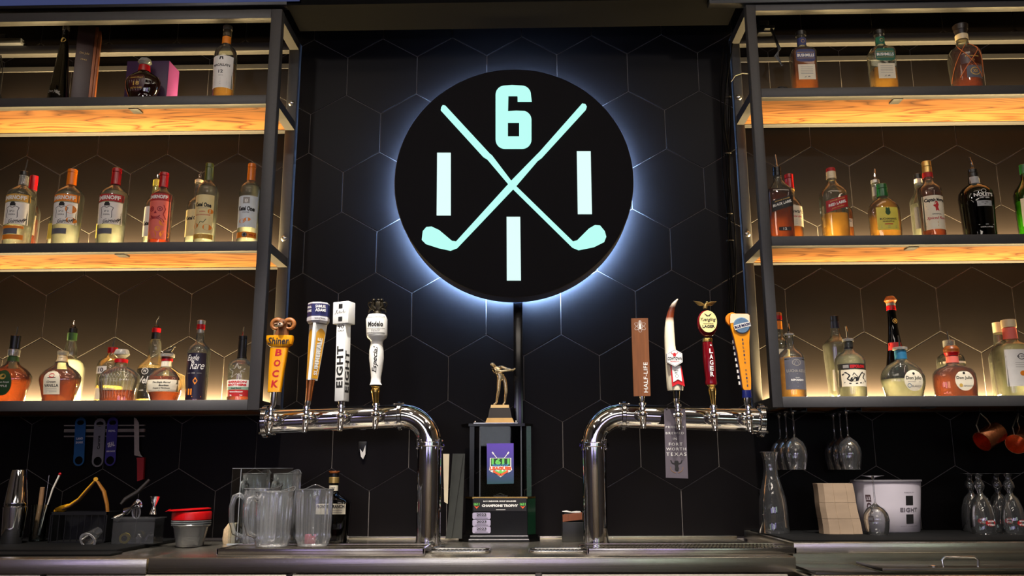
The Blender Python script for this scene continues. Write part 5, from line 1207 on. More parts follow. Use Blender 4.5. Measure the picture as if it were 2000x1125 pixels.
bottle('clear whisky bottle with red cap and pour spout behind the glass stoppered decanter', 211, 783, BY+.02, Z1, [(684, 8), (694, 9), (700, 14), (706, 23), (716, 26), (783, 25)], CLEARB, [(679, 690, 9.3, 9.3, CR, 'collar')], (755, AMBL), [(718, 732, 12, WHITE, [('10', 725, 12, 8, INK)], {'cx': -8}), (760, 782, 20, CREAM, [], {'name': 'foot_label'})], pour=((219, 662), (217, 681)))
def facets(t, Z, k, fn_at, hw):
    m = MB(); f = fn_at(0, .0015)
    for i in range(-5, 6):
        stroke(m, [(i*5*k, Z(722)), (i*6.6*k, Z(742)), (i*5.4*k, Z(778))], .8*k, f)
        stroke(m, [(i*6*k, Z(732)), ((i+1)*6*k, Z(745))], .8*k, f); stroke(m, [((i+1)*6*k, Z(732)), (i*6*k, Z(745))], .8*k, f)
    m.build('cut_lines', GSTOP, t)
bottle('cut glass decanter with round stopper and red ring, amber only in its foot', 229.5, 783, FY, Z1, [(708, 11), (716, 12), (719, 18), (725, 30), (732, 37), (740, 39.5), (752, 38), (768, 35), (783, 34)], CLEARB,
       [(683, 693, 12, 15, GSTOP, 'stopper'), (693, 700, 14, 8, GSTOP, 'stopper'), (702, 709, 12.5, 12.5, CR, 'collar')], (763, AMBR), dr=.6, sup=2.3, sh=(714, 728), extra=facets)
bottle('clear whisky bottle with bulb neck, black label and red black collar behind the round bourbon', 294, 783, BY+.015, Z1, [(641, 7), (663, 8), (670, 11), (682, 12), (695, 11.5), (702, 14), (708, 22), (716, 28), (726, 29.5), (783, 28.5)], CLEARB, [(641, 650, 8.2, 8.2, CR, 'collar'), (650, 663, 8.4, 8.4, CB, 'collar')], (716, liquid('pale_whisky', (230, 200, 130), .6, .15)),
       [(722, 781, 26.5, BLK, [('|ring', 728, 14, 13, WINK, {'dx': -3}), ('W', 728, 7, 6, WINK, {'dx': -3}), ('Weller', 745, 42, 14, WINK, {'shear': .3}), ('AGED', 765, 10, 3, WINK, {'dx': -8}), ('12', 765, 9, 7, WINK, {'dx': 8})]+lines([756, 759, 772, 775], 36, GINK, .6), {})], pour=((309, 618), (305, 641)))
def horse(t, Z, k, fn_at, hw):
    m = MB(); z = Z(692); m.tube([(-8*k, 0, z), (-4*k, 0, z+5*k), (4*k, 0, z+6*k), (8*k, 0, z+9*k)], [3*k, 4*k, 4*k, 2.5*k], 10)
    m.tube([(8*k, 0, z+8*k), (11*k, 0, z+14*k), (14*k, 0, z+15*k)], [2.5*k, 2*k, 1.5*k], 8); m.ball((4*k, 0, z+12*k), 2.6*k); m.ball((5*k, 0, z+17*k), 2*k)
    for a, b in ((-8, -12), (-5, -7), (6, 10), (8, 13)): m.tube([(a*k, 0, z+3*k), (b*k, 0, z-1*k)], [1.4*k, .8*k], 6)
    m.tube([(-8*k, 0, z+3*k), (-13*k, 0, z+6*k), (-15*k, 0, z+2*k)], [1.5*k, 1.2*k, .5*k], 6)
    m.build('horse_stopper', mat('pewter', (90, 84, 76), .35, .8, noise=.2), t)
    s = MB()
    for i in range(9):
        f = i/8
        s.tube([(9*k, -.010, Z(718)), ((24+4*f)*k, -.028-.003*(i % 3), Z(727+3*f)), ((34+8*f)*k, -.030-.004*(i % 2), Z(742-6*f)), ((39+14*f-7)*k, -.032, Z(768-8*math.sin(f*3)))], [.0016, .002, .0024, .0008], 5)
    s.build('straw_tie', mat('straw', (222, 176, 84), .6, noise=.15), t)
bottle('round faceted bourbon bottle with horse stopper, cream hand-lettered band and straw tie', 320, 783, FY, Z1, [(697, 12), (700, 11), (706, 10), (717, 10.5), (720, 15), (725, 22), (731, 28.5), (740, 33.5), (752, 34.5), (764, 33), (775, 28.5), (783, 26)], CLEARB,
       [(692, 697.5, 13.5, 13.5, GSTOP, 'rim'), (698, 706, 10.8, 10.8, CR, 'collar')], (737, AMBR), [(706, 717, 10.5, CREAM, [('|line', 709, 12, .6, GINK), ('|line', 712, 12, .6, GINK)], {'name': 'neck_label'}), (744, 767, 31.5, CREAM, [('The Single Barrel', 749.5, 34, 4, INK, {'shear': .35, 'dx': 3}), ('Bourbon', 755, 18, 3.6, INK, {'shear': .35, 'dx': 8}), ('Dumped at Warehouse', 760.5, 32, 3.6, INK, {'shear': .35, 'dx': 3})]+lines([764.5], 36, GINK, .6), {'slant': 0})], dr=.8, sh=(716, 728), extra=horse)
bottle('slim tall whisky bottle with silver red cap and white script on dark glass', 382, 783, FY, Z1, [(651, 7.6), (668, 8), (672, 12), (679, 19), (686, 21.5), (694, 21.8), (740, 21), (783, 20)], CLEARB, [(626, 634, 8, 7.6, CSIL), (634, 643.5, 7.8, 7.8, CR, 'collar'), (643.5, 651.5, 6.6, 7, CSIL, 'neck_ring')], (733, liquid('violet_whisky', (70, 26, 40), .5, .2)),
       [(692, 781, 19, mat('decal_ink_blue', (26, 20, 38), .35, noise=.15), [('Eagle', 703, 24, 15, WINK, {'shear': .45, 'dx': -3, 'bold': 0}), ('Rare', 716, 25, 15, WINK, {'shear': .45, 'dx': 5, 'bold': 0}), ('10', 731, 6, 3.6, GINK), ('|line', 731, 8, .6, GINK, {'dx': -10}), ('|line', 731, 8, .6, GINK, {'dx': 10}), ('|poly', 746, 9, 15, ORAN, {'dx': 4, 'pts': [(-1, 0), (0, 1), (1, 0), (0, -1)]}), ('|box', 767, 14, 12, ORAN, {'dx': -8}), ('|line', 776, 30, 2, ORAN)], {})])
bottle('whisky bottle with black neck and red white label beside the shelf upright', 467, 783, FY, Z1, [(700, 8), (704, 14), (708, 21), (714, 24.5), (724, 25), (783, 23.5)], CLEARB, [(656, 664, 8.2, 8.2, CB, 'collar'), (664, 697, 8.2, 8.8, CB, 'neck_wrap'), (697, 702, 9.4, 9.4, CB, 'neck_ring')], (765, AMBR),
       [(744, 757.5, 23, WHITE, [('GARRISON', 748, 36, 4.4, RINK, {'bold': .05}), ('BROTHERS', 753.8, 36, 4.4, RINK, {'bold': .05})], {}), (757.8, 763, 23, paper('label_mint', (130, 160, 140)), [('Small Batch', 760.4, 20, 3, INK, {'shear': .3})], {'name': 'label_strip'}), (763.2, 776, 22.5, REDL, [('TEXAS STRAIGHT', 767.5, 26, 2.6, WINK), ('94', 774, 5, 3, WINK, {'dx': 10}), ('%', 774, 5, 3, WINK, {'dx': -10})], {'name': 'label_foot'}),
        (712, 743, 1, None, [('|stroke', 727, 34, 28, GINK, {'pts': [(-.9, .3), (-.25, .3), (0, 1), (.25, .3), (.9, .3), (.4, -.1), (.6, -.9), (0, -.4), (-.6, -.9), (-.4, -.1), (-.9, .3)], 't': 1.3})])], pour=((477.5, 638), (477, 657)))

# --- right shelf, top row
BM = [(71, 9.5), (90, 9.6), (94, 11), (97, 16), (101, 23), (106, 25.5), (125, 25.3), (166, 24.5)]
def bush(label, x, dy, lab, ink, liqy, lm):
    return bottle(label, x, 167-dy*0, FY+.01, Z3, [(y+dy, h*.93) for y, h in BM[:-1]]+[(166, 22.8)], CLEARB, [(63+dy, 71+dy, 10.4, 10.2, CB)], (liqy, lm),
        [(77+dy, 92+dy, 9.8, lab, [('|ring', 84+dy, 7, 7, GOLDINK)], {'name': 'neck_label'}), (104+dy, 129+dy, 18.5, lab, [('BUSHMILLS', 116.5+dy, 33, 6.4, WINK, {'bold': .04}), ('|line', 111+dy, 33, .7, GOLDINK), ('|line', 122+dy, 33, .7, GOLDINK)], {'shape': 's'}), (134+dy, 163+dy, 16.5, CREAM, lines([139+dy, 143+dy, 146+dy, 149+dy, 152+dy], 24, GINK, .7)+[('J. B.', 158+dy, 12, 3, INK, {'shear': .4})], {'name': 'lower_label'})], sup=6, dr=.8, sh=(92+dy, 104+dy))
bush('square shouldered amber whiskey bottle with navy blue label and black cap', 1572, 0, NAVY, WINK, 97, AMB)
bush('square shouldered clear whiskey bottle with green label, half full of gold spirit', 1727, -2, TEAL, WINK, 138, AMBL)
def raffia(t, Z, k, fn_at, hw):
    m = MB()
    def P(a, y): # angle round the bottle
        z = Z(y); h = hw(z)+.0022; return Vector((h*math.sin(a), -h*math.cos(a), z))
    for s, ph in ((1, -.9), (-1, .75), (1, .9)):
        m.tube([P(ph+s*i*.16*1.0, 98+i*6.2) for i in range(11)], .0017, 6)
    for s in (-1, 1): m.tube([P(s*(.2+i*.13), 92+i*6.5) for i in range(12)], .0015, 6)
    m.build('raffia_net', mat('raffia', (222, 120, 60), .5, noise=.15), t)
bottle('rounded dark amber rum bottle wrapped in a raffia net with a big dark cork', 1889, 163, FY+.01, Z3, [(68, 11), (80, 11), (90, 12), (94, 16), (99, 24), (106, 29), (114, 30.5), (130, 30), (166, 28)], CLEARB, [(50, 60, 14.5, 13, plas('cork_dark', (26, 16, 12), .4)), (60, 68.5, 12.5, 10, plas('cork_dark', (26, 16, 12), .4)), (69, 79, 12, 12, CC, 'neck_label')], (97, AMBR),
       [(118, 136, 20, mat('decal_rum', (62, 14, 8), .4, noise=.1), [('Plantation', 122, 26, 4, GOLDINK, {'shear': .2}), ('XO', 130, 8, 4, GOLDINK)], {}), (140, 163, 16, GREY, [('|ring', 151, 20, 16, GOLDINK), ('XX', 151, 10, 6, GOLDINK)], {'cx': 4})], extra=raffia)

# --- right shelf, middle row
bottle('square whisky bottle with slanted black label and pour spout', 1526, 458, FY, Z2, [(330, 7), (345, 8), (352, 8.5), (360, 13), (368, 19), (374, 23), (382, 24), (458, 22.5)], CLEARB, [(327, 336, 8.2, 8.2, CB, 'collar'), (336.5, 344, 8.5, 8.5, CB, 'neck_ring')], (373, AMBR),
       [(393, 414, 20.5, BLK, [('JOHNNIE WALKER', 397, 30, 3, GOLDINK, {'slant': .3}), ('BLACK LABEL', 403.5, 37, 5.4, WINK, {'bold': .04, 'slant': .3}), ('|line', 409, 1, .7, GOLDINK)], {'slant': .3}), (449, 456, 12, BLK, [('12', 452.5, 7, 4.5, WINK)], {'name': 'foot_label', 'cx': 2})], sup=5, dr=.95, sh=(350, 374), pour=((1515.5, 302), (1516.5, 328)))
bottle('amber whisky bottle with dark red cap and cream label behind the black label bottle', 1549, 458, BY, Z2, [(366, 8), (385, 9), (390, 12), (396, 17), (404, 20.5), (414, 21.5), (458, 21)], CLEARB, [(341, 349, 8.4, 8.4, CR), (349.5, 368, 8.2, 8.8, CR, 'cap_skirt'), (370, 374, 8.6, 8.8, GOLL, 'neck_label')], (388, AMB), [(407, 447, 17.5, CREAM, [("Dewar's", 418, 30, 8, INK), ('White Label', 428, 22, 4.5, RINK)]+lines([434, 438, 442], 20, GINK, .6), {'cx': 3})])
bottle('whisky bottle with slanted red label and cream cap, two thirds empty', 1633, 458, FY, Z2, [(349, 8.5), (358, 9.5), (364, 14), (371, 20), (378, 23.5), (386, 24.5), (458, 23.5)], CLEARB, [(329, 336, 8.6, 9, REDL), (336, 345, 9.2, 9.2, CC, 'cap_skirt'), (345, 350, 9.6, 9.6, CC, 'neck_ring')], (421, AMBL),
       [(393, 415, 21.5, REDL, [('JOHNNIE WALKER', 397, 30, 3, GOLDINK, {'slant': .3}), ('RED LABEL', 403.5, 35, 5.6, WINK, {'bold': .04, 'slant': .3}), ('John Walker', 411, 26, 3.4, GOLDINK, {'slant': .3, 'shear': .4})], {'slant': .3})], sup=4, dr=.95, sh=(356, 378))
bottle('small amber miniature flask behind the slanted red label bottle', 1651, 458, BY, Z2, [(392, 7), (402, 8), (405, 13), (409, 17), (415, 18.5), (458, 18)], CLEARB, [(384, 394, 7, 7, CC)], (409, AMB), [(430, 446, 13, CREAM, [('GOLD', 434, 10, 5, INK, {'dx': 6})], {})], dr=.7)
bottle('oval flask shaped amber bottle with yellow pineapple label and green cap', 1731, 457, FY+.01, Z2, [(384, 10), (388, 11), (392, 17), (398, 25), (405, 30), (415, 32), (457, 31)], CLEARB, [(360, 369, 9.5, 10, CGN), (369.5, 385, 9.8, 10.8, CGN, 'cap_skirt')], (391, AMBL),
       [(409, 453, 21, YELL, [('|oval', 419, 10, 12, GRNL), ('|poly', 412, 9, 6, GRNL, {'pts': [(-1, -1), (1, -1), (.7, 1), (0, .2), (-.7, 1)]}), ("BUCHANAN'S", 432, 32, 4.4, INK), ('PINEAPPLE', 437, 22, 3, INK), ('|line', 442, 16, 1.6, RINK)]+lines([446, 449], 30, GINK, .6), {})], dr=.55, sh=(386, 400))
bottle('slim bottle with pour spout standing behind the green capped oval flask', 1719, 457, BY, Z2, [(352, 7.5), (375, 8), (392, 8.5), (400, 14), (408, 17), (457, 17)], CLEARB, [(352, 358, 8.2, 8.2, CSIL, 'collar')], (400, AMB), [(366, 384, 8.4, GREY, [], {'name': 'neck_label'})], pour=((1715.5, 330), (1714, 352)))
bottle('dark amber rum bottle with gold cap and large cream label with red print', 1824, 455, FY, Z2, [(346, 8.8), (356, 9.5), (361, 13), (366, 19), (372, 22.5), (380, 23), (455, 22)], CLEARB, [(316, 326, 8.8, 9, CGOLD), (326.5, 338, 9, 9.4, CGOLD, 'cap_skirt'), (338, 348, 9.6, 9.8, REDL, 'neck_label')], (366, AMBR),
       [(388, 453, 21.3, CREAM, [('Captain Morgan', 397.5, 38, 9.5, INK, {'bold': .04}), ('|poly', 409, 12, 20, RINK, {'pts': [(-.2, 1), (.4, 1), (.8, .3), (.5, -.2), (.8, -1), (.2, -.8), (-.3, -1), (-.4, -.2), (-1, .1)]}), ('|line', 408, 34, .9, GINK), ('|line', 414, 30, .9, GINK), ('ORIGINAL', 424, 18, 2.4, INK), ('Spiced Rum', 432, 35, 7, RINK, {'shear': .35}), ('|line', 440, 38, 4, GOLDINK), ('|line', 446, 38, 3, GOLDINK)], {})])
bottle('pale bottle with white neck label half hidden behind the gold capped rum bottle', 1804, 455, BY, Z2, [(346, 7), (370, 8), (378, 10), (386, 16), (394, 20), (455, 19.5)], CLEARB, [(340, 350, 7.4, 7.4, CB, 'collar'), (350, 364, 7.4, 7.6, WHITE, 'neck_label')], (400, TEQ), [(408, 450, 18, GREY, [], {})])
bottle('big dark green gin bottle with silver neck band, white lettering and pour spout', 1914, 453, FY+.01, Z2, [(333, 8), (347, 9.5), (360, 10.5), (364, 17), (370, 25), (378, 31), (388, 32.5), (454, 30)], GREENG, [(331, 338, 9, 9, CB, 'collar'), (338.5, 346, 9.6, 9.6, CB, 'neck_ring')], (372, GRL),
       [(347, 360, 10.2, SILL, [('|line', 353, 10, .8, GINK)], {'name': 'neck_label'}), (384, 399, 5, None, [('|ring', 382, 10, 8, WINK), ("NOLET'S", 389, 36, 7.5, WINK, {'bold': .04}), ('DRY GIN', 395, 18, 3, WINK)], {}), (400.5, 411, 14, SILL, [('SILVER', 404, 14, 2, INK), ('|line', 407.5, 22, 1, INK)], {'cx': 0}), (444, 453, 5, None, [('|line', 446, 30, .7, WINK), ('HOLLAND', 451, 24, 2.4, WINK)], {})], pour=((1896, 307), (1899, 331)))
bottle('slim bottle with yellow neck label and pour spout behind the dark green gin', 1917, 453, BY, Z2, [(342, 7), (366, 8), (385, 10), (392, 17), (402, 20), (454, 19)], GREENG, [(340, 352, 8, 8, CB, 'collar')], (400, GRL), [(355, 367, 8.2, YELL, [], {'name': 'neck_label'})], pour=((1907, 322), (1908, 341)))
bottle('bright green tinted bottle cut off by the right edge of the picture', 2016, 452, FY, Z2, [(330, 7), (352, 8), (362, 14), (372, 22), (380, 25), (452, 24)], glass('lime_glass', (120, 190, 80), (30, 70, 20), 1.5), [(322, 340, 8, 8, CGN)], (395, TEQ), [(392, 445, 22, CREAM, [], {})])

# --- right shelf, bottom row (tequilas)
bottle('tall bottle with copper red cap and amber neck tucked behind the grey label tequila', 1529, 772, BY, Z1, [(624, 7.6), (650, 8), (660, 9), (665, 16), (669, 19), (772, 19)], CLEARB, [(611, 617, 8.2, 8.2, CWOOD), (617, 625, 8.4, 8.4, CR, 'collar')], (634, VOD), [(628, 644, 8.2, ORAN, [], {'name': 'neck_label'}), (684, 760, 17, CREAM, [], {})])
bottle('short golden tequila bottle with blue grey label and pour spout', 1549.5, 772, FY, Z1, [(654, 9), (658, 8.2), (678, 8.8), (683, 13), (689, 20), (696, 25), (704, 26.3), (772, 25.5)], CLEARB, [(652, 656, 9.8, 9.8, GSTOP, 'rim')], (699, AMBL),
       [(701, 763, 21.5, GREY, [('|ring', 711, 18, 13, GINK), ('|stroke', 711, 12, 9, GINK, {'pts': [(-1, -1), (0, 1), (1, -1), (-1, .3), (1, .3), (-1, -1)], 't': .8}), ('LUCHA AZUL', 727, 38, 6, GINK, {'bold': .03}), ('|line', 733, 30, .8, GINK), ('TEQUILA', 740, 9, 1.8, WINK), ('REPOSADO', 744.5, 25, 4, WINK, {'bold': .04}), ('|line', 750, 22, .6, GINK), ('|line', 757, 34, .6, GINK)], {'cx': 3})], pour=((1541, 632), (1541, 654)))
bottle('tall faceted clear tequila bottle with black cap behind the rooster print bottle', 1642, 772, BY, Z1, [(641, 8), (650, 9), (659, 11), (664, 17), (670, 23), (674, 25), (700, 24), (772, 20)], CLEARB, [(617, 628, 8.4, 8.4, CB), (628, 641.5, 8, 8.6, CNAVY, 'cap_skirt')], (667, TEQ), [(724, 765, 18, WHITE, [('|box', 752, 12, 10, BLUL, {'dx': -6}), ('|box', 752, 5, 10, TEAL, {'dx': 3})], {})], sup=3, sh=(656, 672))
bottle('stout clear tequila bottle with black red band and rooster skeleton print', 1665, 771.5, FY, Z1, [(666, 9.5), (682, 9), (687, 12), (692, 20), (699, 26.5), (707, 29), (716, 29.2), (771, 27.5)], CLEARB, [(662, 667, 11, 11, GSTOP, 'rim'), (667.5, 682, 8.8, 9.2, CB, 'collar')], (694, TEQ),
       [(713, 724, 28, BLK, [('ESPOLON', 718.7, 29, 6.4, RINK, {'bold': .07, 'dx': 4}), ('|box', 718.7, 9, 6, GINK, {'dx': -17})], {'name': 'band'}), (725, 757, 27.5, CREAM, [('|stroke', 740, 46, 26, INK, {'pts': [(-1, .4), (-.8, .8), (-.5, .3), (-.7, -.2), (-.4, -.6), (-.1, 0), (.1, -.5), (.3, .2), (.5, .7), (.8, .6), (.6, 0), (.9, -.6), (.4, -.8), (0, -.9), (-.5, -.9), (-.9, -.7)], 't': 2.2}), ('|stroke', 738, 40, 20, INK, {'pts': [(-.6, -.9), (-.2, .7), (.2, -.2), (.7, .9)], 't': 1.4}), ('|oval', 743, 16, 9, INK, {'dx': -3}), ('|poly', 748, 20, 7, INK, {'dx': 8, 'pts': [(-1, 0), (0, 1), (1, .4), (.5, -1)]})], {})], pour=((1652.5, 637), (1654, 664)))
def seal2(t, Z, k, fn_at, hw):
    m = MB(); f = fn_at(2*k, .0012); ring2(m, 0, Z(628), 5*k, 5*k, 1.2*k, f); shape2(m, ell(0, Z(628), 2.5*k, 2.5*k), f); m.build('seal', GOLDINK, t)
bottle('very tall narrow dark bottle with wooden knob cap and red ring', 1757, 771, BY+.02, Z1, [(601, 7.6), (615, 8), (640, 9.5), (660, 11.5), (685, 15), (710, 19), (740, 24), (771, 27)], DARKG, [(579, 587, 8, 12, CWOOD), (587, 592, 12, 9, CWOOD, 'cap_skirt'), (592, 597, 8.5, 8.5, GSTOP, 'rim'), (597, 606, 8.6, 9, CR, 'collar')], (610, liquid('dark_tequila', (60, 18, 8), .4, .15)), [(670, 685, 13, REDL, [], {'cx': -4})], dr=.9, extra=seal2)
bottle('round bellied clear tequila bottle with blue neck label, half full', 1766.5, 770.5, FY, Z1, [(683, 11), (686, 10.5), (702, 11), (706, 14), (710, 22), (716, 31), (724, 38.5), (733, 42.5), (742, 43.5), (752, 42.5), (763, 39.5), (771, 37)], CLEARB, [(678.5, 683.5, 14, 14, GSTOP, 'rim'), (685, 702, 11.2, 11.4, BLUL, 'neck_label')], (741, TEQ),
       [(725, 766, 19.5, CREAM, [('Don Julio', 741, 32, 8.5, INK, {'bold': .02}), ('|oval', 732, 5, 5, INK), ('BLANCO', 756, 20, 3.6, GINK, {'dx': 5}), ('|ring', 755, 8, 8, BLUL, {'dx': -10}), ('|line', 748, 26, .7, GINK)], {'shape': 'e', 'cx': 12})], dr=.55, sh=(702, 720), pour=((1757, 655), (1758, 680)))
bottle('clear bottle with glass rim and pour spout behind the wooden capped brown tequila', 1864, 770, BY, Z1, [(676, 9), (688, 10), (691, 16), (697, 24), (705, 26.5), (770, 26)], CLEARB, [(665, 677, 11, 11, GSTOP, 'rim')], (708, TEQ), [(708, 712, 25, CREAM, [], {})], pour=((1856, 647), (1857, 668)))
bottle('stout brown tequila bottle with wooden cap, red collar and cream round label', 1867.5, 770, FY, Z1, [(695, 11), (711, 11.5), (714, 16), (718, 26), (723, 34), (730, 38.5), (740, 39.8), (756, 39.8), (770, 38.5)], CLEARB, [(676, 683, 11, 15, CWOOD), (683, 688.5, 15, 14, CWOOD, 'cap_skirt'), (688.5, 695.5, 14.8, 12, CR, 'collar'), (696, 709, 11.3, 11.5, PINK, 'neck_label')], (718, AMBR),
       [(726, 765, 18.5, CREAM, [('Don Julio', 740.5, 31, 7.5, INK, {'bold': .02}), ('|oval', 731, 5, 5, INK), ('|oval', 754.5, 7, 7, GOLDINK, {'dx': -8}), ('REPOSADO', 755.5, 18, 3, GINK, {'dx': 6})], {'shape': 'e', 'cx': 9})], sup=3.4, dr=.55, sh=(710, 724))
bottle('tall clear bottle with pinkish cream cap and large white sun label at the frame edge', 1987, 769, FY, Z1, [(662, 13), (668, 15), (672, 24), (677, 31), (684, 34), (700, 34), (769, 32)], CLEARB, [(625, 640, 14, 14, CC), (640.5, 663, 12.5, 13.5, PINK, 'cap_skirt')], (674, TEQ),
       [(686, 757, 29, WHITE, [('|ring', 700, 14, 12, INK), ('EL SOL', 700, 16, 3.4, INK), ('|oval', 732, 12, 10, ORAN, {'dx': 0})]+lines([712, 716, 720], 26, GINK, .6), {})], sup=3.5, dr=.9, sh=(662, 676))
bottle('pale bottle mostly hidden behind the white sun label bottle', 1964, 769, BY, Z1, [(650, 9), (672, 10), (682, 14), (690, 20), (698, 23), (769, 22)], CLEARB, [(630, 652, 9, 9, CC)], (708, TEQ))
# ------------------------------------------------------------------ wall strip, openers, knife
WY = 3.992
t = thing('magnetic_strip', 'pale three bar magnetic tool strip on the dark wall holding the openers', 'tool rack', W(205, 841, WY))
L = local(W(205, 841, WY))
for y, h in ((831, 1.4), (841, 3.4), (852, 1.6)):
    a, b = L(126, y+h), L(283, y-h); MB().box(a[0], b[0], -.006, .006, a[1], b[1]).build('bar', mat('bar_bone', (150, 138, 120), .5, noise=.08), t)
for x in (139, 270): MB().lathe([(.004, -.0068), (.004, -.006)], 12, Matrix.Translation((L(x, 841)[0], 0, 0)) @ MBY).build('screw', BLACKM, t)
def opener(x1, y1, x0, y0, colr, lab, words, ink, wd=10.5):
    org = W((x0+x1)/2, (y0+y1)/2, WY-.009); L = local(org); t = thing('bottle_opener', lab, 'bottle opener', org, 0)
    a, b = L(x1, y1), L(x0, y0); k = mpp(x0, y0, WY); r = wd*k
    d = Vector((b[0]-a[0], 0, b[1]-a[1])); ln = d.length; ang = math.atan2(d.x, -d.z)
    M = Matrix.Translation((a[0], 0, a[1])) @ Matrix.Rotation(-ang, 4, 'Y')
    # outline with two openings, in a frame whose z runs down the tool
    n = 48
    def rounded(x, half): return x
    m = MB()
    y0_, y1_ = -.0014, .0014
    mid = [(-r, -r*2.0), (r, -r*2.0), (r*.98, -(ln-r*2.0)), (-r*.98, -(ln-r*2.0))]
    m.prism(mid, y0_, y1_, M)
    def annul(cz, ri, up, inner_w, inner_h):
        out = []; inn = []
        for i in range(n):
            g = 2*PI*i/n; c, s = math.cos(g), math.sin(g)
            if (s > 0) == up: o = (r*c, cz+r*s)
            else:
                q = max(abs(c), abs(s)); o = (r*c/q, cz+r*s/q)
            out.append(o); inn.append((inner_w*c, cz+inner_h*s))
        vs = [(x, y0_, z) for x, z in out]+[(x, y0_, z) for x, z in inn]+[(x, y1_, z) for x, z in out]+[(x, y1_, z) for x, z in inn]; fs = []
        for i in range(n):
            j = (i+1) % n; fs += [(i, j, n+j, n+i), (2*n+i, 3*n+i, 3*n+j, 2*n+j), (i, 2*n+i, 2*n+j, j), (n+i, n+j, 3*n+j, 3*n+i)]
        m.add(vs, fs, M)
    annul(-r, 0, True, r*.66, r*.45); annul(-(ln-r), 0, False, r*.74, r*.74)
    bd = m.build('plate', mat('opener_'+lab.split()[0], colr, .35, .2, noise=.06), t)
    e = MB()
    w_ = MB()
    fnp = lambda u, v: M @ Vector((u, y0_-.0005, v))
    for s, f, w2, h2, rot in words: write(w_, s, 0, -ln*f, w2*k, h2*k, fnp, rot=rot, bold=.04)
    w_.build('lettering', ink, bd)
    return t
opener(158, 815, 153.5, 910, (34, 98, 150), 'blue flat bottle opener on the magnetic strip', [('LAND', .44, 13, 4.5, 0), ('SHARK', .52, 15, 4.5, 0)], WINK)
opener(196, 817, 190, 912, (142, 138, 136), 'plain grey flat bottle opener in the middle of the magnetic strip', [('Corona', .50, 26, 6, 92)], INK, 11)
opener(221, 815, 214.5, 910, (66, 56, 140), 'violet printed flat bottle opener beside the knife', [('REAL', .28, 14, 4, 0), ('SEAL', .56, 14, 9, 12), ('LEMONADE', .70, 17, 3, 0)], WINK, 10.5)
org = W(270, 868, WY-.012); L = local(org); t = thing('kitchen_knife', 'red handled serrated knife hanging point up on the magnetic strip', 'knife', org)
MB().prism([L(262, 815), L(267, 818), L(271.5, 826), L(272, 880), L(275, 888), L(279, 893), L(262.5, 889)], -.001, .001).build('blade', mat('blade_steel', (205, 195, 170), .25, .9, noise=.05), t)
MB().prism([L(268, 894), L(283, 893.5), L(282.5, 900), L(281, 936), L(269.5, 940), L(269, 900)], -.008, .008).build('handle', plas('knife_red', (168, 22, 22), .4), t)

def at(x, Y, z): p = W(x, 1060, Y); p.z = z; return p
MT = CT+.012
# shaker tins
o = at(22, 3.60, MT); k = mpp(22, 1060, 3.6); Z = lambda y: W(22, y, 3.6).z-MT
t = thing('cocktail_shaker', 'two piece polished steel cocktail shaker standing on the mat', 'shaker', o)
MB().lathe([(17.5*k, .0005), (18*k, .004), (19.5*k, Z(1030)), (21.5*k, Z(994)), (22*k, Z(990)), (21*k, Z(989))], 48).build('large_tin', CHROME, t, angle=50)
MB().lathe([(20*k, Z(1000)), (20.5*k, Z(984)), (21*k, Z(983)), (20.3*k, Z(981)), (17*k, Z(945)), (13.8*k, Z(921)), (13*k, Z(918)), (11*k, Z(917.3))], 48).build('small_tin', CHROME, t, angle=50)
# glass with muddlers
o = at(72, 3.72, MT); k = mpp(72, 1060, 3.72)
t = thing('tool_glass', 'clear glass holding bar tools behind the shaker', 'glass', o)
MB().lathe([(.030, .0005), (.032, .003), (.038, .15), (.0365, .15), (.030, .006)], 32, cap=False).build('glass_body', CLEAR, t, angle=60)
MB().lathe([(.001, .0008), (.030, .0008), (.030, .005), (.001, .005)], 32).build('glass_foot', CLEAR, t)
Lg = lambda x, y, Y: W(x, y, Y)
def tool(name, lab, pts, rad, m, extra=None):
    o = thing(name, lab, 'bar tool', Lg(*pts[-1])); b = Lg(*pts[-1])
    P = [Lg(*p)-b for p in pts]
    s = MB().tube(P, rad, 12).build('shaft', m, o, angle=60)
    if extra: extra(o, P)
    return o
tool('muddler', 'wooden brown muddler with rounded tip leaning in the tool glass', [(83, 952, 3.71), (79, 985, 3.715), (70, 1030, 3.72), (66, 1052, 3.72)], [.009, .0095, .0085, .008], mat('muddler_wood', (150, 116, 84), .4, noise=.15))
tool('bar_spoon', 'long twisted bar spoon with red tip leaning right of the muddler', [(117, 926, 3.74), (103, 955, 3.735), (88, 1000, 3.73), (77, 1045, 3.73)], [.0042, .0038, .0018, .0016], mat('spoon_ivory', (215, 210, 200), .4, noise=.04), lambda o, P: MB().ball(P[0], (.0065, .0055, .007), n=12).build('tip', CR, o))
tool('bar_spoon', 'thin dark bar spoon upright between the muddler and red tipped spoon', [(96, 928, 3.75), (91, 965, 3.745), (83, 1010, 3.74), (75, 1045, 3.735)], [.0016, .0016, .0016, .0016], SILVER)
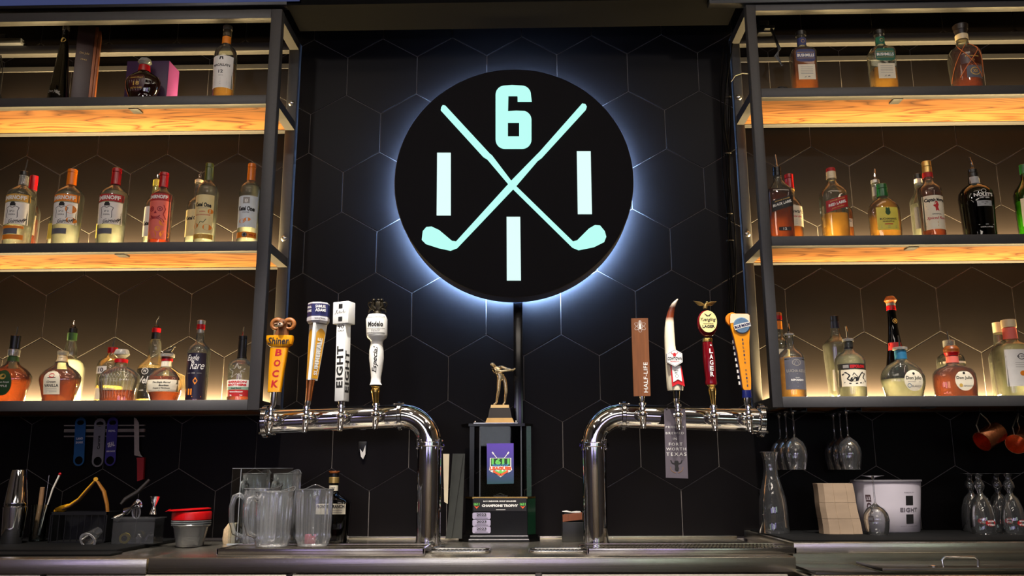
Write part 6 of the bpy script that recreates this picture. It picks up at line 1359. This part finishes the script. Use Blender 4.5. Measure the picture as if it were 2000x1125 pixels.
# black caddy and citrus squeezer, strainer cup
o = at(163, 3.70, MT); k = mpp(163, 1060, 3.7); hw_ = 55*k; zt = W(163, 1000, 3.64).z-MT
t = thing('tool_caddy', 'wide black open tool caddy behind the tilted plastic cup', 'caddy', o)
m = MB(); m.box(-hw_, hw_, -.06, -.055, zt-.012, zt); m.box(-hw_, hw_, .055, .06, .0005, zt); m.box(-hw_, -hw_+.004, -.06, .06, .0005, zt); m.box(hw_-.004, hw_, -.06, .06, .0005, zt); m.box(-hw_, hw_, -.06, .06, .0005, .005)
m.build('basket', BLACKM, t)
for i in range(9): x = -hw_+.01+i*(2*hw_-.02)/8; MB().box(x-.0015, x+.0015, -.0595, -.0565, .005, zt-.012).build('slat', BLACKM, t)
o = W(183, 985, 3.70); t = thing('citrus_squeezer', 'yellow hinged citrus squeezer with dark stripe standing open in the caddy', 'squeezer', o); L = lambda x, y, Y=3.70: W(x, y, Y)-o
YS = plas('squeezer_yellow', (206, 150, 26), .3)
a1 = MB().tube([L(187, 938), L(172, 955), L(155, 975), L(138, 987), L(122, 992), L(110, 998), L(107, 1008)], [.009, .012, .013, .015, .020, .016, .006], 12, flat=.55).build('upper_arm', YS, t, angle=60)
MB().tube([L(185, 941, 3.689), L(170, 958, 3.688), L(153, 977, 3.687), L(136, 989.5, 3.684), L(121, 995, 3.682)], [.003, .0036, .004, .004, .003], 8).build('dark_stripe', mat('stripe_brown', (66, 36, 14), .5, noise=.1), a1)
MB().tube([L(190, 940), L(203, 960), L(209, 985), L(211, 1010), L(214, 1033)], [.009, .013, .012, .010, .006], 12, flat=.55).build('lower_arm', mat('squeezer_ochre', (140, 90, 30), .4, noise=.2), t, angle=60)
MB().cyl(L(187, 936, 3.69), L(187, 936, 3.71), .009, n=14).build('hinge', YS, t)
MB().lathe([(.001, 0), (.014, .004), (.024, .014), (.028, .024)], 24, Matrix.Translation(L(124, 1000)) @ Matrix.Rotation(-.4, 4, 'Y'), cap=False).build('press_bowl', YS, t, angle=60)
o = at(178, 3.56, MT+.028); t = thing('plastic_cup', 'clear plastic cup with white oval rim lying on its side before the caddy', 'cup', o, 0)
Mr = Matrix.Rotation(math.radians(25), 4, 'Z') @ Matrix.Rotation(math.radians(63), 4, 'X') @ Matrix.Rotation(math.radians(-18), 4, 'Y')
Mr = Matrix.Rotation(math.radians(14), 4, 'Y') @ Matrix.Rotation(math.radians(118), 4, 'X')
MB().lathe([(.018, -.045), (.026, 0), (.033, .022), (.033, .0255)], 36, Mr, cap=False).build('cup_wall', PLASTIC, t, angle=60)
MB().lathe([(.001, -.045), (.018, -.045)], 36, Mr, cap=False).build('cup_base', PLASTIC, t)
vs = MB(); vs.lathe([(.026, .0256), (.0335, .0256), (.0345, .028), (.026, .0285), (.0255, .027)], 36, Mr, cap=False); vs.build('rim', plas('rim_white', (206, 204, 198), .4), t)
# clear box with odds and ends
o = at(268, 3.60, MT); k = mpp(268, 1060, 3.6); w2 = 41*k; zt = W(268, 1012, 3.56).z-MT
t = thing('storage_box', 'clear plastic tub filled with jiggers and yellow tape', 'box', o)
m = MB(); m.box(-w2, w2, -.045, -.0435, .001, zt); m.box(-w2, w2, .0435, .045, .001, zt); m.box(-w2, -w2+.0015, -.045, .045, .001, zt); m.box(w2-.0015, w2, -.045, .045, .001, zt); m.box(-w2, w2, -.045, .045, .0003, .0015)
m.build('box_walls', PLASTIC, t)
m = MB(); m.tube([(-w2-.004, -.049, zt), (w2+.006, -.049, zt), (w2+.006, .049, zt), (-w2-.004, .049, zt), (-w2-.004, -.049, zt)], .0022, 6); m.build('rim', PLASTIC, t)
o2 = at(243, 3.575, MT+.022)
t = thing('tape_roll', 'roll of yellow tape standing in the clear tub', 'tape', o2, math.radians(12))
MB().lathe([(.012, -.009), (.0205, -.009), (.0205, .009), (.012, .009)], 32, MBY, cap=False).build('tape', plas('tape_yellow', (204, 178, 26), .4), t, angle=40)
MB().lathe([(.0105, -.0092), (.0119, -.0092), (.0119, .0092), (.0105, .0092)], 28, MBY, cap=False).build('core', paper('core', (150, 130, 100)), t)
def jigger(x, y, Y, ax, sc, lab):
    o = W(x, y, Y); t = thing('jigger', lab, 'jigger', o); M = Vector(ax).to_track_quat('Z', 'Y').to_matrix().to_4x4()
    MB().lathe([(.021*sc, .040*sc), (.0195*sc, .040*sc), (.006*sc, .003*sc), (.006*sc, -.002*sc), (.015*sc, -.030*sc), (.0165*sc, -.030*sc), (.0072*sc, -.001*sc), (.0075*sc, .003*sc), (.021*sc, .040*sc)], 32, M, cap=False).build('cups', CHROME, t, angle=50)
    return t
jigger(301, 990, 3.60, (.0, .1, 1), 1.0, 'upright steel double jigger at the far side of the tub, mouth up')
jigger(257, 992, 3.58, (1, -.2, .55), .95, 'steel double jigger lying tilted on top of the tub contents')
jigger(240, 1004, 3.60, (-1, -.3, -.8), .8, 'small steel jigger sloping down under the tilted one')
o = W(266, 1000, 3.59); t = thing('cocktail_strainer', 'round steel strainer rim leaning inside the clear tub', 'strainer', o)
m = MB(); m.tube([Vector((.016*math.cos(a), -.004*math.sin(a), .026*math.sin(a))) for a in [2*PI*i/24 for i in range(25)]], .0028, 8, cap=False); m.build('rim', plas('strainer_grey', (190, 190, 190), .35), t)
m = MB()
for i in range(7): a = -.014+i*.0047; m.tube([(a, 0, -.02), (a*1.1, -.003, .02)], .0009, 5)
m.build('wires', SILVER, t)
o = at(270, 3.585, MT+.0025); t = thing('bottle_stopper', 'small white and steel bottle stopper standing in the clear tub', 'stopper', o)
MB().lathe([(.008, 0), (.009, .002), (.009, .014), (.011, .016), (.011, .022), (.006, .026), (.005, .034), (.001, .035)], 20).build('stopper_body', plas('stopper_white', (190, 186, 178), .4), t)
o = at(284, 3.59, MT+.004); t = thing('foil_scrap', 'crumpled silver foil strip slanting in the clear tub', 'foil', o)
MB().prism([(-.012, 0), (-.004, .0), (.014, .030), (.018, .034), (.008, .033), (-.002, .016)], -.002, .002).build('foil', SILVER, t)
# bar tools: brush dark handle
tool('muddler', 'dark slanting muddler handle leaning over the clear tub toward the knife', [(292, 937, 3.72), (270, 960, 3.71), (245, 975, 3.70), (236, 985, 3.69)], [.006, .009, .009, .006], mat('dark_handle', (34, 30, 28), .4, noise=.2))

# deli cups with red lids
o = at(371, 3.60, CT); k = mpp(371, 1060, 3.6); Z = lambda y: W(371, y, 3.6).z-CT
RC = plas('lid_red', (176, 10, 14), .3); PC = glass('milky_plastic', (225, 228, 228), (190, 194, 194), 2.0, .2, .13)
t = thing('deli_cup', 'nested clear plastic deli cups standing right of the tool tub', 'cup', o, 0)
MB().lathe([(24*k, .0005), (25*k, .003), (29*k, Z(1045)), (32.5*k, Z(1029)), (34*k, Z(1028)), (36.5*k, Z(1026)), (37*k, Z(1024.5)), (36*k, Z(1023))], 48).build('cup_wall', PC, t, angle=40)
for y in (1020.5, 1016.5): MB().lathe([(34*k, Z(y+2)), (37.5*k, Z(y+1)), (37.5*k, Z(y)), (35*k, Z(y-1.5))], 48).build('rim', PC, t)
o = at(371, 3.60, CT+Z(1014.8)); z0_ = Z(1014.8)
t = thing('red_lid', 'deep red plastic lid stack sitting level on the deli cups', 'lid', o)
MB().lathe([(35*k, .0003), (37*k, .001), (37.3*k, Z(1002)-z0_), (36*k, Z(999)-z0_), (34*k, Z(998)-z0_)], 48).build('lid_body', RC, t)
o = at(367, 3.60, CT+Z(997.2)); t = thing('red_lid', 'flat red plastic lid lying askew on top of the red stack', 'lid', o); 
lid_ = MB().lathe([(36*k, 0), (39*k, .002), (39*k, .005), (34*k, .008)], 48, Matrix.Rotation(math.radians(-3), 4, 'Y')).build('lid_body', RC, t)
MB().prism([(-39*k, .000), (-47*k, -.004), (-39*k, .006)], -.012, .006).build('tab', RC, t)

# pitchers
PITM = glass('pitcher_plastic', (244, 245, 246), (215, 217, 220), 2.6, .12, .07)
def pitcher(x, Y, zb, y_rim, hw_top, hw_bot, rz, lab):
    o = at(x, Y, zb); k = mpp(x, 1055, Y); H = W(x, y_rim, Y).z-zb
    t = thing('pitcher', lab, 'pitcher', o, math.radians(rz), None)
    n = 96; vs = []; rows = [(0.0005, hw_bot*.96), (.004, hw_bot), (.02, hw_bot*1.06), (.03, hw_bot*1.12), (.05, hw_top*.93), (H*.5, hw_top*.96), (H*.86, hw_top*.985), (H*.93, hw_top), (H, hw_top*1.02)]
    for z, h in rows:
        for i in range(n):
            a = 2*PI*i/n; fl = 1+.022*math.cos(20*a)*(1 if .02 < z < H*.9 else 0)
            sp_ = max(0, math.cos(a))**10 if z > H*.8 else 0; g = (z-H*.8)/(H*.2) if z > H*.8 else 0
            r = h*k*fl*(1+.22*sp_*g); vs.append((r*math.cos(a), r*math.sin(a), z+.018*sp_*g))
    fs = [(j*n+i, j*n+(i+1) % n, (j+1)*n+(i+1) % n, (j+1)*n+i) for j in range(len(rows)-1) for i in range(n)]+[tuple(range(n))[::-1]]
    MB().add(vs, fs).build('fluted_wall', PITM, t, angle=70)
    r = hw_top*k*1.02
    MB().tube([(r*math.cos(a)*(1+.2*max(0, math.cos(a))**10), r*math.sin(a), H+.018*max(0, math.cos(a))**10) for a in [2*PI*i/60 for i in range(61)]], .0018, 6, cap=False).build('rim', PITM, t)
    hx = -hw_top*k
    MB().tube([(hx*.98, 0, H*.84), (hx-.016, 0, H*.90), (hx-.034, 0, H*.86), (hx-.042, 0, H*.70), (hx-.040, 0, H*.45), (hx-.028, 0, H*.26), (hx*.95, 0, H*.19)], [.007, .0075, .0085, .0085, .008, .007, .006], 12, flat=1.3).build('handle', PITM, t, angle=70)
    return t
pitcher(531, 3.325, CT+.0195, 960, 35.5, 31, 45, 'clear fluted plastic pitcher nearest the viewer, in the middle of the pitcher group')
pitcher(505, 3.52, CT, 954, 33, 28, 20, 'clear fluted plastic pitcher just behind and left of the nearest one')
pitcher(611, 3.345, CT+.0195, 956, 35.5, 30, 285, 'clear fluted plastic pitcher closest to the tap column, in front of the label bottle')
pitcher(494, 3.80, CT, 925, 27, 25, 70, 'clear pitcher behind the acrylic panel, the one next to the brush')
pitcher(555, 3.80, CT, 925, 27, 25, 70, 'clear pitcher behind the acrylic panel, the one next to the label bottle')
p0_, p1_ = at(445, 3.66, CT), at(565, 3.66, CT); zt = W(500, 915, 3.66).z
t = thing('acrylic_panel', 'thin clear acrylic panel standing behind the front pitchers', 'panel', ((p0_.x+p1_.x)/2, 3.66, CT)); w2 = (p1_.x-p0_.x)/2
MB().box(-w2, w2, 0, .003, .0005, zt-CT).build('pane', CLEAR, t); m = MB(); m.box(-w2-.001, w2+.001, -.0006, .0036, zt-CT, zt-CT+.0012); m.box(-w2+.036, -w2+.038, -.001, 0, .02, zt-CT-.002); m.box(-w2-.001, w2, -.012, .012, .0003, .006); m.build('polished_edge', mat('acrylic_edge', (160, 164, 166), .3, noise=.04), t)
o = at(446, 3.72, CT); t = thing('brush', 'beige bristle brush head standing behind the pitcher handle', 'brush', o)
loft(MB(), [(0, .0005, .020, .02, 0), (0, .02, .024, .022, 0), (.002, .06, .022, .02, 0), (.008, .085, .010, .012, 0)], 20, 3).build('bristles', mat('bristle', (186, 160, 124), .8, noise=.25, nscale=90, bump=.4, stretch=(6, 6, 1)), t); MB().box(.016, .034, -.02, .02, .0005, .085, b=.003).build('sponge', paper('sponge_cream', (206, 190, 160)), t)
o = at(603, 3.40+.27, CT); t = thing('scrub_pad', 'small dark pink pad seen through the second pitcher', 'sponge', at(606, 3.62, CT)); MB().box(-.022, .022, -.012, .012, .0005, .045, b=.004).build('pad', mat('pad_pink', (130, 30, 52), .8, noise=.2, nscale=60), t)
bottle('dark square shouldered whiskey bottle with cream label standing behind the pitchers', 648, 1052, 3.80, CT, [(943, 9), (960, 9), (966, 13), (971, 22), (977, 31), (984, 34.5), (1052, 32)], DARKG, [(920, 924, 11, 10, CWOOD), (924, 932, 9, 9, CB), (932, 943.5, 10.2, 10.2, CGOLD, 'neck_band')], (985, liquid('black_whiskey', (30, 12, 8), .4, .1)),
       [(948, 958.5, 9.2, CREAM, [('1907', 953, 9, 3, INK)], {'name': 'neck_label'}), (982, 1003.5, 29, CREAM, [('RANCH', 988.5, 22, 7, INK, {'dx': 16, 'bold': .04}), ('FRONTIER', 988.5, 28, 7, INK, {'dx': -13, 'bold': .04}), ('|line', 996, 18, .8, GINK, {'dx': 14}), ('|line', 1000, 18, .8, GINK, {'dx': 14})], {})], sup=4, dr=.7, sh=(964, 980))

# ------------------------------------------------------------------ right side glassware
WG = glass('wine_glass', (246, 247, 248), (170, 174, 180), 2.4, .03, .02)
def wine_mesh(t, H, rb, rf, bowl=.56, stem=.0035, open_=.80):
    """built foot up (z = 0 is the rim, bowl opens downward)"""
    b = H*bowl
    pr = [(rb*open_, 0), (rb*.93, b*.22), (rb, b*.48), (rb*.93, b*.68), (rb*.70, b*.86), (rb*.34, b*.97), (stem*1.6, b*1.04), (stem, b*1.12), (stem, H*.93), (stem*2.2, H*.965)]
    MB().lathe(pr, 40, cap=False).build('bowl_and_stem', WG, t, angle=70)
    MB().lathe([(stem*2.2, H*.965), (rf*.6, H*.985), (rf, H*.995), (rf, H)], 40, cap=True).build('foot', WG, t, angle=40)
    MB().tube([(rb*open_*math.cos(a), rb*open_*math.sin(a), 0) for a in [2*PI*i/36 for i in range(37)]], .0009, 5, cap=False).build('rim', WG, t)
base_g = None
hang = [(1556, 3.705, 918, 'nearest wine glass of the hanging row closest to the carafe'), (1541, 3.805, 916, 'middle wine glass of the hanging row closest to the carafe'), (1528, 3.90, 914, 'rearmost wine glass of the hanging row closest to the carafe'),
        (1662, 3.705, 918, 'nearest wine glass of the hanging row above the paper stack'), (1648, 3.805, 916, 'middle wine glass of the hanging row above the paper stack'), (1635, 3.90, 914, 'rearmost wine glass of the hanging row above the paper stack')]
RB = RAILS[0][0]
for i, (x, Y, y, lab) in enumerate(hang):
    x_ = W(x, y, Y).x; zt = RB-.012
    H = .240
    if base_g is None:
        base_g = thing('wine_glass', lab, 'wine glass', (x_, Y, zt-H), 0, 'wine glasses hanging from the rack'); wine_mesh(base_g, H, .0475, .036, .54)
    else: copytree(base_g, (x_, Y, zt-H), 0, lab)
for x0, lab in ((1556, 'slim black glass rack under the shelf nearest the tap tower'), (1662, 'slim black glass rack under the shelf above the paper stack')):
    xm = W(x0, 810, 3.705).x; t = thing('glass_rack', lab, 'glass rack', (xm, 3.8, RB)); 
    for s in (-1, 1): MB().box(s*.010-(0 if s > 0 else .022), s*.010+(.022 if s > 0 else 0), -.13, .13, -.0150, -.0122).build('rail', BLACKM, t); MB().box(s*.032-.0015, s*.032+.0015, -.13, .13, -.0150, -.0005).build('web', BLACKM, t)
LZM = LZ+.006
# carafe
o = at(1514, 3.70, LZM); k = mpp(1514, 1040, 3.7); Z = lambda y: W(1514, y, 3.7).z-LZM
t = thing('carafe', 'empty clear glass carafe with flared rim standing beside the tap tower', 'carafe', o)
MB().lathe([(28.5*k, .0005), (29*k, .004), (28*k, Z(1000)), (26*k, Z(975)), (20*k, Z(950)), (14.5*k, Z(930)), (13*k, Z(915)), (13.5*k, Z(900)), (16*k, Z(890)), (18.5*k, Z(883))], 40, cap=False).build('glass_body', WG, t, angle=70)
MB().lathe([(.001, .0005), (28*k, .0005), (27*k, .007), (.001, .007)], 40).build('glass_foot', WG, t); MB().tube([(18.5*k*math.cos(a), 18.5*k*math.sin(a), Z(883)) for a in [2*PI*i/30 for i in range(31)]], .0013, 5, cap=False).build('rim', WG, t)
# stack of paper goods
o = at(1641, 3.66, LZM); k = mpp(1641, 1040, 3.66); Z = lambda y: W(1641, y, 3.66).z-LZM
t = thing('paper_stack', 'tall beige wrapped stack of paper napkins beside the white bucket', 'napkin stack', o)
PB = mat('napkin_beige', (156, 134, 110), .75, noise=.12, nscale=9, bump=.2, stretch=(1, 1, 3))
h1 = Z(944); cuts = [0.0008, h1*.30, h1*.62, h1]
for q in range(3):
    m = MB(); vs = []; rows = 7; sec_ = []
    for r in range(rows+1):
        z = cuts[q]+.0006*(q > 0)+(cuts[q+1]-cuts[q]-.0006)*r/rows; f = z/h1
        sh_ = 3*k-9*k*f+0.6*k*math.sin(f*9); w2 = (38-3*f)*k
        pts = [(-w2, .03), (-w2+.002, -.022), (-w2+.020, -.040), (-w2*.25, -.045), (-w2*.2, -.041), (w2*.45, -.046), (w2*.5, -.040), (w2-.004, -.036), (w2, .03), (w2-.01, .045), (-w2+.01, .045)]
        vs += [(x+sh_, y, z) for x, y in pts]
    n = 11; fs = [(a*n+b, a*n+(b+1) % n, (a+1)*n+(b+1) % n, (a+1)*n+b) for a in range(rows) for b in range(n)]+[tuple(range(n))[::-1], tuple(rows*n+b for b in range(n))]
    m.add(vs, fs).build('napkin_bundle', PB, t, angle=12)
# bucket
o = at(1741, 3.80, LZM); k = mpp(1741, 1040, 3.8); Z = lambda y: W(1741, y, 3.8).z-LZM
t = thing('ice_bucket', 'white plastic beer bucket printed with two black squares and a word', 'bucket', o)
WB2 = mat('bucket_white', (206, 198, 206), .35, noise=.04, nscale=6)
hbk = Z(938)
bw = lambda z: (56+10*z/hbk)*k
MB().lathe([(bw(0)*.97, .0005), (bw(0), .004), (bw(hbk*.5), hbk*.5), (bw(hbk), hbk), (bw(hbk)-.003, hbk), (bw(0)-.003, .006), (.001, .006)], 64, cap=False, dr=.8).build('bucket_wall', WB2, t, angle=50)
MB().lathe([(bw(hbk)+.0005, hbk-.006), (bw(hbk)+.004, hbk-.005), (bw(hbk)+.004, hbk+.001), (bw(hbk)+.0, hbk+.002)], 64, cap=False, dr=.8).build('rim', mat('bucket_rim', (120, 116, 120), .35, noise=.04), t)
def bf(phi):
    def fn(u, v):
        r = bw(v); a = phi+u/r; return (r*math.sin(a)*1.0005, -.8*r*math.cos(a)-.0008, v)
    return fn
m = MB(); f = bf(math.radians(23)); 

for zz in (Z(976), Z(1011.5)):
    m = MB(); m.add([f(-.0185+.037*i/8, zz+s*.0185) for i in range(9) for s in (-1, 1)], [(2*i, 2*i+2, 2*i+3, 2*i+1) for i in range(8)]); m.build('black_square', INK, t)
m = MB(); write(m, 'EIGHT', 0, Z(994), .088, .0165, f, bold=.035, space=1.1); write(m, 'PREMIUM', 0, Z(961), .05, .004, f); write(m, 'LIGHT LAGER BEER', 0, Z(1025), .085, .004, f); m.build('lettering', mat('print_grey', (100, 94, 100), .6, noise=.04), t)
m = MB(); f = bf(math.radians(-52)); write(m, 'EIGHT', 0, Z(994), .12, .026, f, rot=-90, bold=.03); m.build('lettering', mat('print_brown', (74, 54, 58), .6, noise=.04), t)
# upside-down wine glass in front of the bucket
o = at(1716, 3.62, LZM); t = thing('wine_glass', 'upside down wine glass standing alone in front of the white bucket', 'wine glass', (o.x, 3.62, LZM+.0009), 0)
k = mpp(1716, 1040, 3.62); wine_mesh(t, W(1716, 929, 3.62).z-LZM, 24.5*k, 22.5*k, .50, .0032, .78)
# chalice glasses upside down
def chalice(x, Y, lab, src=None):
    o = at(x, Y, LZM+.0009)
    if src: return copytree(src, (o.x, Y, LZM+.0009), random.uniform(-.2, .2), lab)
    t = thing('beer_glass', lab, 'beer glass', (o.x, Y, LZM+.0009), 0, 'upside down beer chalices'); k = mpp(x, 1040, Y); H = W(x, 925, Y).z-LZM
    rb = 23.5*k
    MB().lathe([(rb*.92, 0), (rb, H*.10), (rb*.98, H*.25), (rb*.85, H*.42), (rb*.58, H*.58), (rb*.30, H*.645), (rb*.26, H*.66), (rb*.22, H*.69), (rb*.38, H*.74), (rb*.44, H*.79), (rb*.38, H*.85), (rb*.24, H*.89), (rb*.26, H*.95), (rb*.40, H*.975)], 36, cap=False).build('bowl_and_stem', WG, t, angle=70)
    MB().lathe([(rb*.40, H*.975), (rb*1.16, H*.992), (rb*1.18, H)], 36).build('foot', WG, t, angle=40); MB().tube([(rb*.92*math.cos(a), rb*.92*math.sin(a), 0) for a in [2*PI*i/36 for i in range(37)]], .001, 5, cap=False).build('rim', WG, t)
    fnc = lambda u, v: (rb*1.01*math.sin(u/rb+.15), -rb*1.01*math.cos(u/rb+.15), v)
    m = MB(); shape2(m, ell(0, H*.18, .021, .0125), fnc); lb = m.build('label', REDL, t)
    fnd = lambda u, v: (rb*1.03*math.sin(u/rb+.15), -rb*1.03*math.cos(u/rb+.15), v)
    m = MB(); write(m, 'STELLA', 0, H*.155, .030, .0075, fnd, rot=180, bold=.03); write(m, 'ARTOIS', 0, H*.21, .026, .0065, fnd, rot=180, bold=.03); m.build('lettering', WINK, lb)
    return t
c1 = chalice(1925, 3.64, 'upside down beer chalice with red label standing nearest the bucket')
chalice(1984, 3.64, 'upside down beer chalice with red label in the front row at the frame edge', c1)
chalice(1907, 3.81, 'upside down beer chalice in the back row nearest the bucket', c1)
chalice(1960, 3.81, 'upside down beer chalice in the back row near the frame edge', c1)
# copper mugs
COPP = mat('hammered_copper', (232, 150, 104), .26, 1.0, noise=.15, nscale=90, bump=.6)
def mug(x, y, Y, ax, lab, hx, hy):
    o = W(x, y, Y); t = thing('copper_mug', lab, 'mug', o, 0); q = Vector(ax).to_track_quat('Z', 'Y').to_matrix().to_4x4(); r = .042; h = .052
    pr = [(r*.92, -h), (r, -h+.003)]+[(r*(1+.012*(i % 2)), -h+.006+i*.0085) for i in range(12)]+[(r*1.02, h), (r*.97, h), (r*.95, -h+.004), (.001, -h+.004)]
    MB().lathe(pr, 40, q, cap=False).build('cup_wall', COPP, t, angle=25); MB().lathe([(.001, -h), (r*.92, -h)], 40, q, cap=False).build('cup_base', COPP, t)
    hk = W(hx, hy, Y)-o; a = q @ Vector((0, 0, h*.8)); up = Vector((0, 0, 1)); side = (up-Vector(ax).normalized()*up.dot(Vector(ax).normalized())).normalized()
    MB().tube([a+side*r*.98, a*.9+side*(r+.028), hk, -a*.6+side*(r+.026), -a*.7+side*r*.98], .0028, 8).build('handle', mat('brass_dark', (150, 140, 120), .3, .9, noise=.05), t)
    g = thing('hook', 'small black hook under the shelf holding '+('the whole copper mug' if x < 1950 else 'the cut off copper mug'), 'hook', (o.x+hk.x, Y, RB))
    MB().tube([(0, 0, 0), (0, 0, hk.z+o.z-RB-.002), (.004, 0, hk.z+o.z-RB-.006), (.008, 0, hk.z+o.z-RB+.002)], .0016, 6).build('wire', BLACKM, g)
mug(1934, 852, 3.72, (-.95, -.30, -.50), 'hammered copper mug hanging tilted from a hook, fully in view', 1914, 807)
mug(1992, 858, 3.74, (-.70, -.62, -.42), 'hammered copper mug hanging at the frame edge with its mouth showing', 1989, 807)
